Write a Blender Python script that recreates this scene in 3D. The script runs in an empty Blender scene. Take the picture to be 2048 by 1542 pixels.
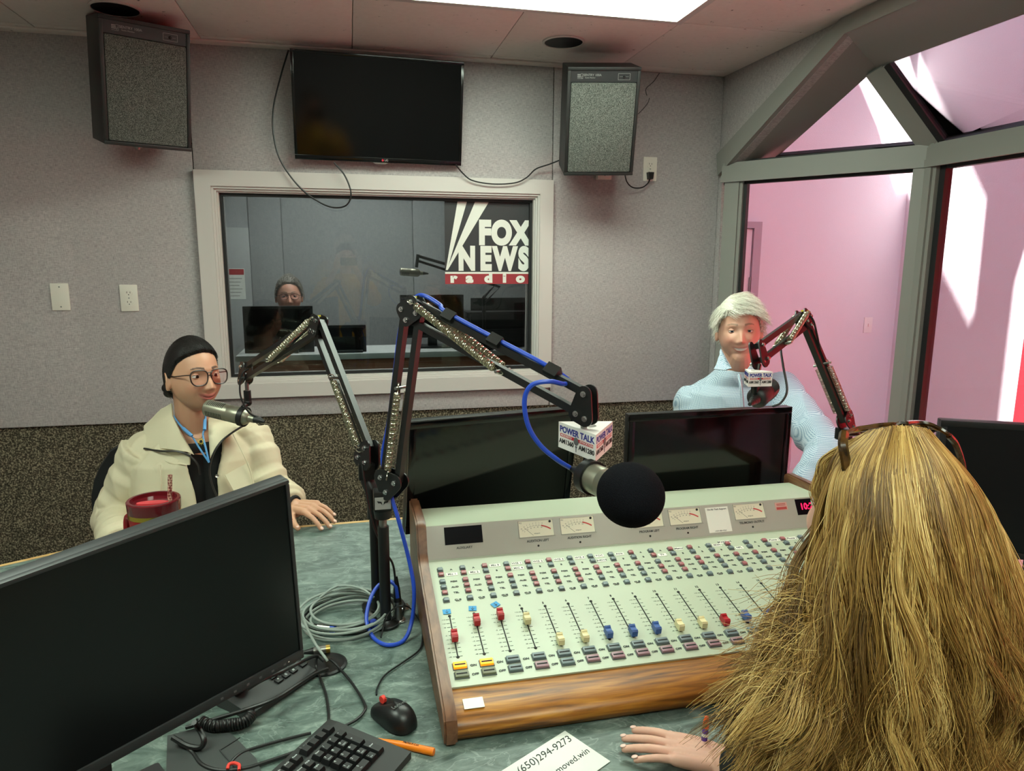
import bpy, bmesh, math, random
import numpy as np
from mathutils import Vector, Matrix, Euler, Quaternion
from mathutils.geometry import tessellate_polygon

SC = bpy.context.scene
COL = SC.collection
random.seed(7)
RNG = np.random.default_rng(7)

# ---------------------------------------------------------------- camera
CAM_H = 1.60
FPX = 1421.8                       # focal length in pixels of a 2048 wide frame
PITCH, YAW, ROLL = 0.177317, 0.2232746, 0.00506
_f = Vector((math.sin(YAW)*math.cos(PITCH), math.cos(YAW)*math.cos(PITCH), -math.sin(PITCH)))
_r0 = Vector((math.cos(YAW), -math.sin(YAW), 0)); _u0 = _r0.cross(_f)
_r = _r0*math.cos(ROLL) + _u0*math.sin(ROLL); _u = _r.cross(_f)
CAM = Vector((0, 0, CAM_H))
cam_data = bpy.data.cameras.new('camera'); cam = bpy.data.objects.new('camera', cam_data); COL.objects.link(cam)
cam_data.sensor_width = 36; cam_data.lens = FPX/2048*36; cam_data.clip_start = .02; cam_data.clip_end = 60
m3 = Matrix((_r, _u, -_f)).transposed(); cam.matrix_world = Matrix.Translation(CAM) @ m3.to_4x4()
SC.camera = cam

# ---------------------------------------------------------------- world, sun, exposure
SC.view_settings.view_transform = 'Standard'; SC.view_settings.look = 'None'
SC.view_settings.gamma = 1; SC.view_settings.use_curve_mapping = False
SC.view_settings.exposure = 0.42
SC.cycles.diffuse_bounces = 8
world = bpy.data.worlds.new('world'); SC.world = world; world.use_nodes = True
world.node_tree.nodes['Background'].inputs[0].default_value = (.62, .78, 1, 1)
world.node_tree.nodes['Background'].inputs[1].default_value = 10.5
SUN_DIR = Vector((.32, .30, -.90)).normalized()
sun_d = bpy.data.lights.new('sun', 'SUN'); sun_d.energy = 32; sun_d.angle = math.radians(.7); sun_d.color = (1, .97, .94)
sun = bpy.data.objects.new('sun', sun_d); COL.objects.link(sun); sun.location = (2, 1, 9)
sun.rotation_euler = SUN_DIR.to_track_quat('-Z', 'Y').to_euler()
TROFFER_POWER = 13.0
CONTROL_POWER = 14.0

# ---------------------------------------------------------------- measuring helpers (photo pixel -> real point)
def ray(x, y): return _r*(x-1024) - _u*(y-771) + _f*FPX
def pX(x, y, X): d = ray(x, y); return CAM + d*((X-CAM.x)/d.x)
def pY(x, y, Y): d = ray(x, y); return CAM + d*((Y-CAM.y)/d.y)
def pZ(x, y, Z): d = ray(x, y); return CAM + d*((Z-CAM.z)/d.z)
def pD(x, y, dist): return CAM + ray(x, y)*(dist/FPX)

# ---------------------------------------------------------------- materials
def lin(c):
    return tuple(((v/255)/12.92 if v/255 <= .04045 else ((v/255+.055)/1.055)**2.4) for v in c) + (1,)
MAT = {}
def mat(name, col, rough=.5, metal=0., spec=.5, noise=None, bump=None, emit=None, coat=0, sheen=0, alpha=None, trans=0, sss=0):
    """noise=(scale, amount[, stretch xyz]) varies the colour; bump=(scale, strength[, stretch])."""
    m = bpy.data.materials.new(name); m.use_nodes = True; MAT[name] = m
    nt = m.node_tree; b = nt.nodes['Principled BSDF']
    c = lin(col); b.inputs['Base Color'].default_value = c
    b.inputs['Roughness'].default_value = rough; b.inputs['Metallic'].default_value = metal
    b.inputs['Specular IOR Level'].default_value = spec
    b.inputs['Coat Weight'].default_value = coat; b.inputs['Sheen Weight'].default_value = sheen
    if sss:
        b.inputs['Subsurface Weight'].default_value = sss; b.inputs['Subsurface Radius'].default_value = (.012, .005, .003); b.inputs['Subsurface Scale'].default_value = 1
    if trans: b.inputs['Transmission Weight'].default_value = trans
    if emit:
        b.inputs['Emission Color'].default_value = lin(emit[0]); b.inputs['Emission Strength'].default_value = emit[1]
    def tex(kind, sc, st, detail=4):
        tc = nt.nodes.new('ShaderNodeTexCoord'); mp = nt.nodes.new('ShaderNodeMapping')
        mp.inputs['Scale'].default_value = st; nt.links.new(tc.outputs['Object'], mp.inputs[0])
        n = nt.nodes.new('ShaderNodeTexNoise'); n.inputs['Scale'].default_value = sc; n.inputs['Detail'].default_value = detail
        nt.links.new(mp.outputs[0], n.inputs['Vector']); return n
    if noise:
        st = noise[2] if len(noise) > 2 else (1, 1, 1)
        n = tex('n', noise[0], st)
        r = nt.nodes.new('ShaderNodeValToRGB'); a = noise[1]
        r.color_ramp.elements[0].position = .3; r.color_ramp.elements[1].position = .7
        r.color_ramp.elements[0].color = tuple(max(0, v*(1-a)) for v in c[:3])+(1,)
        r.color_ramp.elements[1].color = tuple(min(1, v*(1+a)) for v in c[:3])+(1,)
        nt.links.new(n.outputs[0], r.inputs[0]); nt.links.new(r.outputs[0], b.inputs['Base Color'])
    if bump:
        st = bump[2] if len(bump) > 2 else (1, 1, 1)
        n = tex('b', bump[0], st); bp = nt.nodes.new('ShaderNodeBump')
        bp.inputs['Strength'].default_value = bump[1]; bp.inputs['Distance'].default_value = .004
        nt.links.new(n.outputs[0], bp.inputs['Height']); nt.links.new(bp.outputs[0], b.inputs['Normal'])
    return m
def ramp(nt, src, stops):
    r = nt.nodes.new('ShaderNodeValToRGB'); el = r.color_ramp.elements
    while len(el) < len(stops): el.new(.5)
    for e, (p, c) in zip(el, stops): e.position = p; e.color = lin(c)
    nt.links.new(src, r.inputs[0]); return r
def glass_mat(name, tint, gloss):
    m = bpy.data.materials.new(name); m.use_nodes = True; MAT[name] = m; nt = m.node_tree
    nt.nodes.remove(nt.nodes['Principled BSDF']); out = nt.nodes['Material Output']
    t = nt.nodes.new('ShaderNodeBsdfTransparent'); t.inputs[0].default_value = lin(tint)
    g = nt.nodes.new('ShaderNodeBsdfGlossy'); g.inputs['Roughness'].default_value = .01
    fr = nt.nodes.new('ShaderNodeFresnel'); fr.inputs[0].default_value = gloss
    mx = nt.nodes.new('ShaderNodeMixShader')
    nt.links.new(fr.outputs[0], mx.inputs[0]); nt.links.new(t.outputs[0], mx.inputs[1]); nt.links.new(g.outputs[0], mx.inputs[2])
    nt.links.new(mx.outputs[0], out.inputs[0]); return m

# ---------------------------------------------------------------- mesh builder
def basis(d, up=Vector((0, 0, 1))):
    d = Vector(d).normalized(); up = Vector(up)
    if abs(d.dot(up)) > .98: up = Vector((1, 0, 0)) if abs(d.x) < .9 else Vector((0, 1, 0))
    x = up.cross(d).normalized(); y = d.cross(x); return x, y, d
def frame(o, d, up=(0, 0, 1)):
    """matrix with local z along d at point o"""
    x, y, z = basis(d, Vector(up)); return Matrix.Translation(Vector(o)) @ Matrix((x, y, z)).transposed().to_4x4()
class MB:
    def __init__(s, M=None): s.v = []; s.f = []; s.mi = []; s.M = M or Matrix()
    def add(s, vs, fs, mi=0, M=None):
        T = s.M @ M if M is not None else s.M
        o = len(s.v); s.v += [T @ Vector(p) for p in vs]
        s.f += [tuple(i+o for i in f) for f in fs]; s.mi += [mi]*len(fs); return s
    def box(s, lo, hi, mi=0, M=None, bev=0):
        x0, y0, z0 = lo; x1, y1, z1 = hi
        if not bev:
            return s.add([(x0,y0,z0),(x1,y0,z0),(x1,y1,z0),(x0,y1,z0),(x0,y0,z1),(x1,y0,z1),(x1,y1,z1),(x0,y1,z1)],
                         [(3,2,1,0),(4,5,6,7),(0,1,5,4),(1,2,6,5),(2,3,7,6),(3,0,4,7)], mi, M)
        bm = bmesh.new(); bmesh.ops.create_cube(bm, size=1)
        for v in bm.verts: v.co = Vector(((x0+x1)/2+v.co.x*(x1-x0), (y0+y1)/2+v.co.y*(y1-y0), (z0+z1)/2+v.co.z*(z1-z0)))
        bmesh.ops.bevel(bm, geom=bm.edges[:], offset=min(bev, .49*min(x1-x0, y1-y0, z1-z0)), segments=2, profile=.6, affect='EDGES')
        bm.verts.index_update()
        s.add([v.co.copy() for v in bm.verts], [[v.index for v in f.verts] for f in bm.faces], mi, M); bm.free(); return s
    def cbox(s, c, size, mi=0, M=None, bev=0):
        c = Vector(c); h = Vector(size)/2; return s.box(c-h, c+h, mi, M, bev)
    def cyl(s, p0, p1, r0, r1=None, n=16, mi=0, cap=True):
        r1 = r0 if r1 is None else r1; p0 = Vector(p0); p1 = Vector(p1)
        x, y, d = basis(p1-p0); vs = []
        for p, r in ((p0, r0), (p1, r1)):
            for i in range(n):
                a = 2*math.pi*i/n; vs.append(p+x*(math.cos(a)*r)+y*(math.sin(a)*r))
        fs = [(i, (i+1) % n, n+(i+1) % n, n+i) for i in range(n)]
        if cap: fs += [tuple(reversed(range(n))), tuple(range(n, 2*n))]
        return s.add(vs, fs, mi)
    def tube(s, pts, r, n=8, mi=0, closed=False, cap=True):
        pts = [Vector(p) for p in pts]; N = len(pts); R = r if hasattr(r, '__len__') else [r]*N
        vs = []; t0 = (pts[1]-pts[0]).normalized(); x, y, _ = basis(t0)
        for k in range(N):
            a = pts[k-1] if (k or closed) else pts[0]; b = pts[(k+1) % N] if (k < N-1 or closed) else pts[-1]
            t = b-a
            if t.length < 1e-9: t = t0
            t = t.normalized(); q = t0.rotation_difference(t); x = (q @ x); x = (x-t*x.dot(t)).normalized(); y = t.cross(x); t0 = t
            for i in range(n):
                an = 2*math.pi*i/n; vs.append(pts[k]+(x*math.cos(an)+y*math.sin(an))*R[k])
        fs = []
        for k in range(N if closed else N-1):
            k2 = (k+1) % N
            for i in range(n): j = (i+1) % n; fs.append((k*n+i, k*n+j, k2*n+j, k2*n+i))
        if not closed and cap: fs += [tuple(reversed(range(n))), tuple(range((N-1)*n, N*n))]
        return s.add(vs, fs, mi)
    def lathe(s, prof, n=32, mi=0, M=None):
        """prof: list of (r, z); revolve about local z"""
        vs = []; fs = []
        for r, z in prof:
            for i in range(n): a = 2*math.pi*i/n; vs.append((max(r, 1e-5)*math.cos(a), max(r, 1e-5)*math.sin(a), z))
        for k in range(len(prof)-1):
            for i in range(n): j = (i+1) % n; fs.append((k*n+i, k*n+j, (k+1)*n+j, (k+1)*n+i))
        fs += [tuple(reversed(range(n))), tuple(range((len(prof)-1)*n, len(prof)*n))]
        return s.add(vs, fs, mi, M)
    def prism(s, poly, z0, z1, mi=0, M=None, holes=()):
        """polygon in local xy extruded from z0 to z1 (with holes)"""
        loops = [list(poly)]+[list(h) for h in holes]
        tri = tessellate_polygon([[Vector((p[0], p[1], 0)) for p in L] for L in loops])
        flat = [p for L in loops for p in L]; n = len(flat)
        vs = [(p[0], p[1], z0) for p in flat]+[(p[0], p[1], z1) for p in flat]; fs = []
        for t in tri:
            a, b, c = [flat[i] for i in t]
            if (b[0]-a[0])*(c[1]-a[1])-(b[1]-a[1])*(c[0]-a[0]) < 0: t = (t[0], t[2], t[1])
            fs.append((t[2], t[1], t[0])); fs.append(tuple(i+n for i in t))
        o = 0
        for li, L in enumerate(loops):
            m = len(L); area = sum(L[i][0]*L[(i+1) % m][1]-L[(i+1) % m][0]*L[i][1] for i in range(m))
            for i in range(m):
                a, b = o+i, o+(i+1) % m
                q = (a, b, b+n, a+n)
                fs.append(q if (area > 0) == (li == 0) else tuple(reversed(q)))
            o += m
        return s.add(vs, fs, mi, M)
    def sphere(s, c, r, n=16, m=10, mi=0, M=None):
        r = r if hasattr(r, '__len__') else (r, r, r); c = Vector(c)
        vs = [(c.x, c.y, c.z-r[2])]; fs = []
        for k in range(1, m):
            ph = -math.pi/2+math.pi*k/m
            for i in range(n): a = 2*math.pi*i/n; vs.append((c.x+r[0]*math.cos(ph)*math.cos(a), c.y+r[1]*math.cos(ph)*math.sin(a), c.z+r[2]*math.sin(ph)))
        vs.append((c.x, c.y, c.z+r[2])); L = len(vs)-1
        for i in range(n):
            j = (i+1) % n; fs.append((0, 1+j, 1+i)); fs.append((L, L-n+i, L-n+j))
            for k in range(m-2): a = 1+k*n; fs.append((a+i, a+j, a+n+j, a+n+i))
        return s.add(vs, fs, mi, M)
    def capsule(s, p0, p1, r0, r1=None, n=12, mi=0):
        r1 = r0 if r1 is None else r1; p0 = Vector(p0); p1 = Vector(p1); d = (p1-p0); L = d.length
        if L < 1e-6: return s.sphere(p0, r0, n, 8, mi)
        d /= L; pts = []; R = []
        for k in range(5):
            a = math.pi/2*(1-k/4); pts.append(p0-d*(r0*math.sin(a))); R.append(max(r0*math.cos(a), r0*.02))
        for k in range(1, 4): pts.append(p0+d*(L*k/4)); R.append(r0+(r1-r0)*k/4)
        for k in range(5):
            a = math.pi/2*k/4; pts.append(p1+d*(r1*math.sin(a))); R.append(max(r1*math.cos(a), r1*.02))
        return s.tube(pts, R, n, mi)
    def mesh(s, name):
        me = bpy.data.meshes.new(name); me.from_pydata([tuple(v) for v in s.v], [], s.f)
        if any(s.mi): me.polygons.foreach_set('material_index', s.mi)
        me.update(); return me
    def build(s, name, mats, parent=None, smooth=35, **kw):
        return link(name, s.mesh(name), mats, parent, smooth, **kw)
def link(name, me, mats, parent=None, smooth=35, M=None):
    o = bpy.data.objects.new(name, me); COL.objects.link(o)
    for m in (mats if isinstance(mats, (list, tuple)) else [mats]): me.materials.append(MAT[m] if isinstance(m, str) else m)
    if smooth and me.polygons:
        me.polygons.foreach_set('use_smooth', [True]*len(me.polygons))
        if smooth < 180: me.set_sharp_from_angle(angle=math.radians(smooth))
    if M is not None: o.matrix_local = M
    if parent: o.parent = parent
    return o
def tag(o, label=None, cat=None, group=None, kind=None):
    for k, v in (('label', label), ('category', cat), ('group', group), ('kind', kind)):
        if v: o[k] = v
    return o
def thing(name, label, cat, loc=(0, 0, 0), group=None, M=None):
    o = bpy.data.objects.new(name, None); COL.objects.link(o); o.empty_display_size = .05
    if M is not None: o.matrix_world = M
    else: o.location = loc
    return tag(o, label, cat, group)
def struct(o, label=None):
    o['kind'] = 'structure'
    if label: o['label'] = label
    return o
def copy_part(src, parent, M=None, name=None):
    c = src.copy(); COL.objects.link(c); c.parent = parent
    if name: c.name = name
    if M is not None: c.matrix_local = M
    return c
def spline(pts, n=12, closed=False):
    """Catmull-Rom through the points"""
    P = [Vector(p) for p in pts]; out = []; N = len(P)
    for k in range(N if closed else N-1):
        p0 = P[k-1] if (k or closed) else P[0]*2-P[1]; p1 = P[k]; p2 = P[(k+1) % N]
        p3 = P[(k+2) % N] if (closed or k+2 < N) else P[-1]*2-P[-2]
        for i in range(n):
            t = i/n; out.append(.5*((2*p1)+(p2-p0)*t+(2*p0-5*p1+4*p2-p3)*t*t+(3*p1-p0-3*p2+p3)*t**3))
    if not closed: out.append(P[-1])
    return out
_DG = None
def text_mb(mb, txt, size, M, mi=0, align='CENTER', bold=0., depth=.0004, xs=1., space=1., shear=0., res=3):
    """lettering as thin geometry lying in the local xy plane of M"""
    cu = bpy.data.curves.new('lettering', 'FONT'); cu.body = txt; cu.size = size; cu.align_x = align; cu.align_y = 'CENTER'
    cu.offset = bold; cu.extrude = depth; cu.space_character = space; cu.shear = shear; cu.resolution_u = res
    o = bpy.data.objects.new('lettering', cu); COL.objects.link(o)
    me = bpy.data.meshes.new_from_object(o.evaluated_get(bpy.context.evaluated_depsgraph_get()))
    mb.add([Vector((v.co.x*xs, v.co.y, v.co.z)) for v in me.vertices], [tuple(p.vertices) for p in me.polygons], mi, M)
    bpy.data.objects.remove(o); bpy.data.curves.remove(cu); bpy.data.meshes.remove(me)
def remesh(mb, voxel, smooth=6, name='tmp', disp=None):
    """union of overlapping closed shapes as one continuous surface; returns (verts Nx3, faces)"""
    me = mb.mesh(name); o = bpy.data.objects.new(name, me); COL.objects.link(o)
    md = o.modifiers.new('r', 'REMESH'); md.mode = 'VOXEL'; md.voxel_size = voxel
    if smooth:
        sm = o.modifiers.new('s', 'SMOOTH'); sm.iterations = smooth; sm.factor = .5
    m2 = bpy.data.meshes.new_from_object(o.evaluated_get(bpy.context.evaluated_depsgraph_get()))
    bpy.data.objects.remove(o); bpy.data.meshes.remove(me)
    return m2
def coords(me):
    a = np.empty(len(me.vertices)*3); me.vertices.foreach_get('co', a); return a.reshape(-1, 3)
def normals(me):
    a = np.empty(len(me.vertices)*3); me.vertices.foreach_get('normal', a); return a.reshape(-1, 3)
def set_coords(me, a): me.vertices.foreach_set('co', a.ravel()); me.update()
def face_centers(me):
    a = np.empty(len(me.polygons)*3); me.polygons.foreach_get('center', a); return a.reshape(-1, 3)
def wnoise(p, f, seed=0):
    """cheap smooth wave noise for cloth and hair, p Nx3"""
    r = np.random.default_rng(seed); out = np.zeros(len(p))
    for k in range(6):
        d = r.normal(size=3); d /= np.linalg.norm(d); out += np.sin(p @ d*f*r.uniform(.6, 1.5)+r.uniform(0, 6.28))
    return out/6
# ================================================================ setting materials
def fabric_mat(name, c0, c1, scale=260):
    m = bpy.data.materials.new(name); m.use_nodes = True; MAT[name] = m; nt = m.node_tree; b = nt.nodes['Principled BSDF']
    b.inputs['Roughness'].default_value = .95; b.inputs['Specular IOR Level'].default_value = .1
    tc = nt.nodes.new('ShaderNodeTexCoord'); outs = []
    for st in ((.12, .12, 1), (1, 1, .12)):
        mp = nt.nodes.new('ShaderNodeMapping'); mp.inputs['Scale'].default_value = st; nt.links.new(tc.outputs['Object'], mp.inputs[0])
        n = nt.nodes.new('ShaderNodeTexNoise'); n.inputs['Scale'].default_value = scale; n.inputs['Detail'].default_value = 2
        nt.links.new(mp.outputs[0], n.inputs['Vector']); outs.append(n.outputs[0])
    big = nt.nodes.new('ShaderNodeTexNoise'); big.inputs['Scale'].default_value = 3; nt.links.new(tc.outputs['Object'], big.inputs['Vector'])
    a = nt.nodes.new('ShaderNodeMath'); a.operation = 'ADD'; nt.links.new(outs[0], a.inputs[0]); nt.links.new(outs[1], a.inputs[1])
    a2 = nt.nodes.new('ShaderNodeMath'); a2.operation = 'MULTIPLY_ADD'; nt.links.new(big.outputs[0], a2.inputs[0]); a2.inputs[1].default_value = .18; nt.links.new(a.outputs[0], a2.inputs[2])
    mr = nt.nodes.new('ShaderNodeMapRange'); mr.inputs['From Min'].default_value = .75; mr.inputs['From Max'].default_value = 1.45; nt.links.new(a2.outputs[0], mr.inputs[0])
    r = ramp(nt, mr.outputs[0], [(0, c0), (1, c1)]); nt.links.new(r.outputs[0], b.inputs['Base Color'])
    bp = nt.nodes.new('ShaderNodeBump'); bp.inputs['Strength'].default_value = .35; bp.inputs['Distance'].default_value = .002
    nt.links.new(a.outputs[0], bp.inputs['Height']); nt.links.new(bp.outputs[0], b.inputs['Normal']); return m
fabric_mat('wall_fabric', (146, 141, 141), (194, 187, 187), 480)
fabric_mat('control_fabric', (140, 144, 146), (160, 163, 164), 300)
def speck_mat(name, stops, scale, rough=.9, bump=.6, dist=.004):
    m = bpy.data.materials.new(name); m.use_nodes = True; MAT[name] = m; nt = m.node_tree; b = nt.nodes['Principled BSDF']
    b.inputs['Roughness'].default_value = rough; b.inputs['Specular IOR Level'].default_value = .15
    tc = nt.nodes.new('ShaderNodeTexCoord'); n = nt.nodes.new('ShaderNodeTexNoise'); n.inputs['Scale'].default_value = scale; n.inputs['Detail'].default_value = 3
    nt.links.new(tc.outputs['Object'], n.inputs['Vector']); r = ramp(nt, n.outputs[0], stops); nt.links.new(r.outputs[0], b.inputs['Base Color'])
    bp = nt.nodes.new('ShaderNodeBump'); bp.inputs['Strength'].default_value = bump; bp.inputs['Distance'].default_value = dist
    nt.links.new(n.outputs[0], bp.inputs['Height']); nt.links.new(bp.outputs[0], b.inputs['Normal']); return m
speck_mat('carpet', [(.30, (34, 30, 24)), (.5, (84, 77, 64)), (.68, (158, 148, 126))], 150)
speck_mat('ceiling_tile', [(.22, (90, 80, 76)), (.30, (220, 208, 203)), (1, (228, 216, 211))], 46, .95, .15)
mat('casing_paint', (196, 190, 186), .45)
mat('bay_paint', (136, 135, 130), .45, bump=(40, .05))
mat('rubber', (18, 18, 20), .55)
mat('white_paint', (214, 208, 206), .8, bump=(120, .25))
mat('bounce_tint_wall', (218, 212, 215), .85, bump=(130, .35))  # faint pink in the colour stands in for red bounce light
mat('red_wall', (214, 26, 38), .8)
mat('floor_carpet', (112, 104, 98), .95); mat('hall_floor', (206, 186, 180), .7)
mat('dark_black', (8, 8, 9), .6)
mat('black_plastic', (20, 20, 21), .42)
mat('black_gloss', (9, 9, 10), .12)
mat('white_plastic', (226, 222, 214), .4)
mat('chrome', (205, 205, 205), .22, 1)
mat('steel', (150, 150, 146), .35, 1)
mat('brass', (200, 165, 85), .3, 1)
mat('troffer_diffuser', (235, 255, 242), .6, emit=((237, 255, 235), TROFFER_POWER))
mat('control_diffuser', (235, 255, 250), .6, emit=((255, 248, 240), CONTROL_POWER))
glass_mat('glass', (236, 240, 240), 1.45)
glass_mat('bay_glass', (246, 244, 246), 1.25)
def bar(mb, p0, p1, w, h, up=(0, 0, 1), mi=0):
    """rectangular bar along p0-p1, w across, h along 'up'"""
    p0 = Vector(p0); p1 = Vector(p1); M = frame(p0, p1-p0, up); L = (p1-p0).length
    mb.box((-w/2, -h/2, 0), (w/2, h/2, L), mi, M); return mb

# ================================================================ studio shell
XL, XR, YF, YB, ZC = -2.6, 1.84, -1.6, 3.40, 2.485
struct(MB().box((XL-.1, YF-.1, -.08), (4.3, 6.5, 0)).build('floor', 'floor_carpet'))
wb = struct(MB().prism([(XL, 0), (XR+.12, 0), (XR+.12, ZC+.1), (XL, ZC+.1)], -3.56, -3.415, 0, Matrix.Rotation(math.pi/2, 4, 'X'),
     holes=[[(-.56, 1.02), (.90, 1.02), (.90, 1.90), (-.56, 1.90)]]).build('wall_back', 'carpet', smooth=0), 'carpeted lower wall below grey fabric panels')
for (x0, x1, z0, z1, t) in ((XL, -.641, .865, 2.485, 0), (-.637, .964, 1.969, 2.485, 0), (-.637, .964, .868, .963, .002), (.968, 1.838, .867, 2.485, 0), (XL, -1.14, .867, 1.785, -.0025)):
    MB().box((x0, 3.40+t, z0), (x1, 3.414, z1), bev=.003).build('fabric_panel', 'wall_fabric', wb)
struct(MB().box((XL-.1, YF, 0), (XL, 3.56, 2.6)).build('wall_left', 'wall_fabric'))
struct(MB().box((XL-.1, YF-.1, 0), (XR+.1, YF, 2.6)).build('wall_front', 'wall_fabric'))
# ceiling with its tiles
ce = struct(MB().box((XL-.1, YF-.1, 2.50), (XR+.02, 6.5, 2.62)).build('ceiling', 'ceiling_tile'))
for i in range(-5, 4):
    for j in range(-8, 3):
        x0, x1 = .045+.61*i, .045+.61*(i+1); y0, y1 = 2.70+.61*(j-1), 2.70+.61*j
        if (i in (0, 1) and j in (0, -4)) or (i in (-3, -2) and j == -2): continue
        x0, x1, y0, y1 = max(x0, XL), min(x1, XR), max(y0, YF), min(y1, 3.415)
        if x1-x0 < .02 or y1-y0 < .02: continue
        dz = .0006*((i*7+j*3) % 3)
        MB().box((x0+.0015, y0+.0015, ZC+dz), (x1-.0015, y1-.0015, ZC+.016), bev=.002).build('ceiling_tile', 'ceiling_tile', ce)
struct(MB().box((-2.2, 3.345, ZC-.008), (1.02, 3.40, ZC-.0005), bev=.002).build('trim_1', 'ceiling_tile'))
def troffer(x0, x1, y0, y1, label, z=ZC, dm='troffer_diffuser'):
    t = thing('ceiling_light', label, 'ceiling light', ((x0+x1)/2, (y0+y1)/2, z)); T = Matrix.Translation(-Vector(((x0+x1)/2, (y0+y1)/2, z)))
    mb = MB(T)
    for a, b in (((x0, y0), (x1, y0+.028)), ((x0, y1-.028), (x1, y1)), ((x0, y0+.028), (x0+.028, y1-.028)), ((x1-.028, y0+.028), (x1, y1-.028))):
        mb.box((a[0], a[1], z-.006), (b[0], b[1], z+.014))
    mb.build('frame', 'casing_paint', t)
    MB(T).box((x0+.028, y0+.028, z-.001), (x1-.028, y1-.028, z+.004)).build('diffuser', dm, t); return t
troffer(.045, 1.265, 2.09, 2.70, 'glowing fluorescent ceiling panel at top of picture', ZC)
troffer(.045, 1.265, -.35, .26, 'fluorescent ceiling panel behind the camera', ZC)  # out of view, added to light the room from behind
troffer(-1.785, -.565, .87, 1.48, 'fluorescent ceiling panel above the left end of the desk', ZC)  # out of view, added to brighten the left wall and the seated woman
for x, nm in ((.90, 'round black ceiling speaker grille beside the right wall speaker'), (-.795, 'round black ceiling speaker grille above the left wall speaker')):
    t = thing('ceiling_speaker', nm, 'ceiling speaker', (x, 3.03, ZC))
    MB().lathe([(.080, 0), (.088, 0), (.088, -.004), (.080, -.006), (.078, -.003)], 40).build('rim', 'casing_paint', t)
    MB().lathe([(.0, -.001), (.079, -.001), (.078, -.004), (.04, -.006), (0, -.0065)], 40).build('grille', 'dark_black', t)

# ================================================================ interior window to the control room
w1 = struct(thing('window_1', None, None, (.165, 3.40, 1.46)), 'wide interior window with cream casing looking into the control room')
T1 = Matrix.Translation((-.165, -3.40, -1.46))
def rect_frame(name, x0, x1, z0, z1, w, y0, y1, m, par, T):
    """four mitred boards"""
    o = [(x0, z0), (x1, z0), (x1, z1), (x0, z1)]; i = [(x0+w, z0+w), (x1-w, z0+w), (x1-w, z1-w), (x0+w, z1-w)]
    for k in range(4):
        q = [o[k], o[(k+1) % 4], i[(k+1) % 4], i[k]]
        mb = MB(T); vs = [(p[0], y0, p[1]) for p in q]+[(p[0], y1, p[1]) for p in q]
        mb.add(vs, [(0, 1, 2, 3), (7, 6, 5, 4), (0, 4, 5, 1), (1, 5, 6, 2), (2, 6, 7, 3), (3, 7, 4, 0)]).build(name, m, par, smooth=0)
rect_frame('casing_board', -.637, .966, .963, 1.967, .066, 3.376, 3.415, 'casing_paint', w1, T1)
rect_frame('inner_moulding', -.571, .900, 1.029, 1.901, .010, 3.384, 3.45, 'casing_paint', w1, T1)
rect_frame('inner_moulding', -.561, .890, 1.039, 1.891, .009, 3.394, 3.45, 'casing_paint', w1, T1)
rect_frame('inner_moulding', -.552, .881, 1.048, 1.882, .006, 3.405, 3.56, 'casing_paint', w1, T1)
rect_frame('gasket', -.546, .875, 1.054, 1.876, .013, 3.43, 3.448, 'rubber', w1, T1)
MB(T1).box((-.540, 3.450, 1.058), (.870, 3.456, 1.872)).build('pane', 'glass', w1, smooth=0)
MB(T1 @ Matrix.Translation((.165, 3.53, 1.06)) @ Matrix.Rotation(math.radians(1.2), 4, 'X') @ Matrix.Translation((-.165, -3.53, -1.06))).box((-.560, 3.530, 1.03), (.89, 3.536, 1.89)).build('pane', 'glass', w1, smooth=0)
# vinyl sign on the inside of the pane
sg = thing('window_sign', 'dark and red news radio sign with white lettering in the window corner', 'sign', (.665, 3.447, 1.68))
ST = Matrix.Translation((-.665, -3.447, -1.68))
mat('sign_dark', (44, 44, 47), .5); mat('sign_white', (222, 222, 214), .5); mat('sign_red', (150, 46, 54), .5)
x0, x1, z0, z1 = .450, .872, 1.475, 1.872; zr = 1.53
MB(ST).box((x0, 3.4465, zr), (x1, 3.4498, z1)).build('backing', 'sign_dark', sg)
MB(ST).box((x0, 3.4465, z0), (x1, 3.4498, zr-.004)).build('red_band', 'sign_red', sg)
def facing(x, y, z): return Matrix.Translation((x, y, z)) @ Matrix.Rotation(math.pi/2, 4, 'X')
mb = MB(ST); mb.box((x0, 3.4458, zr-.006), (x1, 3.4495, zr+.003))
for (ax, bx, cx) in ((.514, .560, .4535), (.600, .668, .4565)):      # two search-light beams
    mb.prism([(cx, zr+.012), (cx+.006, zr+.012), (bx, z1-.002), (ax, z1-.002)], -3.4465, -3.4455, 0, Matrix.Rotation(math.pi/2, 4, 'X'))
mb.build('light_beam', 'sign_white', sg)
def sign_word(word, xs_, z, size, bold, xsc):
    for ch_, x in zip(word, xs_):
        mb = MB(ST); text_mb(mb, ch_, size, facing(x, 3.4462, z), bold=bold, xs=xsc, res=8); mb.build('letter', 'sign_white', sg)
sign_word('FOX', (.643, .727, .822), 1.715, .146, .0105, .80)
sign_word('NEWS', (.556, .648, .744, .838), 1.592, .146, .0098, .72)
sign_word('radio', (.490, .568, .662, .742, .822), 1.502, .058, .0042, 1.25)

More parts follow.
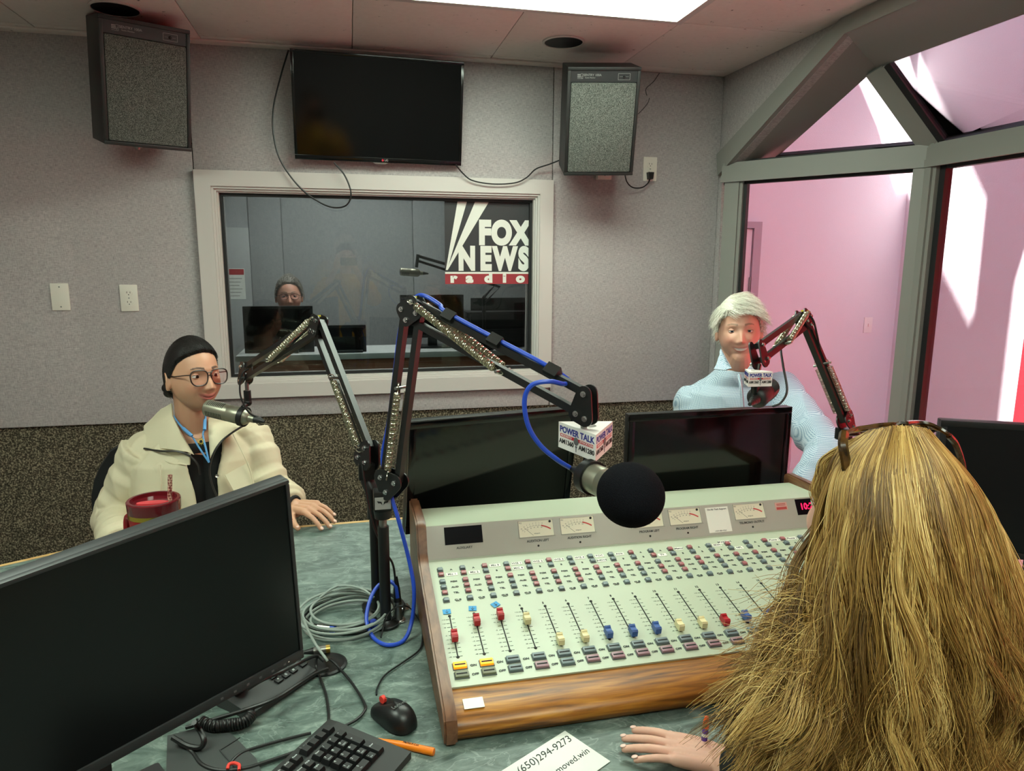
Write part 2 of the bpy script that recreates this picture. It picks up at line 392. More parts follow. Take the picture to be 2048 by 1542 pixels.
# ================================================================ bay window on the right
C0 = Vector((1.84, 3.335, 0)); C1 = Vector((2.345, 2.575, 0)); C2 = Vector((2.345, .55, 0)); C3 = Vector((1.84, -.21, 0))
ZS, ZT = .40, 2.0
A0, A1 = Vector((1.835, 3.375, 2.012)), pX(1697, 68, 1.835)
A0f, A1f = Vector((1.835, 3.398, 2.116)), pX(1672, 55, 1.835)
nf = Vector((C1.y-C0.y, -(C1.x-C0.x), 0)).normalized()
def on_facet(x, y):
    d = ray(x, y); return CAM+d*((C0-CAM).dot(nf)/d.dot(nf))
B1 = Vector((2.075, 2.615, 2.352)); _n = (A1-A0).cross(B1-A0); _d = ray(1541, 326); B0 = CAM+_d*((A0-CAM).dot(_n)/_d.dot(_n)); B2 = Vector((2.05, .5, 2.35))
wr = struct(MB().prism([(3.40, 0), (3.40, ZC+.1), (YF, ZC+.1), (YF, 0), (-.2, 0), (-.2, ZS), (3.335, ZS), (3.335, 0)][::-1] if False else
     [(YF, 0), (3.415, 0), (3.415, ZC+.1), (YF, ZC+.1)], XR, XR+.10, 0, Matrix(((0, 0, 1, 0), (1, 0, 0, 0), (0, 1, 0, 0), (0, 0, 0, 1))),
     holes=[[(-.21, ZS), (3.33, ZS), (3.37, 2.012), (A1.y-.0, A1.z-.002), (-.21, A1.z-.002)]]).build('wall_right', 'wall_fabric', smooth=0), 'grey fabric wall with the bay window opening')
w2 = struct(thing('window_2', None, None, (2.2, 2.5, ZS)), 'angled grey framed bay window with sloped glass above')
T2 = Matrix.Translation((-2.2, -2.5, -ZS))
# header band and diagonal beam: front strip, deep soffit
def slab(name, pts, nrm, th, m, par, T=T2):
    pts = [Vector(p) for p in pts]; n = Vector(nrm); k = len(pts); mb = MB(T)
    mb.add(pts+[p+n*th for p in pts], [tuple(range(k)), tuple(reversed(range(k, 2*k)))]+[(i, i+k, (i+1) % k+k, (i+1) % k) for i in range(k)])
    me = mb.mesh(name); bm = bmesh.new(); bm.from_mesh(me); bmesh.ops.recalc_face_normals(bm, faces=bm.faces); bm.to_mesh(me); bm.free()
    return link(name, me, m, par, 0)
A2, A2f = Vector((1.835, -.3, A1.z)), Vector((1.835, -.3, ZC-.002))
slab('header_board', [A0f, A1f, A1, A0], (-1, 0, 0), .018, 'bay_paint', w2)
slab('header_board', [A1f, Vector((1.835, A1f.y-.05, ZC-.0005)), Vector((1.835, -.3, ZC-.0005)), A2, A1], (-1, 0, 0), .018, 'bay_paint', w2)
off = Vector((-.010, 0, 0))
slab('soffit_board', [A0+off, A1+off, B1, B0], (.3, .1, .9), .03, 'bay_paint', w2)
slab('soffit_board', [A1+off, A2+off, B2, B1], (0, 0, 1), .03, 'bay_paint', w2)
# transoms, posts, sills
def seg(name, a, b, z, w, h, m='bay_paint', par=w2, dz=0):
    mb = MB(T2); bar(mb, (a.x, a.y, z), (b.x, b.y, z+dz), w, h); return mb.build(name, m, par, smooth=0)
d01 = (C1-C0).normalized(); d12 = Vector((0, -1, 0)); d23 = (C3-C2).normalized()
for a, b in ((C0, C1), (C1, C2), (C2, C3)):
    d = (b-a).normalized(); n = Vector((d.y, -d.x, 0))     # towards outside is +n or -n
    if n.dot(Vector((-1, 0, 0))) < 0: n = -n               # n points into the room
    seg('transom', a+n*.0, b+n*.0, 2.012, .085, .075)
    seg('transom_lip', a+n*.046, b+n*.046, 1.986, .012, .03)
    seg('gasket', a-n*.02, b-n*.02, 2.062, .03, .028, 'rubber')
    seg('glazing_bead', a+n*.02, b+n*.02, 2.056, .03, .016)
    seg('sill', a, b, ZS, .10, .06); seg('gasket', a, b, 1.968, .03, .016, 'rubber')
def post(p, d, w, th, z0=ZS, z1=1.975, m='bay_paint', name='post'):
    mb = MB(T2); d = Vector(d).normalized(); n = Vector((d.y, -d.x, 0))
    vs = [p-d*w/2-n*th/2, p+d*w/2-n*th/2, p+d*w/2+n*th/2, p-d*w/2+n*th/2]
    mb.prism([(v.x, v.y) for v in vs][::1], z0, z1); return mb.build(name, m, w2, smooth=0)
post(C0+d01*.055, d01, .075, .08); post(C0+d01*.10, d01, .016, .06, name='glazing_bead'); post(C0+d01*.115, d01, .016, .03, m='rubber', name='gasket')
post(C1-d01*.028, d01, .056, .09); post(C1+d12*.022, d12, .05, .09); post(C1+d12*.055, d12, .018, .07, name='glazing_bead'); post(C1+d12*.078, d12, .03, .035, m='rubber', name='gasket')
post(C2, d12, .09, .09); post(C3-d23*.05, d23, .09, .08)
for k in (1.25,): post(C1+d12*k, d12, .07, .09)
# lower panes
def pane(a, b, z0, z1, par=w2):
    mb = MB(T2); a = Vector(a); b = Vector(b); d = (b-a).normalized(); n = Vector((d.y, -d.x, 0))*.003
    mb.prism([(v.x, v.y) for v in (a-n, b-n, b+n, a+n)], z0, z1); return mb.build('pane', 'bay_glass', par, smooth=0)
pane(C0+d01*.10, C1-d01*.01, ZS+.03, 1.975); pane(C1+d12*.03, C2, ZS+.03, 1.975); pane(C2, C3, ZS+.03, 1.975)
# sloped panes and glazing bars
E0, E1, E2 = B0+Vector((0, 0, .01)), C1+Vector((0, 0, 2.05)), C2+Vector((0, 0, 2.05))
nt_ = (E1-E0).cross(B1-E0).normalized(); ns_ = (E2-E1).cross(B1-E1).normalized()
slab('pane', [E0, E1, B1], nt_, .005, 'bay_glass', w2); slab('pane', [E1, E2, B2, B1], ns_, .005, 'bay_glass', w2)
def gbar(name, a, b, w, h, up, m='bay_paint', off=Vector()):
    return bar(MB(T2), a+off, b+off, w, h, up).build(name, m, w2, smooth=0)
up_h = (nt_ if nt_.z > 0 else -nt_)
gbar('hip_bar', E1, B1, .075, .05, up_h)
inn = Vector((0, -1, 0))
gbar('glazing_bead', E1+inn*.048, B1+inn*.044, .018, .035, up_h); gbar('gasket', E1+inn*.07, B1+inn*.066, .026, .03, up_h, 'rubber')
E2b = E2+Vector((0, 0, .005)); gbar('gasket', E1, E2b, .02, .03, Vector((1, 0, 1)), 'rubber', Vector((-.012, 0, .018)))
gbar('gasket', E0, E1, .02, .026, up_h, 'rubber', Vector((-.01, -.01, .018)))

# ================================================================ daylit hall outside the bay
AX, AY, AZ = 4.09, 4.70, 4.6
struct(MB().box((1.96, -1.7, .0), (AX-.005, AY-.001, .006)).build('floor_hall', 'hall_floor', smooth=0))
struct(MB().box((1.94, AY, 0), (AX+.2, AY+.12, AZ+.1)).build('wall_hall_back', 'bounce_tint_wall', smooth=0), 'pale wall of the hall outside, tinted pink for red bounce light')
struct(MB().box((AX, 3.60, 0), (AX+.12, AY, AZ+.1)).build('wall_hall_side', 'bounce_tint_wall', smooth=0), 'pale side wall of the hall outside, tinted pink for red bounce light')
struct(MB().box((AX-.004, -1.7, 0), (AX+.12, 3.60, AZ+.1)).build('wall_hall_red', 'red_wall', smooth=0), 'red painted end of the hall wall')
struct(MB().box((1.72, -1.7, 2.62), (1.94, 6.5, AZ+.1)).build('wall_hall_upper', 'white_paint', smooth=0))
struct(MB().box((1.94, 3.42, 0), (2.0, AY, AZ)).build('wall_hall_near', 'bounce_tint_wall', smooth=0))
struct(MB().box((1.72, -1.82, 0), (AX+.1, -1.7, AZ+.1)).build('wall_hall_end', 'white_paint', smooth=0))
def to_roof(p): t = (AZ-p.z)/(-SUN_DIR.z); return (p-SUN_DIR*t)
patchA = [pY(x, y, AY) for x, y in ((1692, 110), (1800, 50), (1836, 170), (1815, 386), (1789, 384), (1756, 263))]
patchB = [pX(x, y, AX) for x, y in ((1838, 110), (1903, 250), (1971, 404), (1955, 553), (1943, 651), (1889, 547), (1816, 384))]
patchC = [pX(x, y, AX) for x, y in ((2032, 560), (2075, 420), (2120, 420), (2120, 930), (1996, 880))]
def shrink(poly, e=.004):
    c = sum(poly, Vector())/len(poly); return [p+(c-p).normalized()*e for p in poly]
holes = [[(q.x, q.y) for q in shrink([to_roof(p) for p in P])] for P in (patchA, patchB, patchC)]  # openings traced back along the sun so they cast the wall patches
holes.append([(2.15, -.9), (3.30, -.9), (3.30, 1.15), (2.15, 1.15)])  # unseen larger opening, added so the sunlit red wall bounces light
struct(MB().prism([(1.72, -1.82), (AX+.12, -1.82), (AX+.12, AY+.12), (1.72, AY+.12)], AZ, AZ+.02, holes=holes).build('roof_hall', 'white_paint', smooth=0), 'unseen hall roof with openings shaped to cast sun patches and bounce light')
# light switch and door on the hall wall
t = thing('light_switch', 'small white light switch plate on the pink hall wall', 'light switch', pY(1735, 650, AY))
MB().cbox((0, -.004, 0), (.072, .008, .118), bev=.003).build('plate', 'white_plastic', t)
MB().cbox((0, -.010, 0), (.010, .014, .024), bev=.003).build('toggle', 'white_plastic', t)
xa, xb = pY(1500, 450, AY).x, pY(1518, 450, AY).x; ztop = pY(1512, 444, AY).z
d1 = struct(thing('door_1', None, None, (xb-.3, AY, 0)), 'pale door with grey frame at the left end of the hall')
mat('door_grey', (170, 158, 164), .6)
MB().box((-.35, -.03, .01), (.235, -.001, ztop-.05), bev=.003).build('door_leaf', 'white_paint', d1)
MB().box((.24, -.045, 0), (.30, -.0005, ztop)).box((-.42, -.045, ztop-.045), (.24, -.0005, ztop)).build('door_frame', 'door_grey', d1, smooth=0)
for zz in (.4, ztop-.45): MB().cyl((.232, -.036, zz-.06), (.232, -.036, zz+.06), .007, n=10).build('hinge', 'steel', d1)

# ================================================================ control room behind the glass
CX0, CX1, CYB = -1.9, 1.72, 5.6
struct(MB().box((CX0-.1, CYB, 0), (CX1+.1, CYB+.1, 2.6)).build('wall_control_back', 'control_fabric', smooth=0), 'grey panelled rear wall of the control room')
struct(MB().box((CX0-.1, 3.56, 0), (CX0, CYB, 2.6)).build('wall_control_left', 'control_fabric', smooth=0))
struct(MB().box((CX1, 3.56, 0), (CX1+.1, CYB, 2.6)).build('wall_control_right', 'control_fabric', smooth=0))
wcb = bpy.data.objects['wall_control_back']
xs = [CX0]+[pY(x, 500, CYB).x for x in (500, 566, 826)]+[CX1]
for a, b in zip(xs[:-1], xs[1:]): MB().box((a+.003, CYB-.012, .05), (b-.003, CYB-.001, 2.48), bev=.003).build('fabric_panel', 'control_fabric', wcb)
troffer(-.6, .6, 4.3, 4.9, 'fluorescent ceiling panel of the control room', 2.495, 'control_diffuser')  # out of view, added as the light of the room behind the glass
# ================================================================ wall-mounted things
def RM(yaw, pitch, roll=0):
    return Matrix.Rotation(math.radians(yaw), 4, 'Z') @ Matrix.Rotation(math.radians(pitch), 4, 'X') @ Matrix.Rotation(math.radians(roll), 4, 'Y')
def FX(x, y, z): return Matrix.Translation((x, y, z)) @ Matrix.Rotation(math.pi/2, 4, 'X')   # text facing local -y
def cord(name, label, pts, r, m, cat='cable', n=8, res=10, group=None):
    o = MB(Matrix.Translation(-Vector(pts[0]))).tube(spline(pts, res), r, n).build(name, m)
    o.location = pts[0]; return tag(o, label, cat, group)
speck_mat('grille_cloth', [(.32, (40, 41, 40)), (.5, (84, 86, 82)), (.68, (122, 124, 118))], 420, .95, .5, .002)
mat('vinyl_black', (26, 25, 25), .5, bump=(200, .15)); mat('print_grey', (150, 150, 148), .5); mat('panel_black', (38, 38, 40), .45)
def speaker(c, ypr, label):
    t = thing('wall_speaker', label, 'speaker', M=Matrix.Translation(c) @ RM(*ypr), group='speakers on the studio wall')
    W, Hh, Dp = .1525, .219, .235
    MB().box((-W, .012, -Hh), (W, Dp, Hh), bev=.004).build('cabinet', 'vinyl_black', t)
    mb = MB()
    for lo, hi in (((-W, 0, -Hh), (W, .016, -Hh+.014)), ((-W, 0, Hh-.014), (W, .016, Hh)), ((-W, 0, -Hh+.014), (-W+.014, .016, Hh-.014)), ((W-.014, 0, -Hh+.014), (W, .016, Hh-.014))): mb.box(lo, hi, bev=.003)
    mb.build('front_frame', 'vinyl_black', t)
    MB().box((-W+.014, .004, Hh-.058), (W-.014, .014, Hh-.014)).build('name_strip', 'panel_black', t)
    mb = MB(); y = .0036
    for k in range(3): mb.box((-.112, y-.0005, Hh-.030-.005*k), (-.098, y, Hh-.0275-.005*k))
    mb.box((-.112, y-.0005, Hh-.0455), (-.089, y, Hh-.0445)); mb.box((-.090, y-.0005, Hh-.0455), (-.089, y, Hh-.026)); mb.box((-.098, y-.0005, Hh-.0265), (-.089, y, Hh-.0255))
    for a, b in (((-.0975, -.033), (-.0945, -.043)), ((-.0915, -.033), (-.0945, -.043))):
        bar(mb, (a[0], y, Hh+a[1]), (b[0], y, Hh+b[1]), .0008, .0012, (0, 1, 0))
    text_mb(mb, 'SENTRY 100A', .0125, FX(-.087, y, Hh-.031), align='LEFT', depth=.0002)
    text_mb(mb, 'Studio Monitor', .0070, FX(-.080, y, Hh-.041), align='LEFT', depth=.0002)
    mb.build('lettering', 'print_grey', t)
    mb = MB()
    for lo, hi in (((.058, -.025), (.108, -.0240)), ((.058, -.049), (.108, -.0480)), ((.058, -.049), (.059, -.024)), ((.107, -.049), (.108, -.024))): mb.box((lo[0], y-.0005, Hh+lo[1]), (hi[0], y, Hh+hi[1]))
    mb.box((.064, y-.0005, Hh-.0372), (.102, y, Hh-.0366)); mb.build('control_outline', 'print_grey', t)
    MB().cyl((.083, y, Hh-.037), (.083, y-.008, Hh-.037), .0055, .0045, 14).box((.0825, y-.0085, Hh-.042), (.0835, y-.007, Hh-.032)).build('control_knob', 'dark_black', t)
    MB().box((-W+.015, -.004, -Hh+.015), (W-.015, .013, Hh-.060), bev=.008).build('grille', 'grille_cloth', t)
    return t
s1 = speaker((-.709, 3.037, 2.222), (26, 12, 0), 'large boxy black wall speaker at upper left, left of the television')
s2 = speaker((1.071, 3.018, 2.168), (-10.4, 18.3, -.7), 'tilted black wall speaker right of the television')
for s_, zz in ((s1, 2.20), (s2, 2.16)):
    p = Vector(s_.location); Mi = s_.matrix_world.inverted() if False else (Matrix.Translation(p) @ s_.rotation_euler.to_matrix().to_4x4()).inverted()
    mb = MB(Mi); mb.box((p.x-.05, 3.37, zz-.08), (p.x+.05, 3.398, zz+.08), bev=.003); mb.box((p.x-.02, 3.24, zz-.02), (p.x+.02, 3.38, zz+.02)); mb.build('wall_bracket', 'dark_black', s_)
MB().cyl((-.01, .15, -.219), (-.01, .15, -.232), .018, .016, 16).cyl((-.01, .15, -.232), (-.01, .15, -.240), .010, n=12).build('mount_bolt', 'steel', s1)

# television
mat('tv_screen', (5, 6, 7), .09, spec=.35); mat('logo_red', (190, 40, 60), .4)
tv = thing('television', 'black flat television above the interior window', 'television', M=Matrix.Translation((.155, 3.302, 2.23)) @ RM(2, 10.6, .2))
W, Hh = .365, .2175
MB().box((-W, .004, -Hh), (W, .030, Hh), bev=.004).box((-.27, .03, -.15), (.27, .052, .13), bev=.012).build('housing', 'black_plastic', tv)
mb = MB()
for lo, hi in (((-W, 0, -Hh), (W, .006, -Hh+.020)), ((-W, 0, Hh-.012), (W, .006, Hh)), ((-W, 0, -Hh+.02), (-W+.012, .006, Hh-.012)), ((W-.012, 0, -Hh+.02), (W, .006, Hh-.012))): mb.box(lo, hi, bev=.0015)
mb.build('bezel', 'black_gloss', tv)
MB().box((-W+.012, .003, -Hh+.020), (W-.012, .0055, Hh-.012)).build('screen', 'tv_screen', tv, smooth=0)
MB().cyl((.010, -.0004, -Hh+.010), (.010, .001, -Hh+.010), .0052, n=20).build('logo_mark', 'logo_red', tv)
mb = MB(); text_mb(mb, 'LG', .0125, FX(.018, -.0004, -Hh+.010), align='LEFT', bold=.0003); mb.build('lettering', 'print_grey', tv)
MB().prism([(-.035, -Hh), (.035, -Hh), (.022, -Hh-.007), (-.022, -Hh-.007)], -.012, -.002, 0, Matrix.Rotation(math.pi/2, 4, 'X')).build('status_light_lens', 'chrome', tv)
MB().box((-.06, .045, -.05), (.06, .075, .06), bev=.004).build('wall_mount', 'dark_black', tv)

# electrical plates
mat('plate_white', (224, 219, 208), .4); mat('slot_dark', (40, 36, 34), .6)
def plate(name, label, cat, c, kind):
    t = thing(name, label, cat, c); w, h = .0355, .0575
    MB().box((-w, -.006, -h), (w, 0, h), bev=.003).build('cover_plate', 'plate_white', t)
    if kind == 'blank':
        for z in (.042, -.042): MB().cyl((0, -.0058, z), (0, -.0072, z), .0032, n=12).build('screw', 'steel', t)
    else:
        for z in (.0205, -.0205):
            mb = MB().prism([(math.cos(a)*.0172, max(-.0135, min(.0135, math.sin(a)*.0172))+z) for a in [2*math.pi*k/24 for k in range(24)]], .0055, .0078, 0, Matrix.Rotation(math.pi/2, 4, 'X'))
            f = mb.build('receptacle', 'plate_white', t)
            MB().box((-.0075, -.0082, z), (-.0055, -.007, z+.008)).box((.0055, -.0082, z), (.0075, -.007, z+.007)).cyl((0, -.0082, z-.006), (0, -.007, z-.006), .0022, n=10).build('slots', 'slot_dark', f)
        MB().cyl((0, -.0058, 0), (0, -.0070, 0), .003, n=12).build('screw', 'steel', t)
    return t
plate('blank_plate', 'plain white blank cover plate on the left fabric wall', 'wall plate', (-1.203, 3.3975, 1.428), 'blank')
plate('wall_outlet', 'white double wall outlet beside the blank plate', 'wall outlet', (-.936, 3.4, 1.421), 'outlet')
plate('wall_outlet', 'white wall outlet with a black plug, right of the tilted speaker', 'wall outlet', (1.463, 3.4, 2.035), 'outlet')
t = thing('speaker_power_lead', 'short black power lead plugged into the outlet beside the tilted speaker', 'power lead', pY(1300, 350, 3.38))
o = t.location
MB(Matrix.Translation(-o)).prism([(-.014, -.012), (.014, -.012), (.010, .02), (-.010, .02)][::-1], 3.362, 3.392, 0, Matrix.Translation((o.x, 0, o.z)) @ Matrix(((1, 0, 0, 0), (0, 0, 1, 0), (0, -1, 0, 0), (0, 0, 0, 1)))).build('plug', 'black_plastic', t)
MB(Matrix.Translation(-o)).tube(spline([pY(1300, 357, 3.378), pY(1296, 366, 3.375), pY(1284, 375, 3.37), pY(1266, 375, 3.36), pY(1254, 364, 3.34), pY(1249, 345, 3.30)], 8), .0032, 8).build('cable', 'black_plastic', t)
t = thing('wall_box', 'small white junction box under the tilted speaker', 'wall box', pY(1207, 351, 3.39))
MB().box((-.035, -.02, -.02), (.035, .01, .03), bev=.003).build('cover', 'plate_white', t); MB().box((-.002, -.0205, -.004), (.002, -.0195, .012)).build('slot', 'slot_dark', t)
cord('tv_cable', 'long black cable looping from the television over the window casing', [pY(577, 100, 3.31), pY(562, 150, 3.35), pY(547, 215, 3.36), pY(547, 270, 3.36), pY(563, 325, 3.355), pY(605, 380, 3.352), pY(655, 412, 3.345), pY(690, 412, 3.34), pY(702, 388, 3.335), pY(690, 352, 3.335), pY(668, 325, 3.33)], .0035, 'black_plastic')
cord('tv_cable', 'thin black cable sagging from the television to the tilted speaker', [pY(912, 330, 3.33), pY(926, 347, 3.35), pY(945, 361, 3.355), pY(985, 368, 3.355), pY(1028, 366, 3.355), pY(1052, 356, 3.355), pY(1072, 338, 3.36), pY(1100, 328, 3.34), pY(1136, 314, 3.30)], .0032, 'black_plastic')
cord('speaker_wire', 'thin dark wire dangling from the ceiling right of the tilted speaker', [pY(1319, 146, 3.395), pY(1307, 163, 3.394), pY(1293, 176, 3.394), pY(1292, 185, 3.394), pY(1294, 191, 3.394)], .0016, 'black_plastic', n=6)
cord('speaker_wire', 'loose wire end curling against the wall by the tilted speaker', [pY(1299, 196, 3.394), pY(1296, 205, 3.394), pY(1287, 217, 3.394), pY(1276, 228, 3.394)], .0014, 'black_plastic', n=6)
# ================================================================ desk
def marble_mat():
    m = bpy.data.materials.new('green_laminate'); m.use_nodes = True; MAT['green_laminate'] = m; nt = m.node_tree; b = nt.nodes['Principled BSDF']
    b.inputs['Roughness'].default_value = .38
    tc = nt.nodes.new('ShaderNodeTexCoord'); mp = nt.nodes.new('ShaderNodeMapping'); mp.inputs['Rotation'].default_value = (0, 0, .35); mp.inputs['Scale'].default_value = (.75, 1.5, 1)
    nt.links.new(tc.outputs['Object'], mp.inputs[0])
    n1 = nt.nodes.new('ShaderNodeTexNoise'); n1.inputs['Scale'].default_value = 16; n1.inputs['Detail'].default_value = 9; n1.inputs['Distortion'].default_value = 1.1; n1.inputs['Roughness'].default_value = .66
    nt.links.new(mp.outputs[0], n1.inputs['Vector'])
    r1 = ramp(nt, n1.outputs[0], [(.30, (44, 58, 54)), (.46, (84, 100, 94)), (.58, (108, 124, 117)), (.72, (146, 160, 152))])
    n2 = nt.nodes.new('ShaderNodeTexNoise'); n2.inputs['Scale'].default_value = 9; n2.inputs['Detail'].default_value = 8; n2.inputs['Distortion'].default_value = 2.2
    nt.links.new(mp.outputs[0], n2.inputs['Vector'])
    r2 = ramp(nt, n2.outputs[0], [(.485, (0, 0, 0)), (.5, (150, 150, 150)), (.515, (0, 0, 0))])
    mx = nt.nodes.new('ShaderNodeMix'); mx.data_type = 'RGBA'; mx.inputs[7].default_value = lin((176, 190, 182))
    nt.links.new(r2.outputs[0], mx.inputs[0]); nt.links.new(r1.outputs[0], mx.inputs[6]); nt.links.new(mx.outputs[2], b.inputs['Base Color'])
marble_mat()
def wood_mat(name, c0, c1, c2, rough=.4, axis=(1, 14, 14), scale=7):
    m = bpy.data.materials.new(name); m.use_nodes = True; MAT[name] = m; nt = m.node_tree; b = nt.nodes['Principled BSDF']
    b.inputs['Roughness'].default_value = rough
    tc = nt.nodes.new('ShaderNodeTexCoord'); mp = nt.nodes.new('ShaderNodeMapping'); mp.inputs['Scale'].default_value = axis; nt.links.new(tc.outputs['Object'], mp.inputs[0])
    n = nt.nodes.new('ShaderNodeTexNoise'); n.inputs['Scale'].default_value = scale; n.inputs['Detail'].default_value = 7; n.inputs['Distortion'].default_value = .6; nt.links.new(mp.outputs[0], n.inputs['Vector'])
    r = ramp(nt, n.outputs[0], [(.3, c0), (.5, c1), (.72, c2)]); nt.links.new(r.outputs[0], b.inputs['Base Color'])
    bp = nt.nodes.new('ShaderNodeBump'); bp.inputs['Strength'].default_value = .12; bp.inputs['Distance'].default_value = .002; nt.links.new(n.outputs[0], bp.inputs['Height']); nt.links.new(bp.outputs[0], b.inputs['Normal'])
wood_mat('oak_edge', (178, 136, 80), (204, 164, 104), (220, 184, 128))
wood_mat('console_wood', (88, 50, 12), (148, 92, 24), (186, 128, 44))
wood_mat('cheek_wood', (84, 52, 34), (112, 74, 50), (130, 92, 64), axis=(8, 2, 8))
ZT_ = .76
desk = thing('desk', 'large green marbled laminate desk with pale wooden edge', 'desk', (.35, 1.5, 0)); TD = Matrix.Translation((-.35, -1.5, 0))
outline = [(-1.35, .45), (1.72, .45), (1.72, 1.75), (1.42, 2.1), (.95, 2.262), (-.75, 2.225), (-1.35, 1.9)]
def inset(poly, d):
    c = Vector((sum(p[0] for p in poly)/len(poly), sum(p[1] for p in poly)/len(poly))); out = []; n = len(poly)
    for i in range(n):
        a, b, e = Vector(poly[i-1]), Vector(poly[i]), Vector(poly[(i+1) % n])
        n1 = Vector((-(b-a).y, (b-a).x)).normalized(); n2 = Vector((-(e-b).y, (e-b).x)).normalized(); h = (n1+n2).normalized()
        out.append(tuple(b+h*(d/max(.3, h.dot(n1)))))
    return out
MB(TD).prism(inset(outline, .0145), ZT_-.034, ZT_).build('top', 'green_laminate', desk, smooth=0)
mb = MB(TD); inn_ = inset(outline, .0145)
for i in range(len(outline)):
    j = (i+1) % len(outline); q = [outline[i], outline[j], inn_[j], inn_[i]]; mb.prism(q, ZT_-.036, ZT_+.0006)
mb.build('edge_band', 'oak_edge', desk, smooth=0)
for x, y in ((-1.2, .6), (1.55, .6), (-1.1, 1.7), (1.35, 1.6)): MB(TD).box((x-.03, y-.03, 0), (x+.03, y+.03, ZT_-.036), bev=.004).build('leg', 'dark_black', desk)
MB(TD).box((-.6, 1.9, .30), (.9, 1.925, ZT_-.036)).build('modesty_panel', 'cheek_wood', desk)

# ================================================================ mixing console
mat('console_metal', (176, 186, 164), .38); mat('bridge_metal', (170, 167, 156), .4); mat('ink', (46, 52, 52), .6); mat('black_slot', (12, 14, 12), .7)
mat('btn_grey', (104, 118, 122), .35); mat('btn_red', (158, 96, 100), .35); mat('btn_amber', (255, 178, 40), .35, emit=((255, 140, 0), .55)); mat('btn_olive', (112, 116, 92), .35); mat('btn_pink', (150, 116, 126), .35)
mat('btn_bezel', (86, 92, 90), .5); mat('cap_red', (178, 28, 38), .4); mat('cap_cream', (226, 216, 168), .45); mat('cap_blue', (58, 92, 158), .4); mat('cap_greyblue', (108, 124, 140), .4)
mat('tape', (232, 232, 222), .6); mat('tape_blue', (60, 150, 206), .6); mat('meter_face', (226, 220, 196), .4); mat('meter_red', (196, 60, 54), .5); mat('display_black', (10, 8, 14), .5, spec=.08); mat('led_red', (255, 30, 60), .4, emit=((255, 20, 70), 2.5))
mat('sticker_pink', (206, 160, 150), .5); mat('sticker_red', (178, 70, 66), .5)
P0, P1 = Vector((0, 1.19, .815)), Vector((0, 1.58, .893)); Bf0, Bf1 = P1, Vector((0, 1.622, .966))
CXL, CXR = .157, 1.235
console = thing('mixing_console', 'cream broadcast mixing console with wooden cheeks and armrest', 'mixing console', (.69, 1.42, ZT_)); TC = Matrix.Translation((-.69, -1.42, -ZT_))
def plane_frame(o, d):
    d = d.normalized(); x = Vector((1, 0, 0)); n = x.cross(d); return TC @ Matrix.Translation(o) @ Matrix((x, d, n)).transposed().to_4x4()
MP = plane_frame(P0, P1-P0); MBr = plane_frame(Bf0, Bf1-Bf0); LB = (Bf1-Bf0).length; LP = (P1-P0).length
YZX = Matrix(((0, 0, 1, 0), (1, 0, 0, 0), (0, 1, 0, 0), (0, 0, 0, 1)))       # polygon (Y,Z) extruded along X
body = MB(TC).prism([(1.20, .764), (1.77, .764), (1.77, .957), (1.622, .966), (1.58, .893), (1.19, .815)], CXL, CXR, 0, YZX).build('chassis', 'console_metal', console, smooth=0)
MB(MP).box((CXL, .0, -.002), (CXR, .006, .0025)).build('panel_lip', 'console_metal', console)
MB(MBr).box((CXL+.001, .004, -.001), (CXR-.001, LB-.001, .0012)).build('meter_panel', 'bridge_metal', console)
# wooden armrest with rolled nose
arm = [(1.205, .812), (1.19, .8135), (1.155, .8105), (1.128, .805), (1.112, .797), (1.105, .787), (1.106, .777), (1.113, .768), (1.118, .7615), (1.205, .7615)]
MB(TC).prism(arm[::-1], CXL, CXR, 0, YZX).build('armrest', 'console_wood', console, smooth=60)
cheek = [(1.104, .7615), (1.80, .7615), (1.80, .972), (1.785, .981), (1.615, .984), (1.595, .972), (1.575, .92), (1.545, .903), (1.20, .834), (1.13, .822), (1.105, .81), (1.098, .79)]
for xa_, xb_ in ((CXL-.024, CXL), (CXR, CXR+.024)):
    mb = MB(TC).prism(cheek[::-1], xa_, xb_, 0, YZX); me = mb.mesh('cheek'); bm = bmesh.new(); bm.from_mesh(me); bmesh.ops.recalc_face_normals(bm, faces=bm.faces)
    bmesh.ops.bevel(bm, geom=[e for e in bm.edges if len(e.link_faces) == 2 and e.calc_face_angle(0) > 1.2], offset=.004, segments=2, affect='EDGES'); bm.to_mesh(me); bm.free()
    link('cheek', me, 'cheek_wood', console, 40)
# channel strips
def small_button(name, w, h, z):
    mb = MB().box((-w/2-.0015, -h/2-.0015, 0), (w/2+.0015, h/2+.0015, .0015), 1, bev=.0015); mb.box((-w/2, -h/2, .001), (w/2, h/2, z), 0, bev=.0016); return mb
btn_me = {}
def put_button(kind, col, x, v):
    key = (kind, col)
    if key not in btn_me:
        if kind == 'small': mb = small_button('b', .0118, .0105, .0062)
        else:
            mb = small_button('b', .026, .0155, .0065); mb.box((-.0105, -.0022, .0058), (.0105, .0012, .0069), 2)
        me = mb.mesh('push_button'); o = link('push_button', me, [col, 'btn_bezel', 'black_slot'], console, 40); btn_me[key] = o
    else: o = copy_part(btn_me[key], console)
    o.name = 'push_button'; o.matrix_local = MP @ Matrix.Translation((x, v, 0)); return o
RED = {1: 'BT', 2: 'BPUT', 3: 'APU', 4: 'BP', 5: 'APUT', 6: 'APT', 7: 'PUT', 8: 'PU', 9: 'PU', 10: 'AP', 11: 'BUT', 12: 'APUT', 13: 'APU', 14: 'P', 15: 'APT', 16: 'P', 17: 'AP', 18: 'AU', 19: 'P', 20: 'PT'}
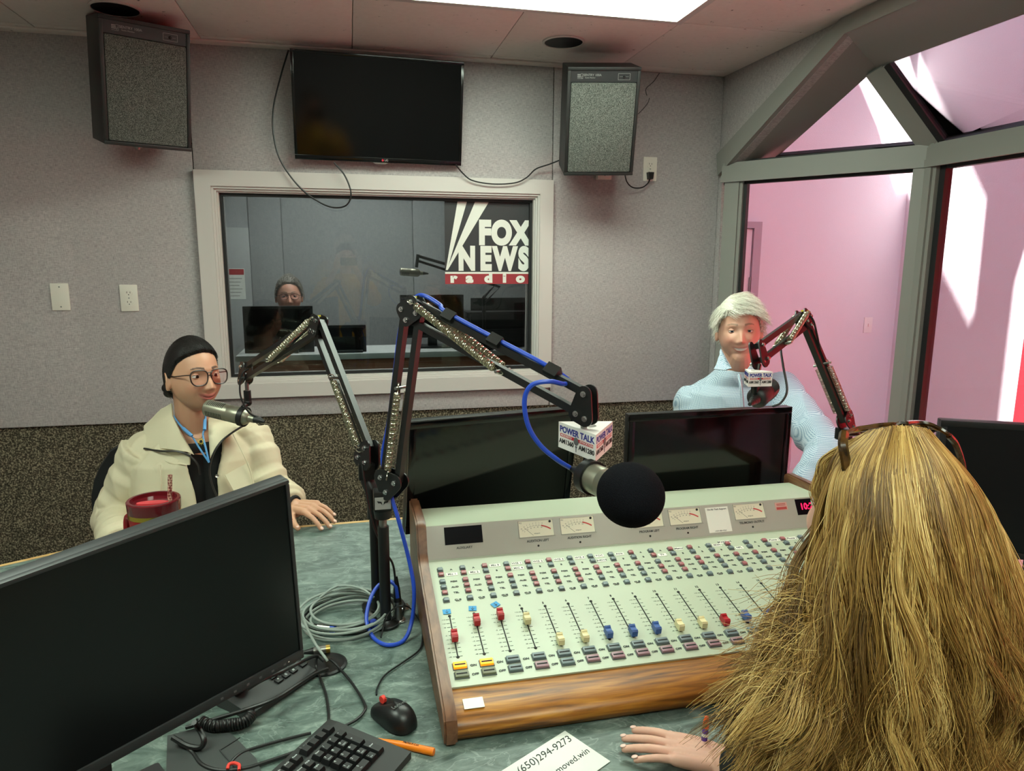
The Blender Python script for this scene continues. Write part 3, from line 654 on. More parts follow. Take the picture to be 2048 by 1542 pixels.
CAPS = {1: ('cap_red', .128), 2: ('cap_red', .168), 3: ('cap_red', .178), 4: ('cap_cream', .155), 5: ('cap_cream', .084), 6: ('cap_cream', .084), 7: ('cap_blue', .088), 8: ('cap_blue', .084), 9: ('cap_blue', .084), 10: ('cap_cream', .084),
        11: ('cap_cream', .084), 12: ('cap_red', .084), 13: ('cap_blue', .088), 14: ('cap_blue', .083), 15: ('cap_greyblue', .084)}
LAB = {1: (None, 'Mic 1'), 2: (None, 'Mic 2'), 3: ('Mic 3', None), 4: ('WIZ 1', 'MIC 4'), 5: ('WIZ 2', None), 6: ('WIZ 3', None), 7: ('WIZ 4', None), 8: ('TOC', 'NEWS'), 9: ('FOX', None), 11: (None, 'TV'), 12: ('Memo', None), 14: ('ISDN', None), 15: ('SPARTAN', 'NFL'), 17: ('Phone 1', None), 18: ('Phone 2', None)}
ROWS = (('A', .362), ('B', .343), ('P', .317), ('U', .297), ('T', .277), ('C', .252))
ink = MB(MP); tape = MB(MP); hand = MB(MP); ticks = MB(MP)
def TX(x, v, z=.0008): return Matrix.Translation((x, v, z))
cap_me = None
for ch in range(1, 21):
    X = .182+.0523*(ch-1)
    for k, v in ROWS: put_button('small', 'btn_red' if k in RED[ch] else 'btn_grey', X, v)
    on_c = 'btn_amber' if ch < 3 else 'btn_grey'; off_c = 'btn_olive' if ch < 3 else ('btn_grey' if ch in (3, 5) else 'btn_pink')
    put_button('wide', on_c, X, .053); put_button('wide', off_c, X, .029)
    la, lb = LAB.get(ch, (None, None))
    for k, v, txt, l in (('A', .362, 'A', la), ('B', .343, 'B', lb), ('P', .317, 'PGM', None), ('U', .297, 'AUD', None), ('T', .277, 'TEL', None), ('C', .252, 'CUE', None)):
        if l:
            w = .010+.0032*len(l); w = max(w, .022); xx = X+.012+w/2; dv = .010 if l == 'SPARTAN' else 0; xx = X-.003 if l == 'SPARTAN' else xx
            tape.box((xx-w/2, v+dv-.0055, .0003), (xx+w/2, v+dv+.0055, .0010)); text_mb(hand, l, .0088, TX(xx, v+dv, .0012), bold=.00012, depth=.0002)
        else: text_mb(ink, txt, .0070, TX(X+.0255, v-.001), bold=.00022, depth=.0002, xs=1.1)
    ink.box((X+.0205, .2465, .0003), (X+.0305, .2471, .0008))
    text_mb(ink, 'ON', .0074, TX(X+.0262, .052), bold=.00022, depth=.0002, xs=1.1); text_mb(ink, 'OFF', .0074, TX(X+.0262, .0285), bold=.00022, depth=.0002, xs=1.05)
    if ch > 3: text_mb(ink, str(ch), .0085, TX(X-.002, .2115), bold=.0002, depth=.0002)
    # fader slot, scale, cap
    f = MB(MP).box((X-.0012, .080, .0002), (X+.0012, .199, .0009)); f.cyl((X, .0785, 0), (X, .0785, .0012), .0032, n=12); f.cyl((X, .2005, 0), (X, .2005, .0012), .0032, n=12); f.build('fader_slot', 'black_slot', console)
    for i, nm in enumerate(('+15', '+10', '+5', '0', '-5', '-10', '-15', '-20', '-30', '-40')):
        vv = .190-.0122*i; ticks.box((X-.0095, vv, .0003), (X-.0025, vv+.0006, .0007)); ticks.box((X+.003, vv, .0003), (X+.0095, vv+.0006, .0007))
        if i != 3: text_mb(ticks, nm, .0042, TX(X-.0145, vv+.0003, .0005), depth=.0001)
    col, v = CAPS.get(ch, ('cap_blue', .084)); key = ('cap', col)
    if key not in btn_me:
        mb = MB(); prof = [(-.0115, 0), (.0115, 0), (.0115, .013), (.009, .0158), (.003, .0128), (-.003, .0125), (-.0085, .0150), (-.0115, .0125)]
        mb.prism(prof, -.0062, .0062, 0, Matrix.Translation((0, 0, .0045)) @ YZX); mb.box((-.0015, -.004, 0), (.0015, .004, .0055), 1)
        for yy in (-.0098, -.0078, .0048, .0072, .0094): mb.box((-.0058, yy-.0003, .0165), (.0058, yy+.0003, .0196), 0)
        me = mb.mesh('fader_cap'); o = link('fader_cap', me, [col, 'black_slot'], console, 40); btn_me[key] = o
    else: o = copy_part(btn_me[key], console)
    o.name = 'fader_cap'; o.matrix_local = MP @ Matrix.Translation((X, v, 0))
for x, v, a in ((.178, .2145, 0), (.234, .2165, -8), (.285, .2215, 30)):      # blue tape flags over channels 1 to 3
    M = MP @ Matrix.Translation((x, v, .0012)) @ Matrix.Rotation(math.radians(a), 4, 'Z')
    o = MB(M).box((-.0085, -.0075, 0), (.0085, .0075, .0006)).build('tape_flag', 'tape_blue', console)
    mb = MB(M @ Matrix.Translation((0, 0, .0009))); bar(mb, (0, .005, 0), (0, -.005, 0), .0009, .0004, (0, 0, 1)); bar(mb, (-.003, -.001, 0), (0, -.005, 0), .0009, .0004, (0, 0, 1)); bar(mb, (.003, -.001, 0), (0, -.005, 0), .0009, .0004, (0, 0, 1)); mb.build('tape_arrow', 'ink', o)
tag(ink.build('panel_lettering', 'ink', console, smooth=0), kind='stuff'); tag(ticks.build('fader_scales', 'ink', console, smooth=0), kind='stuff')
tag(tape.build('label_tape', 'tape', console, smooth=0), kind='stuff'); tag(hand.build('tape_lettering', 'ink', console, smooth=0), kind='stuff')
# meter bridge
def BX(x, v, z=.0016): return MBr @ Matrix.Translation((x, v, z))
MB(MBr).box((.201, .036, .001), (.293, .078, .002)).build('display_window', 'display_black', console)
inkb = MB()
for txt, x, v in (('AUXILIARY', .247, .027), ('AUDITION LEFT', .429, .0285), ('AUDITION RIGHT', .536, .0285), ('PROGRAM LEFT', .722, .0285), ('PROGRAM RIGHT', .826, .0285), ('TEL/MONO OUTPUT', 1.011, .0295)):
    text_mb(inkb, txt, .0078, BX(x, v), bold=.00018, depth=.0002)
inkb.build('meter_lettering', 'ink', console, smooth=0)['kind'] = 'stuff'
for x, v in ((.429, .0165), (.536, .0165), (.722, .0165), (.826, .0165), (1.011, .0175)): MB().lathe([(0, .0012), (.0026, .0012), (.0024, .0022), (0, .0024)], 12, 0, BX(x, v, 0)).build('trim_hole', 'black_slot', console)
def meter(xc, vc):
    w, h = .046, .0205; f = MB(BX(xc, vc, 0)).box((-w, -h, .0011), (w, h, .0020)).build('vu_meter', 'meter_face', console)
    mb = MB(BX(xc, vc, 0))
    for lo, hi in (((-w, -h), (w, -h+.0012)), ((-w, h-.0012), (w, h)), ((-w, -h), (-w+.0012, h)), ((w-.0035, -h), (w, h))): mb.box((lo[0], lo[1], .0019), (hi[0], hi[1], .0036))
    mb.build('meter_frame', 'bridge_metal', f)
    mb = MB(BX(xc, vc, 0)); R0 = .062; cy = -.055
    def arcp(a, r): return (math.sin(a)*r, cy+math.cos(a)*r)
    pts = [arcp(-.62+1.24*k/24*.66, R0) for k in range(25)]
    for a, b in zip(pts[:-1], pts[1:]): bar(mb, (*a, .0022), (*b, .0022), .0003, .0005, (0, 0, 1))
    for k, nm in enumerate(('20', '10', '7', '5', '3', '2', '1', '0')):
        a = -.60+.118*k; bar(mb, (*arcp(a, R0), .0022), (*arcp(a, R0+.0035), .0022), .0003, .0005, (0, 0, 1)); text_mb(mb, nm, .0036, Matrix.Translation((*arcp(a, R0+.0062), .0022)), depth=.0001)
    for k, nm in enumerate(('0', '20', '40', '60', '80', '100')): text_mb(mb, nm, .0032, Matrix.Translation((*arcp(-.56+.155*k, R0-.0040), .0022)), depth=.0001)
    text_mb(mb, 'VU', .0055, Matrix.Translation((-w+.006, h-.0055, .0022)), depth=.0001); text_mb(mb, 'simpson', .0045, Matrix.Translation((0, -.012, .0022)), depth=.0001)
    bar(mb, (-.030, .002, .0028), (-.010, -.0165, .0028), .0004, .0005, (0, 0, 1)); mb.build('scale_print', 'ink', f, smooth=0)['kind'] = 'stuff'
    mb = MB(BX(xc, vc, 0)); pts = [arcp(.20+.045*k, R0+.0005) for k in range(10)]
    for a, b in zip(pts[:-1], pts[1:]): bar(mb, (*a, .0022), (*b, .0022), .0030, .0005, (0, 0, 1))
    mb.build('red_arc', 'meter_red', f, smooth=0); MB(BX(xc, vc, 0)).cyl((w-.011, h-.0055, .002), (w-.011, h-.0055, .0032), .0030, n=14).build('peak_lamp', 'black_slot', f)
for xc in (.429, .5355, .720, .8265, 1.0105): meter(xc, .0585)
st = MB(BX(.9175, .0435, 0)).box((-.0325, -.0325, .0012), (.0325, .0325, .0018)).build('support_sticker', 'tape', console)
mb = MB(BX(.9175, .0435, 0)); text_mb(mb, 'On-Air Tech Support', .0062, Matrix.Translation((0, .027, .002)), bold=.0001, depth=.0001); text_mb(mb, '1-833-884-4263', .0052, Matrix.Translation((0, -.029, .002)), depth=.0001); mb.build('sticker_lettering', 'ink', st, smooth=0)
st = MB(BX(1.106, .065, 0)).box((-.018, -.0105, .0012), (.018, .0105, .0018)).build('asset_sticker', 'sticker_pink', console)
mb = MB(BX(1.106, .065, 0)); mb.box((-.015, -.0085, .0018), (.015, -.002, .0021))
for k in range(2): mb.box((-.013, .002+.0035*k, .0018), (.013, .0036+.0035*k, .0021))
mb.build('sticker_print', 'sticker_red', st, smooth=0)
ck = MB(MBr).box((1.150, .038, .001), (1.222, .080, .002)).build('clock_window', 'display_black', console)
mb = MB(); text_mb(mb, '10:27', .024, BX(1.186, .059, .0024), bold=.0003, depth=.0002, xs=.95); mb.build('clock_digits', 'led_red', ck, smooth=0)
ft = Vector((0, -1, .085)).normalized(); M = TC @ Matrix.Translation((.192, 1.1455, .8104)) @ Matrix.Rotation(math.radians(8), 4, 'X')
MB(M).box((-.0185, -.0125, .0), (.0185, .0125, .0009)).build('blank_sticker', 'tape', console)

# ================================================================ monitors
mat('logo_dim', (92, 92, 94), .5); mat('screen_matte', (7, 7, 9), .28, spec=.4); mat('screen_gloss', (5, 5, 6), .10, spec=.5); mat('bezel_grey', (46, 48, 50), .45)
def monitor(label, c, ypr, w, h, gloss, bez, stand_drop, bm_='black_gloss', thick=.03, group=None, chin=None):
    t = thing('computer_monitor', label, 'monitor', M=Matrix.Translation(c) @ RM(*ypr), group=group); W, Hh = w/2, h/2; ch_ = chin or bez
    MB().box((-W, .002, -Hh), (W, thick, Hh), bev=.004).box((-W*.6, thick-.004, -Hh*.6), (W*.6, thick+.03, Hh*.5), bev=.015).build('housing', 'black_plastic' if bm_ != 'bezel_grey' else 'bezel_grey', t)
    mb = MB()
    for lo, hi in (((-W, -.003, -Hh), (W, .006, -Hh+ch_)), ((-W, -.003, Hh-bez), (W, .006, Hh)), ((-W, -.003, -Hh+ch_), (-W+bez, .006, Hh-bez)), ((W-bez, -.003, -Hh+ch_), (W, .006, Hh-bez))): mb.box(lo, hi, bev=.002)
    mb.build('bezel', bm_, t)
    MB().box((-W+bez, 0, -Hh+ch_), (W-bez, .004, Hh-bez)).build('screen', gloss, t, smooth=0)
    return t
def mon_stand(t, drop, w=.11, back=.05, m='black_plastic', reach=.01):
    """neck and foot in world upright under the monitor"""
    Mi = (Matrix.Translation(t.location) @ t.rotation_euler.to_matrix().to_4x4()).inverted(); p = t.matrix_world if False else None
    q = Matrix.Translation(t.location) @ t.rotation_euler.to_matrix().to_4x4(); c = q @ Vector((0, back, 0)); yaw = t.rotation_euler.z
    R_ = Matrix.Translation((c.x, c.y, 0)) @ Matrix.Rotation(yaw, 4, 'Z')
    MB(Mi @ R_).box((-.03, -.01, ZT_+.01), (.03, .012, c.z-.03), bev=.004).box((-.03, -reach, c.z-.05), (.03, .012, c.z), bev=.004).build('stand_neck', m, t)
    MB(Mi @ R_).box((-w, -.09, ZT_+.001), (w, .09, ZT_+.014), bev=.006).build('stand_foot', m, t)
m1 = monitor('glossy black monitor behind the left end of the mixing console', (.376, 1.862, 1.025), (14.5, 6, 1.2), .51, .315, 'screen_gloss', .020, 0); mon_stand(m1, 0, back=.075)
m2 = monitor('glossy black monitor in front of the man in the checked shirt', (1.028, 1.86, .995), (2.5, 0, .3), .536, .335, 'screen_gloss', .020, 0); mon_stand(m2, 0, back=.06)
m3 = monitor('big matte black monitor in the left foreground', (-.321, .911, 1.097), (33.3, 10.3, -7.2), .541, .325, 'screen_matte', .006, 0, 'bezel_grey', .022, chin=.017)
mb = MB()
for k in range(6): mb.box((.135+.02*k, -.0034, -.1565), (.139+.02*k, -.0028, -.1525))
mb.build('menu_marks', 'logo_dim', m3); MB().box((.243, -.0034, -.1545), (.245, -.0028, -.1530)).build('power_light', 'tape', m3)
mon_stand(m3, 0, .12, .13, 'bezel_grey', .10)
c4_ = pD(2010, 960, 1.32)
m4 = monitor('black monitor at the right edge, beyond the blonde woman', (1.507, 1.19, 1.092), (-28, 0, 0), .50, .31, 'screen_matte', .014, 0, 'black_plastic'); mon_stand(m4, 0, back=.05)
# ================================================================ microphone booms
mat('boom_black', (17, 17, 18), .4); mat('spring_steel', (196, 190, 168), .28, 1); mat('mic_body', (150, 148, 132), .38, .75); mat('mic_dark', (30, 30, 30), .5)
mat('foam_black', (21, 21, 25), .98, spec=.05, bump=(500, .5), noise=(900, .5)); mat('cable_blue', (34, 74, 190), .4); mat('cable_black', (22, 23, 23), .45); mat('cable_grey', (142, 152, 146), .5)
mat('flag_white', (232, 228, 224), .5); mat('flag_blue', (40, 48, 140), .5); mat('flag_red', (196, 40, 50), .5); mat('flag_black', (24, 24, 26), .5); mat('flag_grey', (120, 120, 122), .4, .4); mat('tape_yellow', (212, 200, 30), .5)
def hull2(pts):
    pts = sorted(set((round(p[0], 6), round(p[1], 6)) for p in pts))
    def half(ps):
        o = []
        for p in ps:
            while len(o) > 1 and (o[-1][0]-o[-2][0])*(p[1]-o[-2][1])-(o[-1][1]-o[-2][1])*(p[0]-o[-2][0]) <= 0: o.pop()
            o.append(p)
        return o
    a = half(pts); b = half(pts[::-1]); return a[:-1]+b[:-1]
def helix(p, q, r, wire, pitch, mb):
    p = Vector(p); q = Vector(q); x, y, d = basis(q-p); L = (q-p).length; lead = min(.012, L*.1); n = max(4, int((L-2*lead)/pitch)); pts = [p+x*0]
    for k in range(n*12+1):
        a = 2*math.pi*k/12; pts.append(p+d*(lead+(L-2*lead)*k/(n*12))+(x*math.cos(a)+y*math.sin(a))*r)
    pts.append(q); mb.tube(pts, wire, 4)
    for e, s in ((p, -1), (q, 1)):
        ring = [e+d*(s*.004)+(d*math.cos(a)+x*math.sin(a))*(r*.95) for a in [2*math.pi*k/14 for k in range(14)]]; mb.tube(ring, wire*1.1, 5, closed=True)
def bolt(mb, p, n, r, h):
    n = Vector(n).normalized(); p = Vector(p); mb.cyl(p, p+n*h*.4, r*1.35, n=14); mb.cyl(p+n*h*.4, p+n*h, r, r*.9, n=6)
def boom(name, label, base, elbow, tip, group, gap=.042, side_k=1, spr=(.05, .62)):
    base, elbow, tip = Vector(base), Vector(elbow), Vector(tip); t = thing(name, label, 'microphone arm', base, group); T = Matrix.Translation(-base)
    # working plane of the arm
    side = (elbow-base).cross(tip-elbow)
    if side.dot(CAM-elbow) < 0: side = -side
    side.normalize()
    def seg(a, b, nm):
        d = (b-a).normalized(); o = side.cross(d).normalized()
        if o.z < 0: o = -o
        ends = []
        for s in (1, -1):
            pa, pb = a+o*(gap/2*s), b+o*(gap/2*s); ends.append((pa, pb)); bar(MB(T), pa, pb, .014, .015, side).build(nm, 'boom_black', t, smooth=0)
        return ends
    lo = seg(base, elbow, 'lower_bar'); up = seg(elbow, tip, 'upper_bar')
    dlo, dup = (elbow-base).normalized(), (tip-elbow).normalized()
    # joint cheek plates with bolts
    def plates(pts, rad, nm):
        o = sum(pts, Vector())/len(pts); e1 = (pts[0]-o).normalized() if (pts[0]-o).length > 1e-4 else dlo
        e1 = (e1-side*e1.dot(side)).normalized(); e2 = side.cross(e1)
        poly = hull2([((p-o).dot(e1)+math.cos(a)*rad, (p-o).dot(e2)+math.sin(a)*rad) for p in pts for a in [2*math.pi*k/18 for k in range(18)]])
        for s in (-1, 1):
            M = T @ Matrix.Translation(o+side*(s*.0125)) @ Matrix((e1, e2, side)).transposed().to_4x4()
            pl = MB(M).prism(poly, -.0018, .0018).build(nm, 'boom_black', t, smooth=30)
            for p in pts:
                mb = MB(T); bolt(mb, p+side*(s*.0138), side*s, .0042, .006); mb.build('bolt', 'chrome', pl)
    plates([lo[0][0], lo[1][0], base-dlo*.028], .019, 'base_plate'); plates([lo[0][1], lo[1][1], up[0][0], up[1][0]], .014, 'elbow_plate'); plates([up[0][1], up[1][1], tip+dup*.012-Vector((0, 0, .022))], .015, 'head_plate')
    # springs, one on either side of each segment
    for s in (-1, 1):
        sd = side*(s*.017)
        mb = MB(T); helix(base+dlo*.012+sd, base+dlo*((elbow-base).length*.56)+lo[1][0]*0+sd, .0074, .0011, .0031, mb); mb.build('spring', 'spring_steel', t)
        mb = MB(T); low = up[1] if up[1][0].z < up[0][0].z else up[0]; L = (tip-elbow).length
        helix(up[0][0]+dup*.004+sd, low[0]+dup*(L*.58)+sd, .0074, .0011, .0031, mb); mb.build('spring', 'spring_steel', t)
        mb = MB(T); a = low[0]+dup*(L*.58); mb.cyl(a, a+sd*1.5, .0035, n=10); mb.build('spring_pin', 'steel', t); mb = MB(T); b = base+dlo*((elbow-base).length*.56); mb.cyl(b-sd*.2, b+sd*1.5, .0035, n=10); mb.build('spring_pin', 'steel', t)
    mb = MB(T); mb.cbox(elbow+Vector((0, 0, gap*.72)), (.016, .012, .0035)); mb.build('warning_tape', 'tape_yellow', t)
    return t, T, side, lo, up
def re_mic(name, label, front, back, r=.027, foam=None):
    """large broadcast microphone, front grille first"""
    front, back = Vector(front), Vector(back); t = thing(name, label, 'microphone', back); M = Matrix.Translation(-back) @ frame(front, back-front); L = (back-front).length
    MB(M).lathe([(0, 0), (r*.80, 0), (r*.97, .004), (r, .012), (r, L*.52), (r*.985, L*.53), (r*.985, L*.55), (r, L*.56), (r, L*.90), (r*.78, L*.965), (r*.5, L)], 36).build('body', 'mic_body', t)
    MB(M).lathe([(0, -.0008), (r*.78, -.0008), (r*.74, .001)], 28).build('front_grille', 'mic_dark', t)
    n = 10 if not foam else 7
    mb = MB(M)                                            # side vents
    for k in range(n):
        for a0 in range(4):
            an = a0*math.pi/2+.5; z0 = L*.10+k*L*.038
            mb.tube([(math.cos(an+w)*r*1.004, math.sin(an+w)*r*1.004, z0) for w in [(-.42+.84*i/6) for i in range(7)]], .0011, 4)
    tag(mb.build('side_vents', 'mic_dark', t), kind='stuff')
    d = (back-front).normalized()
    MB(Matrix.Translation(-back)).cyl(back-d*.004, back+d*.018, .0125, .0118, 20).build('cable_socket', 'mic_body', t)
    MB(Matrix.Translation(-back)).cyl(back+d*.018, back+d*.030, .0112, .009, 18).cyl(back+d*.030, back+d*.052, .0085, .0045, 14).build('cable_plug', 'mic_dark', t)
    if foam:
        ax = (front-back).normalized(); c = front+ax*.004; Mf = Matrix.Translation(-back) @ frame(c, ax); prof = []
        for k in range(22):
            a = -1.12+(math.pi/2+1.12)*k/21; prof.append((math.cos(a)*foam, math.sin(a)*foam*1.12))
        MB(Mf).lathe(prof, 44).build('foam_windscreen', 'foam_black', t, smooth=180)
    return t
def mic_flag(label, top, h, face_txt=True, hole=.014):
    """three-sided printed box: top = three corners (front, right, left)"""
    top = [Vector(p) for p in top]; c = sum(top, Vector())/3; t = thing('microphone_flag', label, 'microphone flag', c-Vector((0, 0, h))); T = Matrix.Translation(-(c-Vector((0, 0, h))))
    poly = [(p.x, p.y) for p in top]
    if sum(poly[i][0]*poly[(i+1) % 3][1]-poly[(i+1) % 3][0]*poly[i][1] for i in range(3)) < 0: poly = poly[::-1]
    hl = [(c.x+math.cos(-a)*hole, c.y+math.sin(-a)*hole) for a in [2*math.pi*k/24 for k in range(24)]]
    MB(T).prism(poly, c.z-h, c.z, holes=[hl]).build('box', 'flag_white', t, smooth=0)
    for i in range(3):
        a = Vector((*poly[i], c.z)); b = Vector((*poly[(i+1) % 3], c.z)); d = (b-a).normalized(); w = (b-a).length; n = Vector((d.y, -d.x, 0))
        M = T @ Matrix.Translation((a+b)/2+n*.0003-Vector((0, 0, h/2))) @ Matrix((d, Vector((0, 0, 1)), n)).transposed().to_4x4(); s = h/.050; k = w/.066
        f = MB(M)
        text_mb(f, 'POWER TALK', .0165*s, Matrix.Translation((0, .0125*s, 0)), bold=.00045, xs=.60*k/s, depth=.0002); g = f.build('print_blue', 'flag_blue', t, smooth=0)
        f = MB(M); f.box((-w*.44, -.0015*s, -.0001), (w*.44, .0045*s, .0003)); f.build('print_band', 'flag_red', t, smooth=0)
        f = MB(M); text_mb(f, 'MODESTO', .0056*s, Matrix.Translation((-w*.27, .0015*s, .0004)), bold=.0001, xs=.75*k/s, depth=.0001); text_mb(f, 'STOCKTON', .0056*s, Matrix.Translation((w*.27, .0015*s, .0004)), bold=.0001, xs=.75*k/s, depth=.0001); f.build('print_white', 'flag_white', t, smooth=0)
        f = MB(M); text_mb(f, 'AM1360', .0125*s, Matrix.Translation((-w*.27, -.0105*s, 0)), bold=.0003, xs=.62*k/s, depth=.0002); text_mb(f, 'AM1280', .0125*s, Matrix.Translation((w*.27, -.0105*s, 0)), bold=.0003, xs=.62*k/s, depth=.0002); f.build('print_black', 'flag_black', t, smooth=0)
        f = MB(M); f.prism([(math.cos(q)*.0042*s*k, math.sin(q)*.0075*s-.001*s) for q in [2*math.pi*j/16 for j in range(16)]], 0, .0007); f.box((-.0009*s, -.021*s, 0), (.0009*s, -.009*s, .0006)); f.box((-.0028*s, -.0125*s, 0), (.0028*s, -.0105*s, .0006)); f.build('print_microphone', 'flag_grey', t, smooth=0)
    return t
GB = 'scissor microphone arms on the desk'
# --- main boom, right of its neighbour on the twin posts
bB, eB, tB = pD(783, 958, 1.575), pD(826, 622, 1.49), pD(1166, 806, 1.30)
boomB, T, side, lo, up = boom('microphone_boom', 'nearest black spring arm reaching right over the mixing console', bB, eB, tB, GB, gap=.040)
pB = pZ(772, 1250, ZT_); top = bB-Vector((0, 0, .03))
mb = MB(T); mb.cyl((pB.x, pB.y, ZT_+.010), (pB.x, pB.y, top.z-.085), .0125, n=20); mb.build('post', 'boom_black', boomB)
mb = MB(T); mb.cyl((pB.x, pB.y, top.z-.09), (pB.x, pB.y, top.z-.055), .0085, n=16); mb.build('post_spigot', 'steel', boomB)
mb = MB(T); mb.cyl((pB.x, pB.y, top.z-.065), (pB.x, pB.y, top.z-.045), .018, .021, 20); mb.cbox((pB.x, pB.y, top.z-.022), (.040, .040, .046), bev=.004); mb.build('swivel_block', 'boom_black', boomB)
n = (CAM-Vector((pB.x, pB.y, CAM.z))).normalized(); x_ = Vector((-n.y, n.x, 0))
Mp = T @ Matrix.Translation(Vector((pB.x, pB.y, top.z-.024))+Vector((0, -.0205, 0))) @ Matrix.Rotation(math.pi/2, 4, 'X')
pl = MB(Mp).box((-.0175, -.014, 0), (.0175, .014, .001)).build('maker_plate', 'print_grey', boomB)
mb = MB(Mp); mb.prism([(-.013, .006), (-.003, .004), (-.001, -.004), (-.005, .001), (-.010, .001)], .001, .0016); mb.prism([(.013, .006), (.010, .001), (.005, .001), (.001, -.004), (.003, .004)], .001, .0016); mb.build('maker_mark', 'flag_black', pl)
MB(T).lathe([(.0, 0), (.030, 0), (.030, .005), (.022, .008), (.016, .016), (0, .016)], 36, 0, Matrix.Translation((pB.x, pB.y, ZT_+.001))).build('foot', 'boom_black', boomB)
# --- second boom, on the rear post, leading to the woman's microphone
bA, eA, tA = pD(733, 905, 1.66), pD(636, 652, 1.86), pD(492, 745, 2.17)
boomA, TA, sideA, loA, upA = boom('microphone_boom', 'black spring arm reaching left to the seated woman', bA, eA, tA, GB, gap=.036)
pA = pZ(757, 1215, ZT_); pA = Vector((pB.x-.018, pB.y+.075, ZT_))
mb = MB(TA); q0 = Vector((pA.x, pA.y, ZT_+.02)); mb.cyl(q0-Vector((0, 0, .019)), (pA.x, pA.y, bA.z-.15), .0115, n=18); mb.build('post', 'boom_black', boomA)
mb = MB(TA); mb.tube(spline([Vector((pA.x, pA.y, bA.z-.155)), Vector((pA.x, pA.y, bA.z-.10)), Vector((bA.x, bA.y, bA.z-.07)), Vector((bA.x, bA.y, bA.z-.045))], 8), .016, 14); mb.build('riser_elbow', 'boom_black', boomA)
mb = MB(TA); mb.cbox((bA.x, bA.y, bA.z-.042), (.040, .040, .040), bev=.004); mb.build('swivel_block', 'boom_black', boomA)
MB(TA).lathe([(.0, 0), (.05, 0), (.05, .006), (.025, .010), (.016, .018), (0, .018)], 32, 0, Matrix.Translation((pA.x, pA.y+.02, ZT_+.001)) @ Matrix.Scale(.7, 4)).build('foot', 'boom_black', boomA)
# --- third boom, by the man
bC, eC, tC = pD(1690, 838, 2.08), pD(1608, 640, 2.02), pD(1520, 706, 1.76)
boomC, TCm, sideC, loC, upC = boom('microphone_boom', 'black spring arm in front of the man in the checked shirt', bC, eC, tC, GB, gap=.036)
mb = MB(TCm); mb.cbox((bC.x, bC.y, bC.z-.045), (.036, .036, .036), bev=.004); mb.cyl((bC.x, bC.y, ZT_+.002), (bC.x, bC.y, bC.z-.055), .0115, n=18); mb.build('post', 'boom_black', boomC)
MB(TCm).lathe([(.0, 0), (.06, 0), (.06, .006), (.016, .018), (0, .018)], 32, 0, Matrix.Translation((bC.x, bC.y, ZT_+.001))).build('foot', 'boom_black', boomC)
# --- microphones
micA_f, micA_b = pD(413, 815, 2.20), pD(499, 836, 2.17)
micA = re_mic('microphone', 'grey broadcast microphone at the mouth of the woman in the beige jacket', micA_f, micA_b, .0268)
def yoke(t, boom_o, T, tip, mic_c, r, drop=.035):
    """stem and swivel ring that carries the microphone"""
    mb = MB(T); a = Vector(tip)-Vector((0, 0, .03)); mb.cyl(a, a-Vector((0, 0, drop)), .006, n=12); mb.build('stem', 'steel', boom_o)
    mb = MB(T); b = a-Vector((0, 0, drop)); mb.cyl(b+Vector((0, 0, .004)), b-Vector((0, 0, .028)), .011, n=16); mb.sphere(b-Vector((0, 0, .033)), .0125, 14, 10); mb.tube([b-Vector((0, 0, .035)), mic_c], .008, 10); mb.build('swivel', 'boom_black', boom_o)
mcA = micA_f.lerp(micA_b, .86)
yoke(None, boomA, TA, tA, mcA+Vector((0, 0, .0268)), .0268, .03)
MB(TA @ frame(mcA, micA_b-micA_f)).lathe([(.0272, -.008), (.031, -.008), (.031, .008), (.0272, .008), (.0272, -.008)], 28).build('clamp_ring', 'boom_black', boomA)
zt_ = pD(1192, 870, 1.262).z
flagB = mic_flag('white three-sided microphone flag under the nearest boom, reading POWER TALK', [pD(1192, 870, 1.262), pZ(1225.5, 842.3, zt_), pZ(1117.5, 843, zt_)], .050)
cB = (pD(1192, 870, 1.262)+pZ(1225.5, 842.3, zt_)+pZ(1117.5, 843, zt_))/3
micB_b, micB_f = pD(1172, 950, 1.285), pD(1258, 988, 1.175)
micB = re_mic('microphone', 'silver microphone with black foam ball above the mixing console', micB_f, micB_b, .0265, foam=.0535)
mb = MB(T); mb.cyl(tB-Vector((0, 0, .03)), Vector((cB.x, cB.y, zt_-.06)), .006, n=12); mb.build('stem', 'steel', boomB)
mcB = micB_b.lerp(micB_f, .12)
mb = MB(T); mb.cyl((cB.x, cB.y, zt_-.050), (cB.x, cB.y, zt_-.078), .010, n=16); mb.tube([Vector((cB.x, cB.y, zt_-.07)), mcB+Vector((0, 0, .024))], .009, 12); mb.build('swivel', 'boom_black', boomB)
MB(T @ frame(mcB, micB_f-micB_b)).lathe([(.0268, -.010), (.031, -.010), (.031, .010), (.0268, .010), (.0268, -.010)], 28).build('clamp_ring', 'boom_black', boomB)
ztc = pD(1497, 744, 1.70).z
fc = [pD(1498, 745, 1.70), pD(1545.5, 742, 1.71)]; d_ = (fc[1]-fc[0]); d_.z = 0; nb_ = Vector((-d_.y, d_.x, 0)).normalized(); third = (fc[0]+fc[1])/2+nb_*d_.length*.8-d_*.25
fcs = [Vector((p.x, p.y, ztc)) for p in (fc[0], fc[1], third)]
flagC = mic_flag('small white microphone flag in front of the man, reading POWER TALK', fcs, .036, hole=.011)
cC = sum(fcs, Vector())/3
mb = MB(TCm); mb.cyl(tC-Vector((0, 0, .03)), Vector((cC.x, cC.y, ztc-.045)), .006, n=12); mb.build('stem', 'steel', boomC)
micC_b, micC_f = pD(1512, 798, 1.735), pD(1540, 774, 1.835)
micC = re_mic('microphone', 'dark microphone behind the small flag, aimed at the man', micC_f, micC_b, .026)
for ch in micC.children: ch.data.materials[0] = MAT['mic_dark']
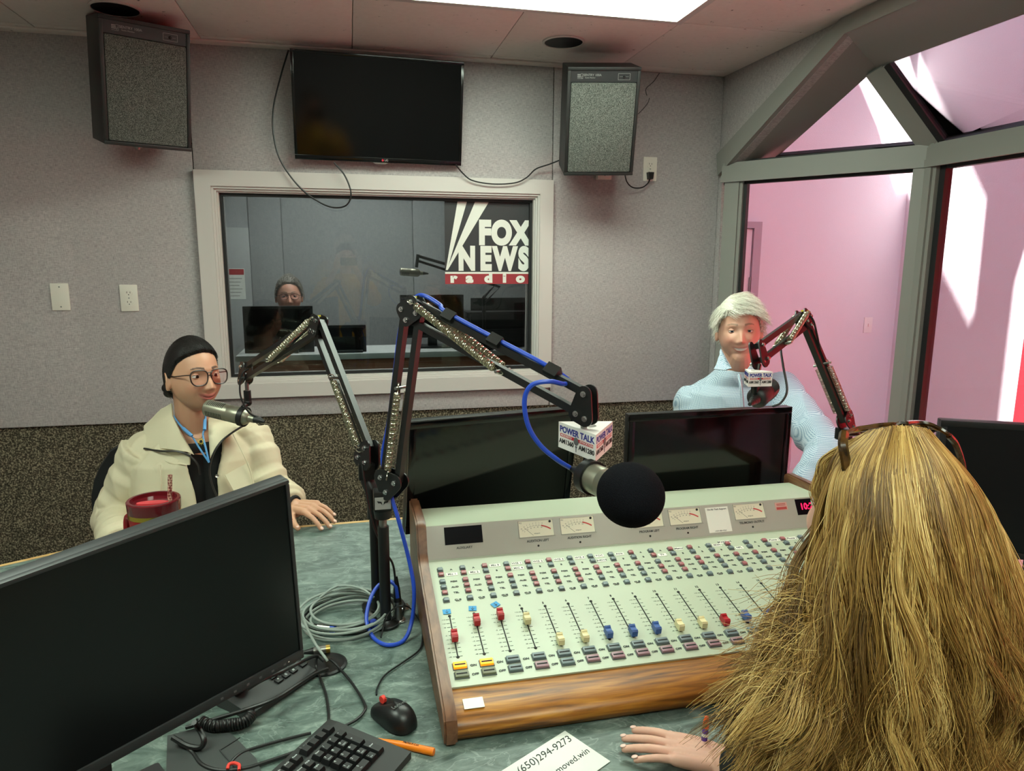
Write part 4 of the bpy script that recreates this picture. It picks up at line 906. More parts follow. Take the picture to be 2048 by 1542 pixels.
mb = MB(TCm); mb.tube([Vector((cC.x, cC.y, ztc-.036)), Vector((cC.x, cC.y, ztc-.05)), micC_b.lerp(micC_f, .3)+Vector((0, 0, .022))], .008, 12); mb.cyl(micC_b.lerp(micC_f, .12), micC_b.lerp(micC_f, .12)+pD(1530, 800, 1.72)-pD(1510, 796, 1.72), .005, n=10); mb.build('swivel', 'boom_black', boomC)
# --- boom cables
d = (micB_b-micB_f).normalized(); e0 = micB_b+d*.05
offs = side*(-.0)+Vector((0, 0, .0)); ulow = up[0] if up[0][0].z > up[1][0].z else up[1]
def along(f, dz=.012): return ulow[0].lerp(ulow[1], f)+Vector((0, 0, dz))
oL = pD(800, 700, 1.545)
cord('microphone_cable', 'bright blue cable running over the nearest boom and down to the desk', [e0, pD(1115, 920, 1.30), pD(1080, 890, 1.29), pD(1056, 850, 1.28), pD(1049, 800, 1.27), pD(1064, 770, 1.265), pD(1100, 763, 1.27), pD(1128, 768, 1.30), pD(1137, 760, 1.345), along(.78), along(.55), along(.33), along(.18, .014), pD(880, 610, 1.46), pD(850, 592, 1.48), pD(832, 594, 1.51), pD(815, 620, 1.535), pD(800, 660, 1.56), pD(790, 740, 1.575), pD(778, 840, 1.59), pD(765, 920, 1.60), pD(782, 990, 1.585), pD(797, 1040, 1.58), pD(818, 1120, 1.60), pD(828, 1180, 1.60), pD(824, 1240, 1.60), pZ(808, 1280, ZT_+.006), pZ(775, 1290, ZT_+.006), pZ(747, 1275, ZT_+.006), pD(733, 1240, 1.615), pD(740, 1200, 1.64), pD(756, 1172, 1.66), pD(776, 1162, 1.66), pD(791, 1172, 1.66), pD(795, 1196, 1.66)], .0045, 'cable_blue', n=10, res=8)
for f in (.22, .5, .82):
    p = ulow[0].lerp(ulow[1], f); dd = (ulow[1]-ulow[0]).normalized(); MB(T).tube([p-dd*.014+Vector((0, 0, .006)), p+dd*.014+Vector((0, 0, .006))], .0155, 4).build('cable_clip', 'cable_black', boomB)
dA = (micA_b-micA_f).normalized()
cord('microphone_cable', "thin black cable curling from the woman's microphone to its boom", [micA_b+dA*.05, pD(520, 836, 2.17), pD(498, 825, 2.15), pD(482, 795, 2.14), pD(480, 765, 2.14), pD(486, 745, 2.14), pD(497, 738, 2.15)], .0028, 'cable_black')
cord('microphone_cable', 'black cable hanging behind the third boom beside the man', [pD(1600, 625, 2.02), pD(1575, 655, 1.98), pD(1562, 690, 1.92), pD(1566, 730, 1.88), pD(1574, 780, 1.86), pD(1562, 805, 1.86), pD(1545, 813, 1.86)], .003, 'cable_black')
cord('microphone_cable', 'black cable arching over the elbow of the third boom', [pD(1612, 626, 2.0), pD(1626, 640, 2.0), pD(1634, 670, 2.02), pD(1640, 700, 2.03)], .003, 'cable_black')
cord('microphone_cable', 'thin black cable down the rear boom post to the desk socket', [pD(724, 920, 1.645), pD(727, 950, 1.64), pD(735, 1000, 1.64), pD(748, 1055, 1.63), pD(772, 1105, 1.64), pD(786, 1130, 1.65), pD(792, 1172, 1.66)], .0026, 'cable_black')
# ================================================================ things on the desk
Z0 = ZT_+.0012
mat('key_black', (24, 25, 26), .45); mat('kb_case', (40, 42, 42), .5); mat('legend', (190, 200, 200), .5); mat('mouse_black', (20, 21, 22), .38); mat('logo_dark', (84, 88, 88), .4); mat('wheel_red', (224, 60, 48), .5)
mat('paper', (226, 230, 224), .7); mat('pen_ink', (28, 34, 34), .6); mat('marker_orange', (240, 128, 18), .4); mat('pen_purple', (84, 52, 150), .4); mat('pen_orange', (232, 92, 34), .4); mat('phone_grey', (52, 54, 55), .45); mat('base_grey', (58, 62, 62), .5)
mat('tumbler_red', (158, 14, 26), .28, .2); mat('gold', (214, 178, 74), .25, 1); mat('lid_red', (96, 18, 26), .15, coat=.5); mat('lid_pink', (196, 60, 66), .25)
# keyboard
K0 = pZ(658, 1444, Z0+.018); kx = Vector((.60, .80, 0)).normalized(); ky = Vector((-kx.y, kx.x, 0))
kb = thing('keyboard', 'black computer keyboard with its number pad towards the console', 'keyboard', M=Matrix.Translation(Vector((K0.x, K0.y, Z0))) @ Matrix((kx, ky, Vector((0, 0, 1)))).transposed().to_4x4())
MB().prism([(-.172, 0), (0, 0), (0, .024), (-.02, .025), (-.172, .013)], -.445, 0, 0, YZX).build('case', 'kb_case', kb, smooth=0)
kme = {}; leg = MB()
def key(x, y, w=1, d=1, txt=None, sm=None):
    """x, y: key centre in keyboard space, units of metres"""
    k = (w, d)
    zz = .0145+.0125*(y+.172)/.172
    if k not in kme:
        a, b = .0172*w+.0018*(w-1), .0172*d+.0018*(d-1); vs = []
        for z, s in ((0, 0), (.006, .0012), (.0085, .0026)):
            vs += [(-a/2+s, -b/2+s*.7, z), (a/2-s, -b/2+s*.7, z), (a/2-s, b/2-s*1.2, z), (-a/2+s, b/2-s*1.2, z)]
        fs = [(3, 2, 1, 0), (8, 9, 10, 11)]+[(q*4+i, q*4+(i+1) % 4, q*4+4+(i+1) % 4, q*4+4+i) for q in range(2) for i in range(4)]
        o = MB().add(vs, fs).build('key', 'key_black', kb, smooth=20); kme[k] = o
    else: o = copy_part(kme[k], kb, name='key')
    M = Matrix.Translation((x, y, zz)) @ Matrix.Rotation(math.atan2(.0125, .172), 4, 'X'); o.matrix_local = M
    if txt: text_mb(leg, txt, .0065 if len(txt) < 3 else .0042, M @ Matrix.Translation((-.0045, .003, .0088)), align='LEFT', depth=.00008, bold=.00008)
    if sm: text_mb(leg, sm, .0036, M @ Matrix.Translation((-.0045, -.0035, .0088)), align='LEFT', depth=.00008)
u = .019; y0 = -.048
pad = [['Num', '/', '*', '-'], ['7', '8', '9', None], ['4', '5', '6', None], ['1', '2', '3', None], ['0', None, '.', None]]
subs = {'7': 'Home', '9': 'PgUp', '1': 'End', '3': 'PgDn', '0': 'Ins', '.': 'Del', '5': None}
for r_, row in enumerate(pad):
    for c_, s_ in enumerate(row):
        x = -.030-u*(3-c_)-0.0; y = y0-u*r_
        if s_ == '0': key(x+u/2, y, 2, 1, '0', 'Ins')
        elif s_: key(x, y, 1, 1, s_, subs.get(s_))
key(-.030, y0-u*1.5, 1, 2, '+'); key(-.030, y0-u*3.5, 1, 2, 'Enter')
for r_, row in enumerate((('Ins', 'Home', 'PgUp'), ('Del', 'End', 'PgDn'))):
    for c_, s_ in enumerate(row): key(-.112-u*(2-c_), y0-u*r_, 1, 1, s_)
key(-.112-u, y0-u*3, 1, 1, '^')
for c_, s_ in enumerate(('<', 'v', '>')): key(-.112-u*(2-c_), y0-u*4, 1, 1, s_)
for c_, s_ in enumerate(('PrtSc', 'ScrLk', 'Pause')): key(-.112-u*(2-c_), y0+.026, 1, 1, s_)
for c_ in range(4): key(-.030-u*c_, y0+.026, 1, 1)
for r_ in range(5):
    for c_ in range(14): key(-.182-u*c_, y0-u*r_, 1, 1)
for c_ in range(13): key(-.182-u*c_*1.07, y0+.026, 1, 1)
tag(leg.build('key_legends', 'legend', kb, smooth=0), kind='stuff')
mb = MB(); text_mb(mb, 'Lenovo', .0125, Matrix.Translation((-.066, -.0085, .0256)), bold=.0002, depth=.0002); mb.build('lettering', 'logo_dark', kb, smooth=0)
# mouse
mf, mr_ = pZ(752, 1392, Z0+.012), pZ(830, 1448, Z0+.012); md = (mr_-mf); md.z = 0; md.normalize(); mc = pZ(787, 1428, Z0+.012)
mouse = thing('computer_mouse', 'black computer mouse with a red scroll wheel beside the console', 'mouse', M=Matrix.Translation((mc.x, mc.y, Z0)) @ Matrix((Vector((md.y, -md.x, 0))*-1, -md, Vector((0, 0, 1)))).transposed().to_4x4())
mb = MB(); vs = []; fs = []; N, K = 28, 9
for k in range(K+1):
    ph = math.pi/2*k/K
    for i in range(N):
        a = 2*math.pi*i/N; ca, sa = math.cos(a), math.sin(a); e = .72
        x = .030*math.copysign(abs(ca)**e, ca)*(1-.10*math.exp(-((sa-.1)/.35)**2)); y = .053*math.copysign(abs(sa)**.85, sa); rr = math.cos(ph)**.62 if k < K else 0.02
        hh = .036+.004*(-(y/.053)) - .010*max(0, y/.053)**2
        vs.append((x*rr, y*rr, .002+(hh-.002)*math.sin(ph)**.9))
for k in range(K):
    for i in range(N): j = (i+1) % N; fs.append((k*N+i, k*N+j, (k+1)*N+j, (k+1)*N+i))
fs.append(tuple(reversed(range(N)))); fs.append(tuple(range(K*N, (K+1)*N)))
mb.add(vs, fs).build('shell', 'mouse_black', mouse, smooth=60)
MB().cyl((-.0035, .032, .0268), (.0035, .032, .0268), .0072, n=18).build('scroll_wheel', 'wheel_red', mouse)
mb = MB(); bar(mb, (0, .024, .0348), (0, .010, .0388), .0009, .001, (0, 0, 1)); mb.build('button_seam', 'dark_black', mouse)
mb = MB(); text_mb(mb, 'Lenovo', .0105, Matrix.Translation((0, -.018, .0398)) @ Matrix.Rotation(math.radians(4), 4, 'X'), bold=.0001, depth=.0004); mb.build('lettering', 'logo_dark', mouse, smooth=0)
zc_ = Z0+.003
cord('mouse_cable', 'thin black cable winding from the mouse past the boom posts', [pZ(753, 1390, Z0+.010), pZ(755, 1375, zc_), pZ(770, 1350, zc_), pZ(805, 1325, zc_), pZ(838, 1300, zc_), pZ(845, 1275, zc_), pZ(843, 1250, zc_), pZ(828, 1225, zc_+.002), pD(812, 1212, 1.65), pD(790, 1216, 1.64), pD(772, 1235, 1.63), pZ(762, 1275, zc_)], .0019, 'cable_black', n=6)
# note paper with handwriting
pA_, pB_ = pZ(1130, 1462, Z0), pZ(1222, 1522, Z0); pe = (pZ(1005, 1541, Z0)-pA_).normalized(); px_ = -pe; py_ = Vector((-px_.y, px_.x, 0))
if (pB_-pA_).dot(py_) > 0: py_ = -py_
note = thing('note_paper', 'white note with a handwritten phone number', 'paper', M=Matrix.Translation(pA_) @ Matrix((px_, -py_ if px_.cross(-py_).z > 0 else py_, Vector((0, 0, 1)))).transposed().to_4x4())
sgn = 1 if (note.matrix_world.to_3x3() @ Vector((0, 1, 0))).dot(pB_-pA_) > 0 else -1
wd = (pB_-pA_).length; MB().box((-.215, min(0, sgn*wd), 0), (0, max(0, sgn*wd), .0006)).build('sheet', 'paper', note, smooth=0)
for tx_, sz_, yy_ in (('(650)294-9273', .0225, -.020), ('moved.win', .019, -.062)):
    mb = MB(); text_mb(mb, tx_, sz_, Matrix.Translation((-.008, yy_, .0009)), align='RIGHT', depth=.0001, shear=.25, xs=.95); mb.build('handwriting', 'pen_ink', note, smooth=0)
# marker pen
a, b = pZ(752, 1478, Z0+.005), pZ(868, 1504, Z0+.005); mk = thing('marker_pen', 'orange marker pen lying behind the keyboard', 'marker', (a+b)/2); T = Matrix.Translation(-(a+b)/2); d = (b-a).normalized()
MB(T).tube([a, a+d*.012, a+d*.03, a+d*.05, b-d*.002, b], [.0022, .003, .0045, .0062, .0068, .0058], 14).build('barrel', 'marker_orange', mk)
mb = MB(T); nrm = Vector((0, 0, 1)); sd = nrm.cross(d)*-1
text_mb(mb, 'Marks-A-Lot', .0058, Matrix.Translation((a+b)/2+d*.012+Vector((0, 0, .0066))) @ Matrix((d, nrm.cross(d), nrm)).transposed().to_4x4(), depth=.0003); mb.build('lettering', 'pen_ink', mk, smooth=0)
# desk phone mostly hidden by the foreground monitor
ka, kb_, kc = pZ(553, 1360, .784), pZ(572, 1348, .784), pZ(591, 1335, .784); ux = (kc-ka); ux.z = 0; ux.normalize(); uy = Vector((-ux.y, ux.x, 0)); 
phone = thing('desk_phone', 'dark grey desk telephone half hidden under the foreground monitor', 'telephone', M=Matrix.Translation(Vector((kb_.x, kb_.y, Z0))) @ Matrix((ux, uy, Vector((0, 0, 1)))).transposed().to_4x4())
sl = math.radians(8)
MB().prism([(-.030, 0), (.17, 0), (.17, .046), (-.030, .013)], -.115, .052, 0, YZX).build('case', 'phone_grey', phone, smooth=0)
mk_ = None; legp = MB()
for r_, row in enumerate((('*', '0', '#'), ('7', '8', '9'), ('4', '5', '6'), ('1', '2', '3'))):
    for c_, s_ in enumerate(row):
        x, y = -.019+.019*c_, .0+.0165*r_; M = Matrix.Translation((x, y, (.0182+y*.165))) @ Matrix.Rotation(sl, 4, 'X')
        if not mk_: mk_ = MB().box((-.0075, -.006, 0), (.0075, .006, .004), bev=.0012).build('phone_key', 'key_black', phone); o = mk_
        else: o = copy_part(mk_, phone, name='phone_key')
        o.matrix_local = M; text_mb(legp, s_, .0085, M @ Matrix.Translation((0, .0005, .0042)), depth=.0001, bold=.0001)
for k in range(3):
    M = Matrix.Translation((.045, .018*k, .0182+.018*k*.165)) @ Matrix.Rotation(sl, 4, 'X'); o = copy_part(mk_, phone, name='phone_key'); o.matrix_local = M
legp.build('key_legends', 'legend', phone, smooth=0)['kind'] = 'stuff'
MB().tube(spline([(-.085, .02, .036), (-.088, .06, .052), (-.088, .12, .062), (-.085, .165, .064)], 6), [.020]*7+[.016]*6+[.020]*6, 14).build('handset', 'black_plastic', phone)
cp = spline([pZ(503, 1405, Z0+.012), pZ(505, 1425, Z0+.012), pZ(490, 1443, Z0+.012), pZ(455, 1450, Z0+.012), pZ(425, 1452, Z0+.012), pZ(395, 1440, Z0+.014)], 130); pts = []
for k, p in enumerate(cp):
    q = cp[min(k+1, len(cp)-1)]-cp[max(k-1, 0)]; x, y, _ = basis(q); a = k*.36; r = .0085 if 160 < k < 620 else .002; pts.append(p+x*math.cos(a)*r+y*math.sin(a)*r)
o = MB(Matrix.Translation(-cp[0])).tube(pts, .0024, 6).build('handset_cable', 'cable_black'); o.location = cp[0]; tag(o, 'black coiled handset cable under the foreground monitor', 'cable')
# cable grommet with cables rising out of it
gp = pZ(652, 1330, Z0); gm = thing('cable_grommet', 'round black cable grommet in the desk top', 'cable grommet', gp)
MB().lathe([(.030, 0), (.043, 0), (.043, .003), (.038, .005), (.030, .003)], 32).build('ring', 'black_plastic', gm); MB().lathe([(0, .0005), (.031, .0005), (.031, .0012), (0, .0012)], 28).build('hole', 'dark_black', gm)
def zc(x, y, dz=.004): return pZ(x, y, Z0+dz)
KC = 'keyboard and monitor cables'
cord('keyboard_cable', 'black cable from the back of the keyboard up to the grommet', [zc(657, 1446, .012), zc(657, 1425), zc(652, 1390), zc(640, 1355), zc(633, 1335), zc(634, 1315, .02), zc(645, 1318, .015)], .0026, 'cable_black')
cord('power_cable', 'black cable bending between the mouse and the keyboard', [zc(690, 1452), zc(712, 1440), zc(727, 1425), zc(730, 1410), zc(708, 1372), zc(682, 1340, .006), zc(664, 1322, .012), zc(650, 1318, .008)], .0026, 'cable_black')
cord('power_cable', 'upper of two long black cables under the foreground monitor', [zc(648, 1322, .02), zc(632, 1312, .03), zc(600, 1325, .050), zc(560, 1345, .050), zc(525, 1360, .06), zc(495, 1378, .05)], .0035, 'cable_black')
cord('power_cable', 'lower long black cable running below the foreground monitor', [zc(655, 1338, .012), zc(630, 1348, .02), zc(595, 1370, .03), zc(550, 1398, .03), zc(490, 1420, .02), zc(400, 1447, .015), zc(372, 1455, .01)], .0038, 'cable_black')
cord('power_cable', 'black cable from the keyboard towards the lower left', [zc(622, 1466), zc(585, 1475), zc(530, 1490), zc(485, 1505), zc(462, 1525), zc(452, 1545)], .0028, 'cable_black')
cord('power_cable', 'thick black monitor cable looping at lower left', [zc(345, 1475, .02), zc(375, 1492, .01), zc(400, 1495, .01), zc(408, 1480, .02), zc(398, 1458, .03), zc(388, 1445, .05)], .0048, 'cable_black')
cord('power_cable', 'thick black cable curving along the bottom left edge', [zc(360, 1480, .012), zc(385, 1505), zc(405, 1530), zc(440, 1541), zc(490, 1537), zc(530, 1525), zc(580, 1508), zc(610, 1496)], .0034, 'cable_black')
t = thing('monitor_base', 'flat grey base plate at the lower left of the desk', 'monitor base', zc(430, 1520, 0))
T = Matrix.Translation(-t.location); q = [zc(x, y, 0) for x, y in ((335, 1475), (440, 1448), (512, 1520), (545, 1600), (330, 1640))]
MB(T).prism([(p.x, p.y) for p in q][::-1], Z0, Z0+.004).build('plate', 'base_grey', t, smooth=0); mb = MB(T); bar(mb, zc(440, 1500, .005), zc(480, 1475, .005), .002, .001); bar(mb, zc(440, 1500, .005), zc(500, 1570, .005), .002, .001); mb.build('groove', 'bezel_grey', t)
o = MB(Matrix.Translation(-zc(466, 1531))).tube(spline([zc(455, 1538, .008), zc(458, 1529, .011), zc(468, 1526, .012), zc(478, 1530, .011), zc(478, 1540, .008)], 8), .0028, 8).build('cable_tie', 'wheel_red'); o.location = zc(466, 1531); tag(o, 'red cable tie around the black cables at lower left', 'cable tie')
# grey coiled cable
cc = pZ(692, 1240, Z0); rng = random.Random(3); pts = []
for k in range(7*20):
    a = 2*math.pi*k/20+2.2; lp = k/20; r = .088+.013*math.sin(lp*2.1)+.006*math.sin(lp*5+1); ox, oy = .010*math.sin(lp*1.7), .010*math.cos(lp*2.3)
    pts.append(cc+Vector((ox+r*1.05*math.cos(a), oy+r*math.sin(a), .006+.0040*lp+.005*math.sin(a+lp))))
pts += [zc(640, 1195, .05), zc(675, 1172, .05), zc(720, 1176, .05), zc(748, 1195, .04)]
o = MB(Matrix.Translation(-cc)).tube(spline(pts, 3), .0030, 8).build('coiled_cable', 'cable_grey'); o.location = cc; tag(o, 'grey microphone cable coiled on the desk by the boom posts', 'cable')
cord('microphone_cable', 'grey cable end trailing forward from the coil to the grommet', [zc(608, 1240, .03), zc(617, 1262, .034), zc(632, 1290, .03), zc(648, 1312, .02), zc(655, 1322, .012)], .0030, 'cable_grey')
pts = []
for k in range(4*20):
    a = 2*math.pi*k/20; lp = k/20; r = .098+.012*math.sin(lp*2.9); pts.append(cc+Vector((.014+.012*math.sin(lp*3)+r*1.12*math.cos(a), .03+.010*math.cos(lp*2)+r*.95*math.sin(a), .0035+.001*lp)))
o = MB(Matrix.Translation(-cc)).tube(spline(pts, 3), .0031, 8).build('coiled_cable', 'cable_black'); o.location = cc; tag(o, 'black cable coiled beneath the grey cable coil', 'cable')
def xlr(label, a, b, front):
    a, b = Vector(a), Vector(b); t = thing('cable_connector', label, 'connector', a); T = Matrix.Translation(-a); d = (b-a).normalized(); L = (b-a).length
    MB(T).cyl(a, a+d*L*.75, .0088, n=18).cyl(a+d*L*.30, a+d*L*.36, .0096, n=18).build('shell', 'steel', t); MB(T).cyl(a+d*L*.75, b, .0090, .0086, 18).build('collar', front, t); MB(T).cyl(a-d*.02, a, .004, .0075, 12).build('boot', 'cable_black', t)
xlr('silver cable connector with blue tip lying in the grey coil', zc(636, 1254, .014), zc(670, 1258, .014), 'cable_blue')
xlr('gold coloured cable connector below the grey coil', zc(627, 1302, .012), zc(660, 1297, .012), 'brass')
xlr('silver connector leaning on the right of the grey coil', zc(735, 1228, .012), zc(748, 1240, .012), 'steel')
mat('fuzzy_blue', (40, 60, 150), .95, bump=(800, .8)); p = zc(747, 1252, .012)
o = MB().sphere((0, 0, 0), (.0125, .0125, .017), 18, 12).build('foam_ball', 'fuzzy_blue', smooth=180); o.location = p; tag(o, 'small fuzzy blue ball beside the boom post', 'foam ball')
o = MB().prism([(-.012, -.006), (.010, -.009), (.014, .002), (.002, .008), (-.010, .005)], 0, .006).build('tape_scrap', 'cable_blue'); o.location = zc(560, 1391, 0); tag(o, 'scrap of blue tape on the desk below the telephone', 'tape')
# desk microphone sockets by the posts
for (x, y, lab, up_) in ((797, 1240, 'chrome desk socket holding an upright black microphone plug', True), (806, 1215, 'empty chrome desk socket behind the plugged one', False)):
    p = pZ(x, y, Z0); t = thing('desk_socket', lab, 'socket', p)
    MB().lathe([(0, 0), (.0165, 0), (.0165, .002), (.0135, .004), (0, .004)], 28).build('flange', 'chrome', t); MB().box((-.013, -.016, .0005), (.013, .016, .0025), bev=.001).build('face_plate', 'chrome', t)
    if up_:
        MB().cyl((0, 0, .003), (-.001, .004, .045), .0098, .0092, 20).build('plug_shell', 'steel', t); MB().cyl((-.001, .004, .045), (-.002, .008, .078), .0094, .0078, 18).cyl((-.002, .008, .078), (-.003, .011, .105), .0072, .004, 14).build('plug_boot', 'black_plastic', t)
    else: MB().cyl((0, 0, .003), (0, 0, .006), .009, n=18).build('socket_hole', 'dark_black', t)
# tumbler with straw
tp = pD(307, 997, 1.70); zt2 = tp.z; hT = zt2-Z0
tum = thing('tumbler', 'red tumbler with gold band, dark lid and patterned straw', 'tumbler', (tp.x, tp.y, Z0)); s = .0585
MB().lathe([(0, 0), (.036, 0), (.038, .004), (.040, hT*.35), (.050, hT*.50), (s*.97, hT*.84), (s*.97, hT*.86)], 40).build('cup', 'tumbler_red', tum)
MB().lathe([(s*.965, hT*.855), (s*.99, hT*.855), (s*.99, hT*.895), (s*.965, hT*.895), (s*.965, hT*.855)], 40).build('gold_band', 'gold', tum)
MB().lathe([(0, hT*.885), (s*.975, hT*.885), (s, hT*.90), (s*1.02, hT*.99), (s*.99, hT), (s*.88, hT), (s*.86, hT*.965), (0, hT*.96)], 40).build('lid', 'lid_red', tum)
MB().lathe([(0, 0), (s*.42, 0), (s*.40, .006), (0, .006)], 24, 0, Matrix.Translation((.0, -.012, hT*.96)) @ Matrix.Scale(1.5, 4, (1, 0, 0)) @ Matrix.Scale(.55, 4, (0, 1, 0))).build('lid_slider', 'lid_pink', tum)
def straw_mat():
    m = mat('straw_pattern', (150, 80, 70), .3); nt = m.node_tree; b = nt.nodes['Principled BSDF']; tc = nt.nodes.new('ShaderNodeTexCoord'); mp = nt.nodes.new('ShaderNodeMapping'); mp.inputs['Rotation'].default_value = (.3, .78, .78); mp.inputs['Scale'].default_value = (1, 1, 1)
    ck = nt.nodes.new('ShaderNodeTexChecker'); ck.inputs['Scale'].default_value = 190; ck.inputs[1].default_value = lin((120, 52, 48)); ck.inputs[2].default_value = lin((206, 170, 150)); nt.links.new(tc.outputs['Object'], mp.inputs[0]); nt.links.new(mp.outputs[0], ck.inputs[0]); nt.links.new(ck.outputs[0], b.inputs['Base Color'])
straw_mat(); a, b = Vector((.032, .0, hT*.80)), pD(340, 950, 1.70)-Vector((tp.x, tp.y, Z0))
MB().tube([a, b], .0052, 14).build('straw', 'straw_pattern', tum)
MB().tube(spline([(-.052, .02, hT*.80), (-.075, .05, hT*.78), (-.082, .06, hT*.62), (-.070, .05, hT*.48), (-.045, .02, hT*.46)], 8), .008, 10).build('handle', 'tumbler_red', tum)

# ================================================================ control room furniture, seen through the glass
mat('counter_white', (196, 200, 200), .4); mat('counter_wood', (140, 84, 56), .5); mat('paper_red', (170, 52, 58), .6); mat('rack_black', (22, 22, 24), .5); mat('door_pale', (168, 172, 172), .5)
YC = 4.35; zc0 = pY(830, 704, YC).z; xcl, xcr = pY(470, 700, YC).x, 1.68
ct = thing('counter', 'white topped wooden counter in the control room', 'counter', ((xcl+xcr)/2, YC+.20, 0)); T = Matrix.Translation(-ct.location)
MB(T).box((xcl, YC, zc0-.035), (xcr, YC+.40, zc0), bev=.004).build('top', 'counter_white', ct); MB(T).box((xcl+.02, YC+.02, .0), (xcr-.02, YC+.38, zc0-.035)).build('cabinet', 'counter_wood', ct, smooth=0)
for k in range(4): x = xcl+.04+k*.60; MB(T).box((x, YC+.008, .12), (min(x+.58, xcr-.03), YC+.022, zc0-.06), bev=.003).build('front_panel', 'counter_wood', ct)
def far_monitor(label, x0, y0, x1, y1, Y, zb=None):
    a, b = pY(x0, y0, Y), pY(x1, y1, Y); t = thing('computer_monitor', label, 'monitor', ((a.x+b.x)/2, Y, zb if zb else b.z)); T = Matrix.Translation(-t.location)
    MB(T).box((a.x, Y, b.z), (b.x, Y+.03, a.z), bev=.004).build('housing', 'black_plastic', t); MB(T).box((a.x+.015, Y-.002, b.z+.02), (b.x-.015, Y+.004, a.z-.015)).build('screen', 'screen_matte', t, smooth=0)
    c = (a.x+b.x)/2; z = zb if zb else b.z-.2
    MB(T).box((c-.03, Y+.012, z+.01), (c+.03, Y+.04, b.z+.06), bev=.003).build('stand_neck', 'black_plastic', t); MB(T).box((c-.11, Y-.05, z+.001), (c+.11, Y+.10, z+.014), bev=.004).build('stand_foot', 'black_plastic', t); return t
far_monitor('black monitor hiding the chin of the man in the control room', 484, 613, 629, 705, YC+.12, zc0)
far_monitor('smaller black monitor right of the man in the control room', 642, 651, 734, 728, YC+.07, zc0)
far_monitor('black monitor on the counter near the window sign', 800, 590, 928, 674, YC+.20, zc0)
a, b = pY(450, 455, CYB-.02), pY(497, 455, CYB-.02); dz = a.z
d2 = struct(thing('door_2', None, None, ((a.x+b.x)/2-.2, CYB-.014, 0)), 'pale door at the left of the control room wall'); T = Matrix.Translation(-d2.location)
MB(T).box((b.x-.80, CYB-.04, .0), (b.x, CYB-.013, dz), bev=.003).build('door_leaf', 'door_pale', d2)
MB(T).cyl((b.x-.72, CYB-.06, 1.0), (b.x-.72, CYB-.04, 1.0), .025, n=16).build('door_handle', 'steel', d2)
a, b = pY(452, 537, CYB-.045), pY(492, 598, CYB-.045); nt2 = thing('posted_notice', 'white posted notice with red heading on the control room door', 'notice', ((a.x+b.x)/2, CYB-.0405, b.z)); T = Matrix.Translation(-nt2.location)
MB(T).box((a.x, CYB-.0415, b.z), (b.x, CYB-.0405, a.z)).build('sheet', 'paper', nt2); MB(T).box((a.x+.004, CYB-.0425, a.z-.045), (b.x-.004, CYB-.0414, a.z-.004)).build('heading', 'paper_red', nt2)
mb = MB(T)
for k in range(6): mb.box((a.x+.015, CYB-.0422, a.z-.075-.025*k), (b.x-.02-.01*(k % 3), CYB-.0414, a.z-.070-.025*k))
mb.build('text_lines', 'print_grey', nt2)['kind'] = 'stuff'
a, b = pY(935, 625, YC+.12), pY(1085, 700, YC+.12); rk = thing('equipment_rack', 'black equipment rack behind the window sign', 'equipment rack', ((a.x+b.x)/2, YC+.22, zc0)); T = Matrix.Translation(-rk.location)
MB(T).box((a.x, YC+.12, zc0+.002), (min(b.x, 1.6), YC+.32, a.z), bev=.005).build('case', 'rack_black', rk)
for k in range(3): MB(T).box((a.x+.02, YC+.112, zc0+.04+.1*k), (min(b.x, 1.6)-.02, YC+.121, zc0+.12+.1*k), bev=.002).build('rack_unit', 'panel_black', rk)
q0, q1, q2 = pY(968, 700, YC+.05), pY(1000, 560, YC+.2), pY(836, 512, YC+.1); q3 = pY(833, 535, YC+.1)
bm2 = thing('microphone_boom', 'thin black boom arm in the control room, ending left of the sign', 'microphone arm', (q0.x, q0.y, zc0)); T = Matrix.Translation(-bm2.location)
MB(T).cyl((q0.x, q0.y, zc0+.001), (q0.x, q0.y, zc0+.012), .06, n=24).cyl((q0.x, q0.y, zc0+.01), (q0.x, q0.y, q1.z-.1), .012, n=12).build('post', 'boom_black', bm2)
mb = MB(T); mb.tube([(q0.x, q0.y, q1.z-.1), q1, q2], .009, 8); mb.build('upper_bar', 'boom_black', bm2); mb = MB(T); mb.tube([(q0.x, q0.y, q1.z-.14), q1-Vector((0, 0, .045)), q2-Vector((0, 0, .03))], .008, 8); mb.build('lower_bar', 'boom_black', bm2)
mb = MB(T); mb.cyl(q2+Vector((0, 0, .01)), q3, .010, n=12); mb.build('stem', 'boom_black', bm2)
re_mic('microphone', 'grey microphone in the control room seen through the glass', pY(800, 543, YC+.1), pY(840, 546, YC+.1), .024)
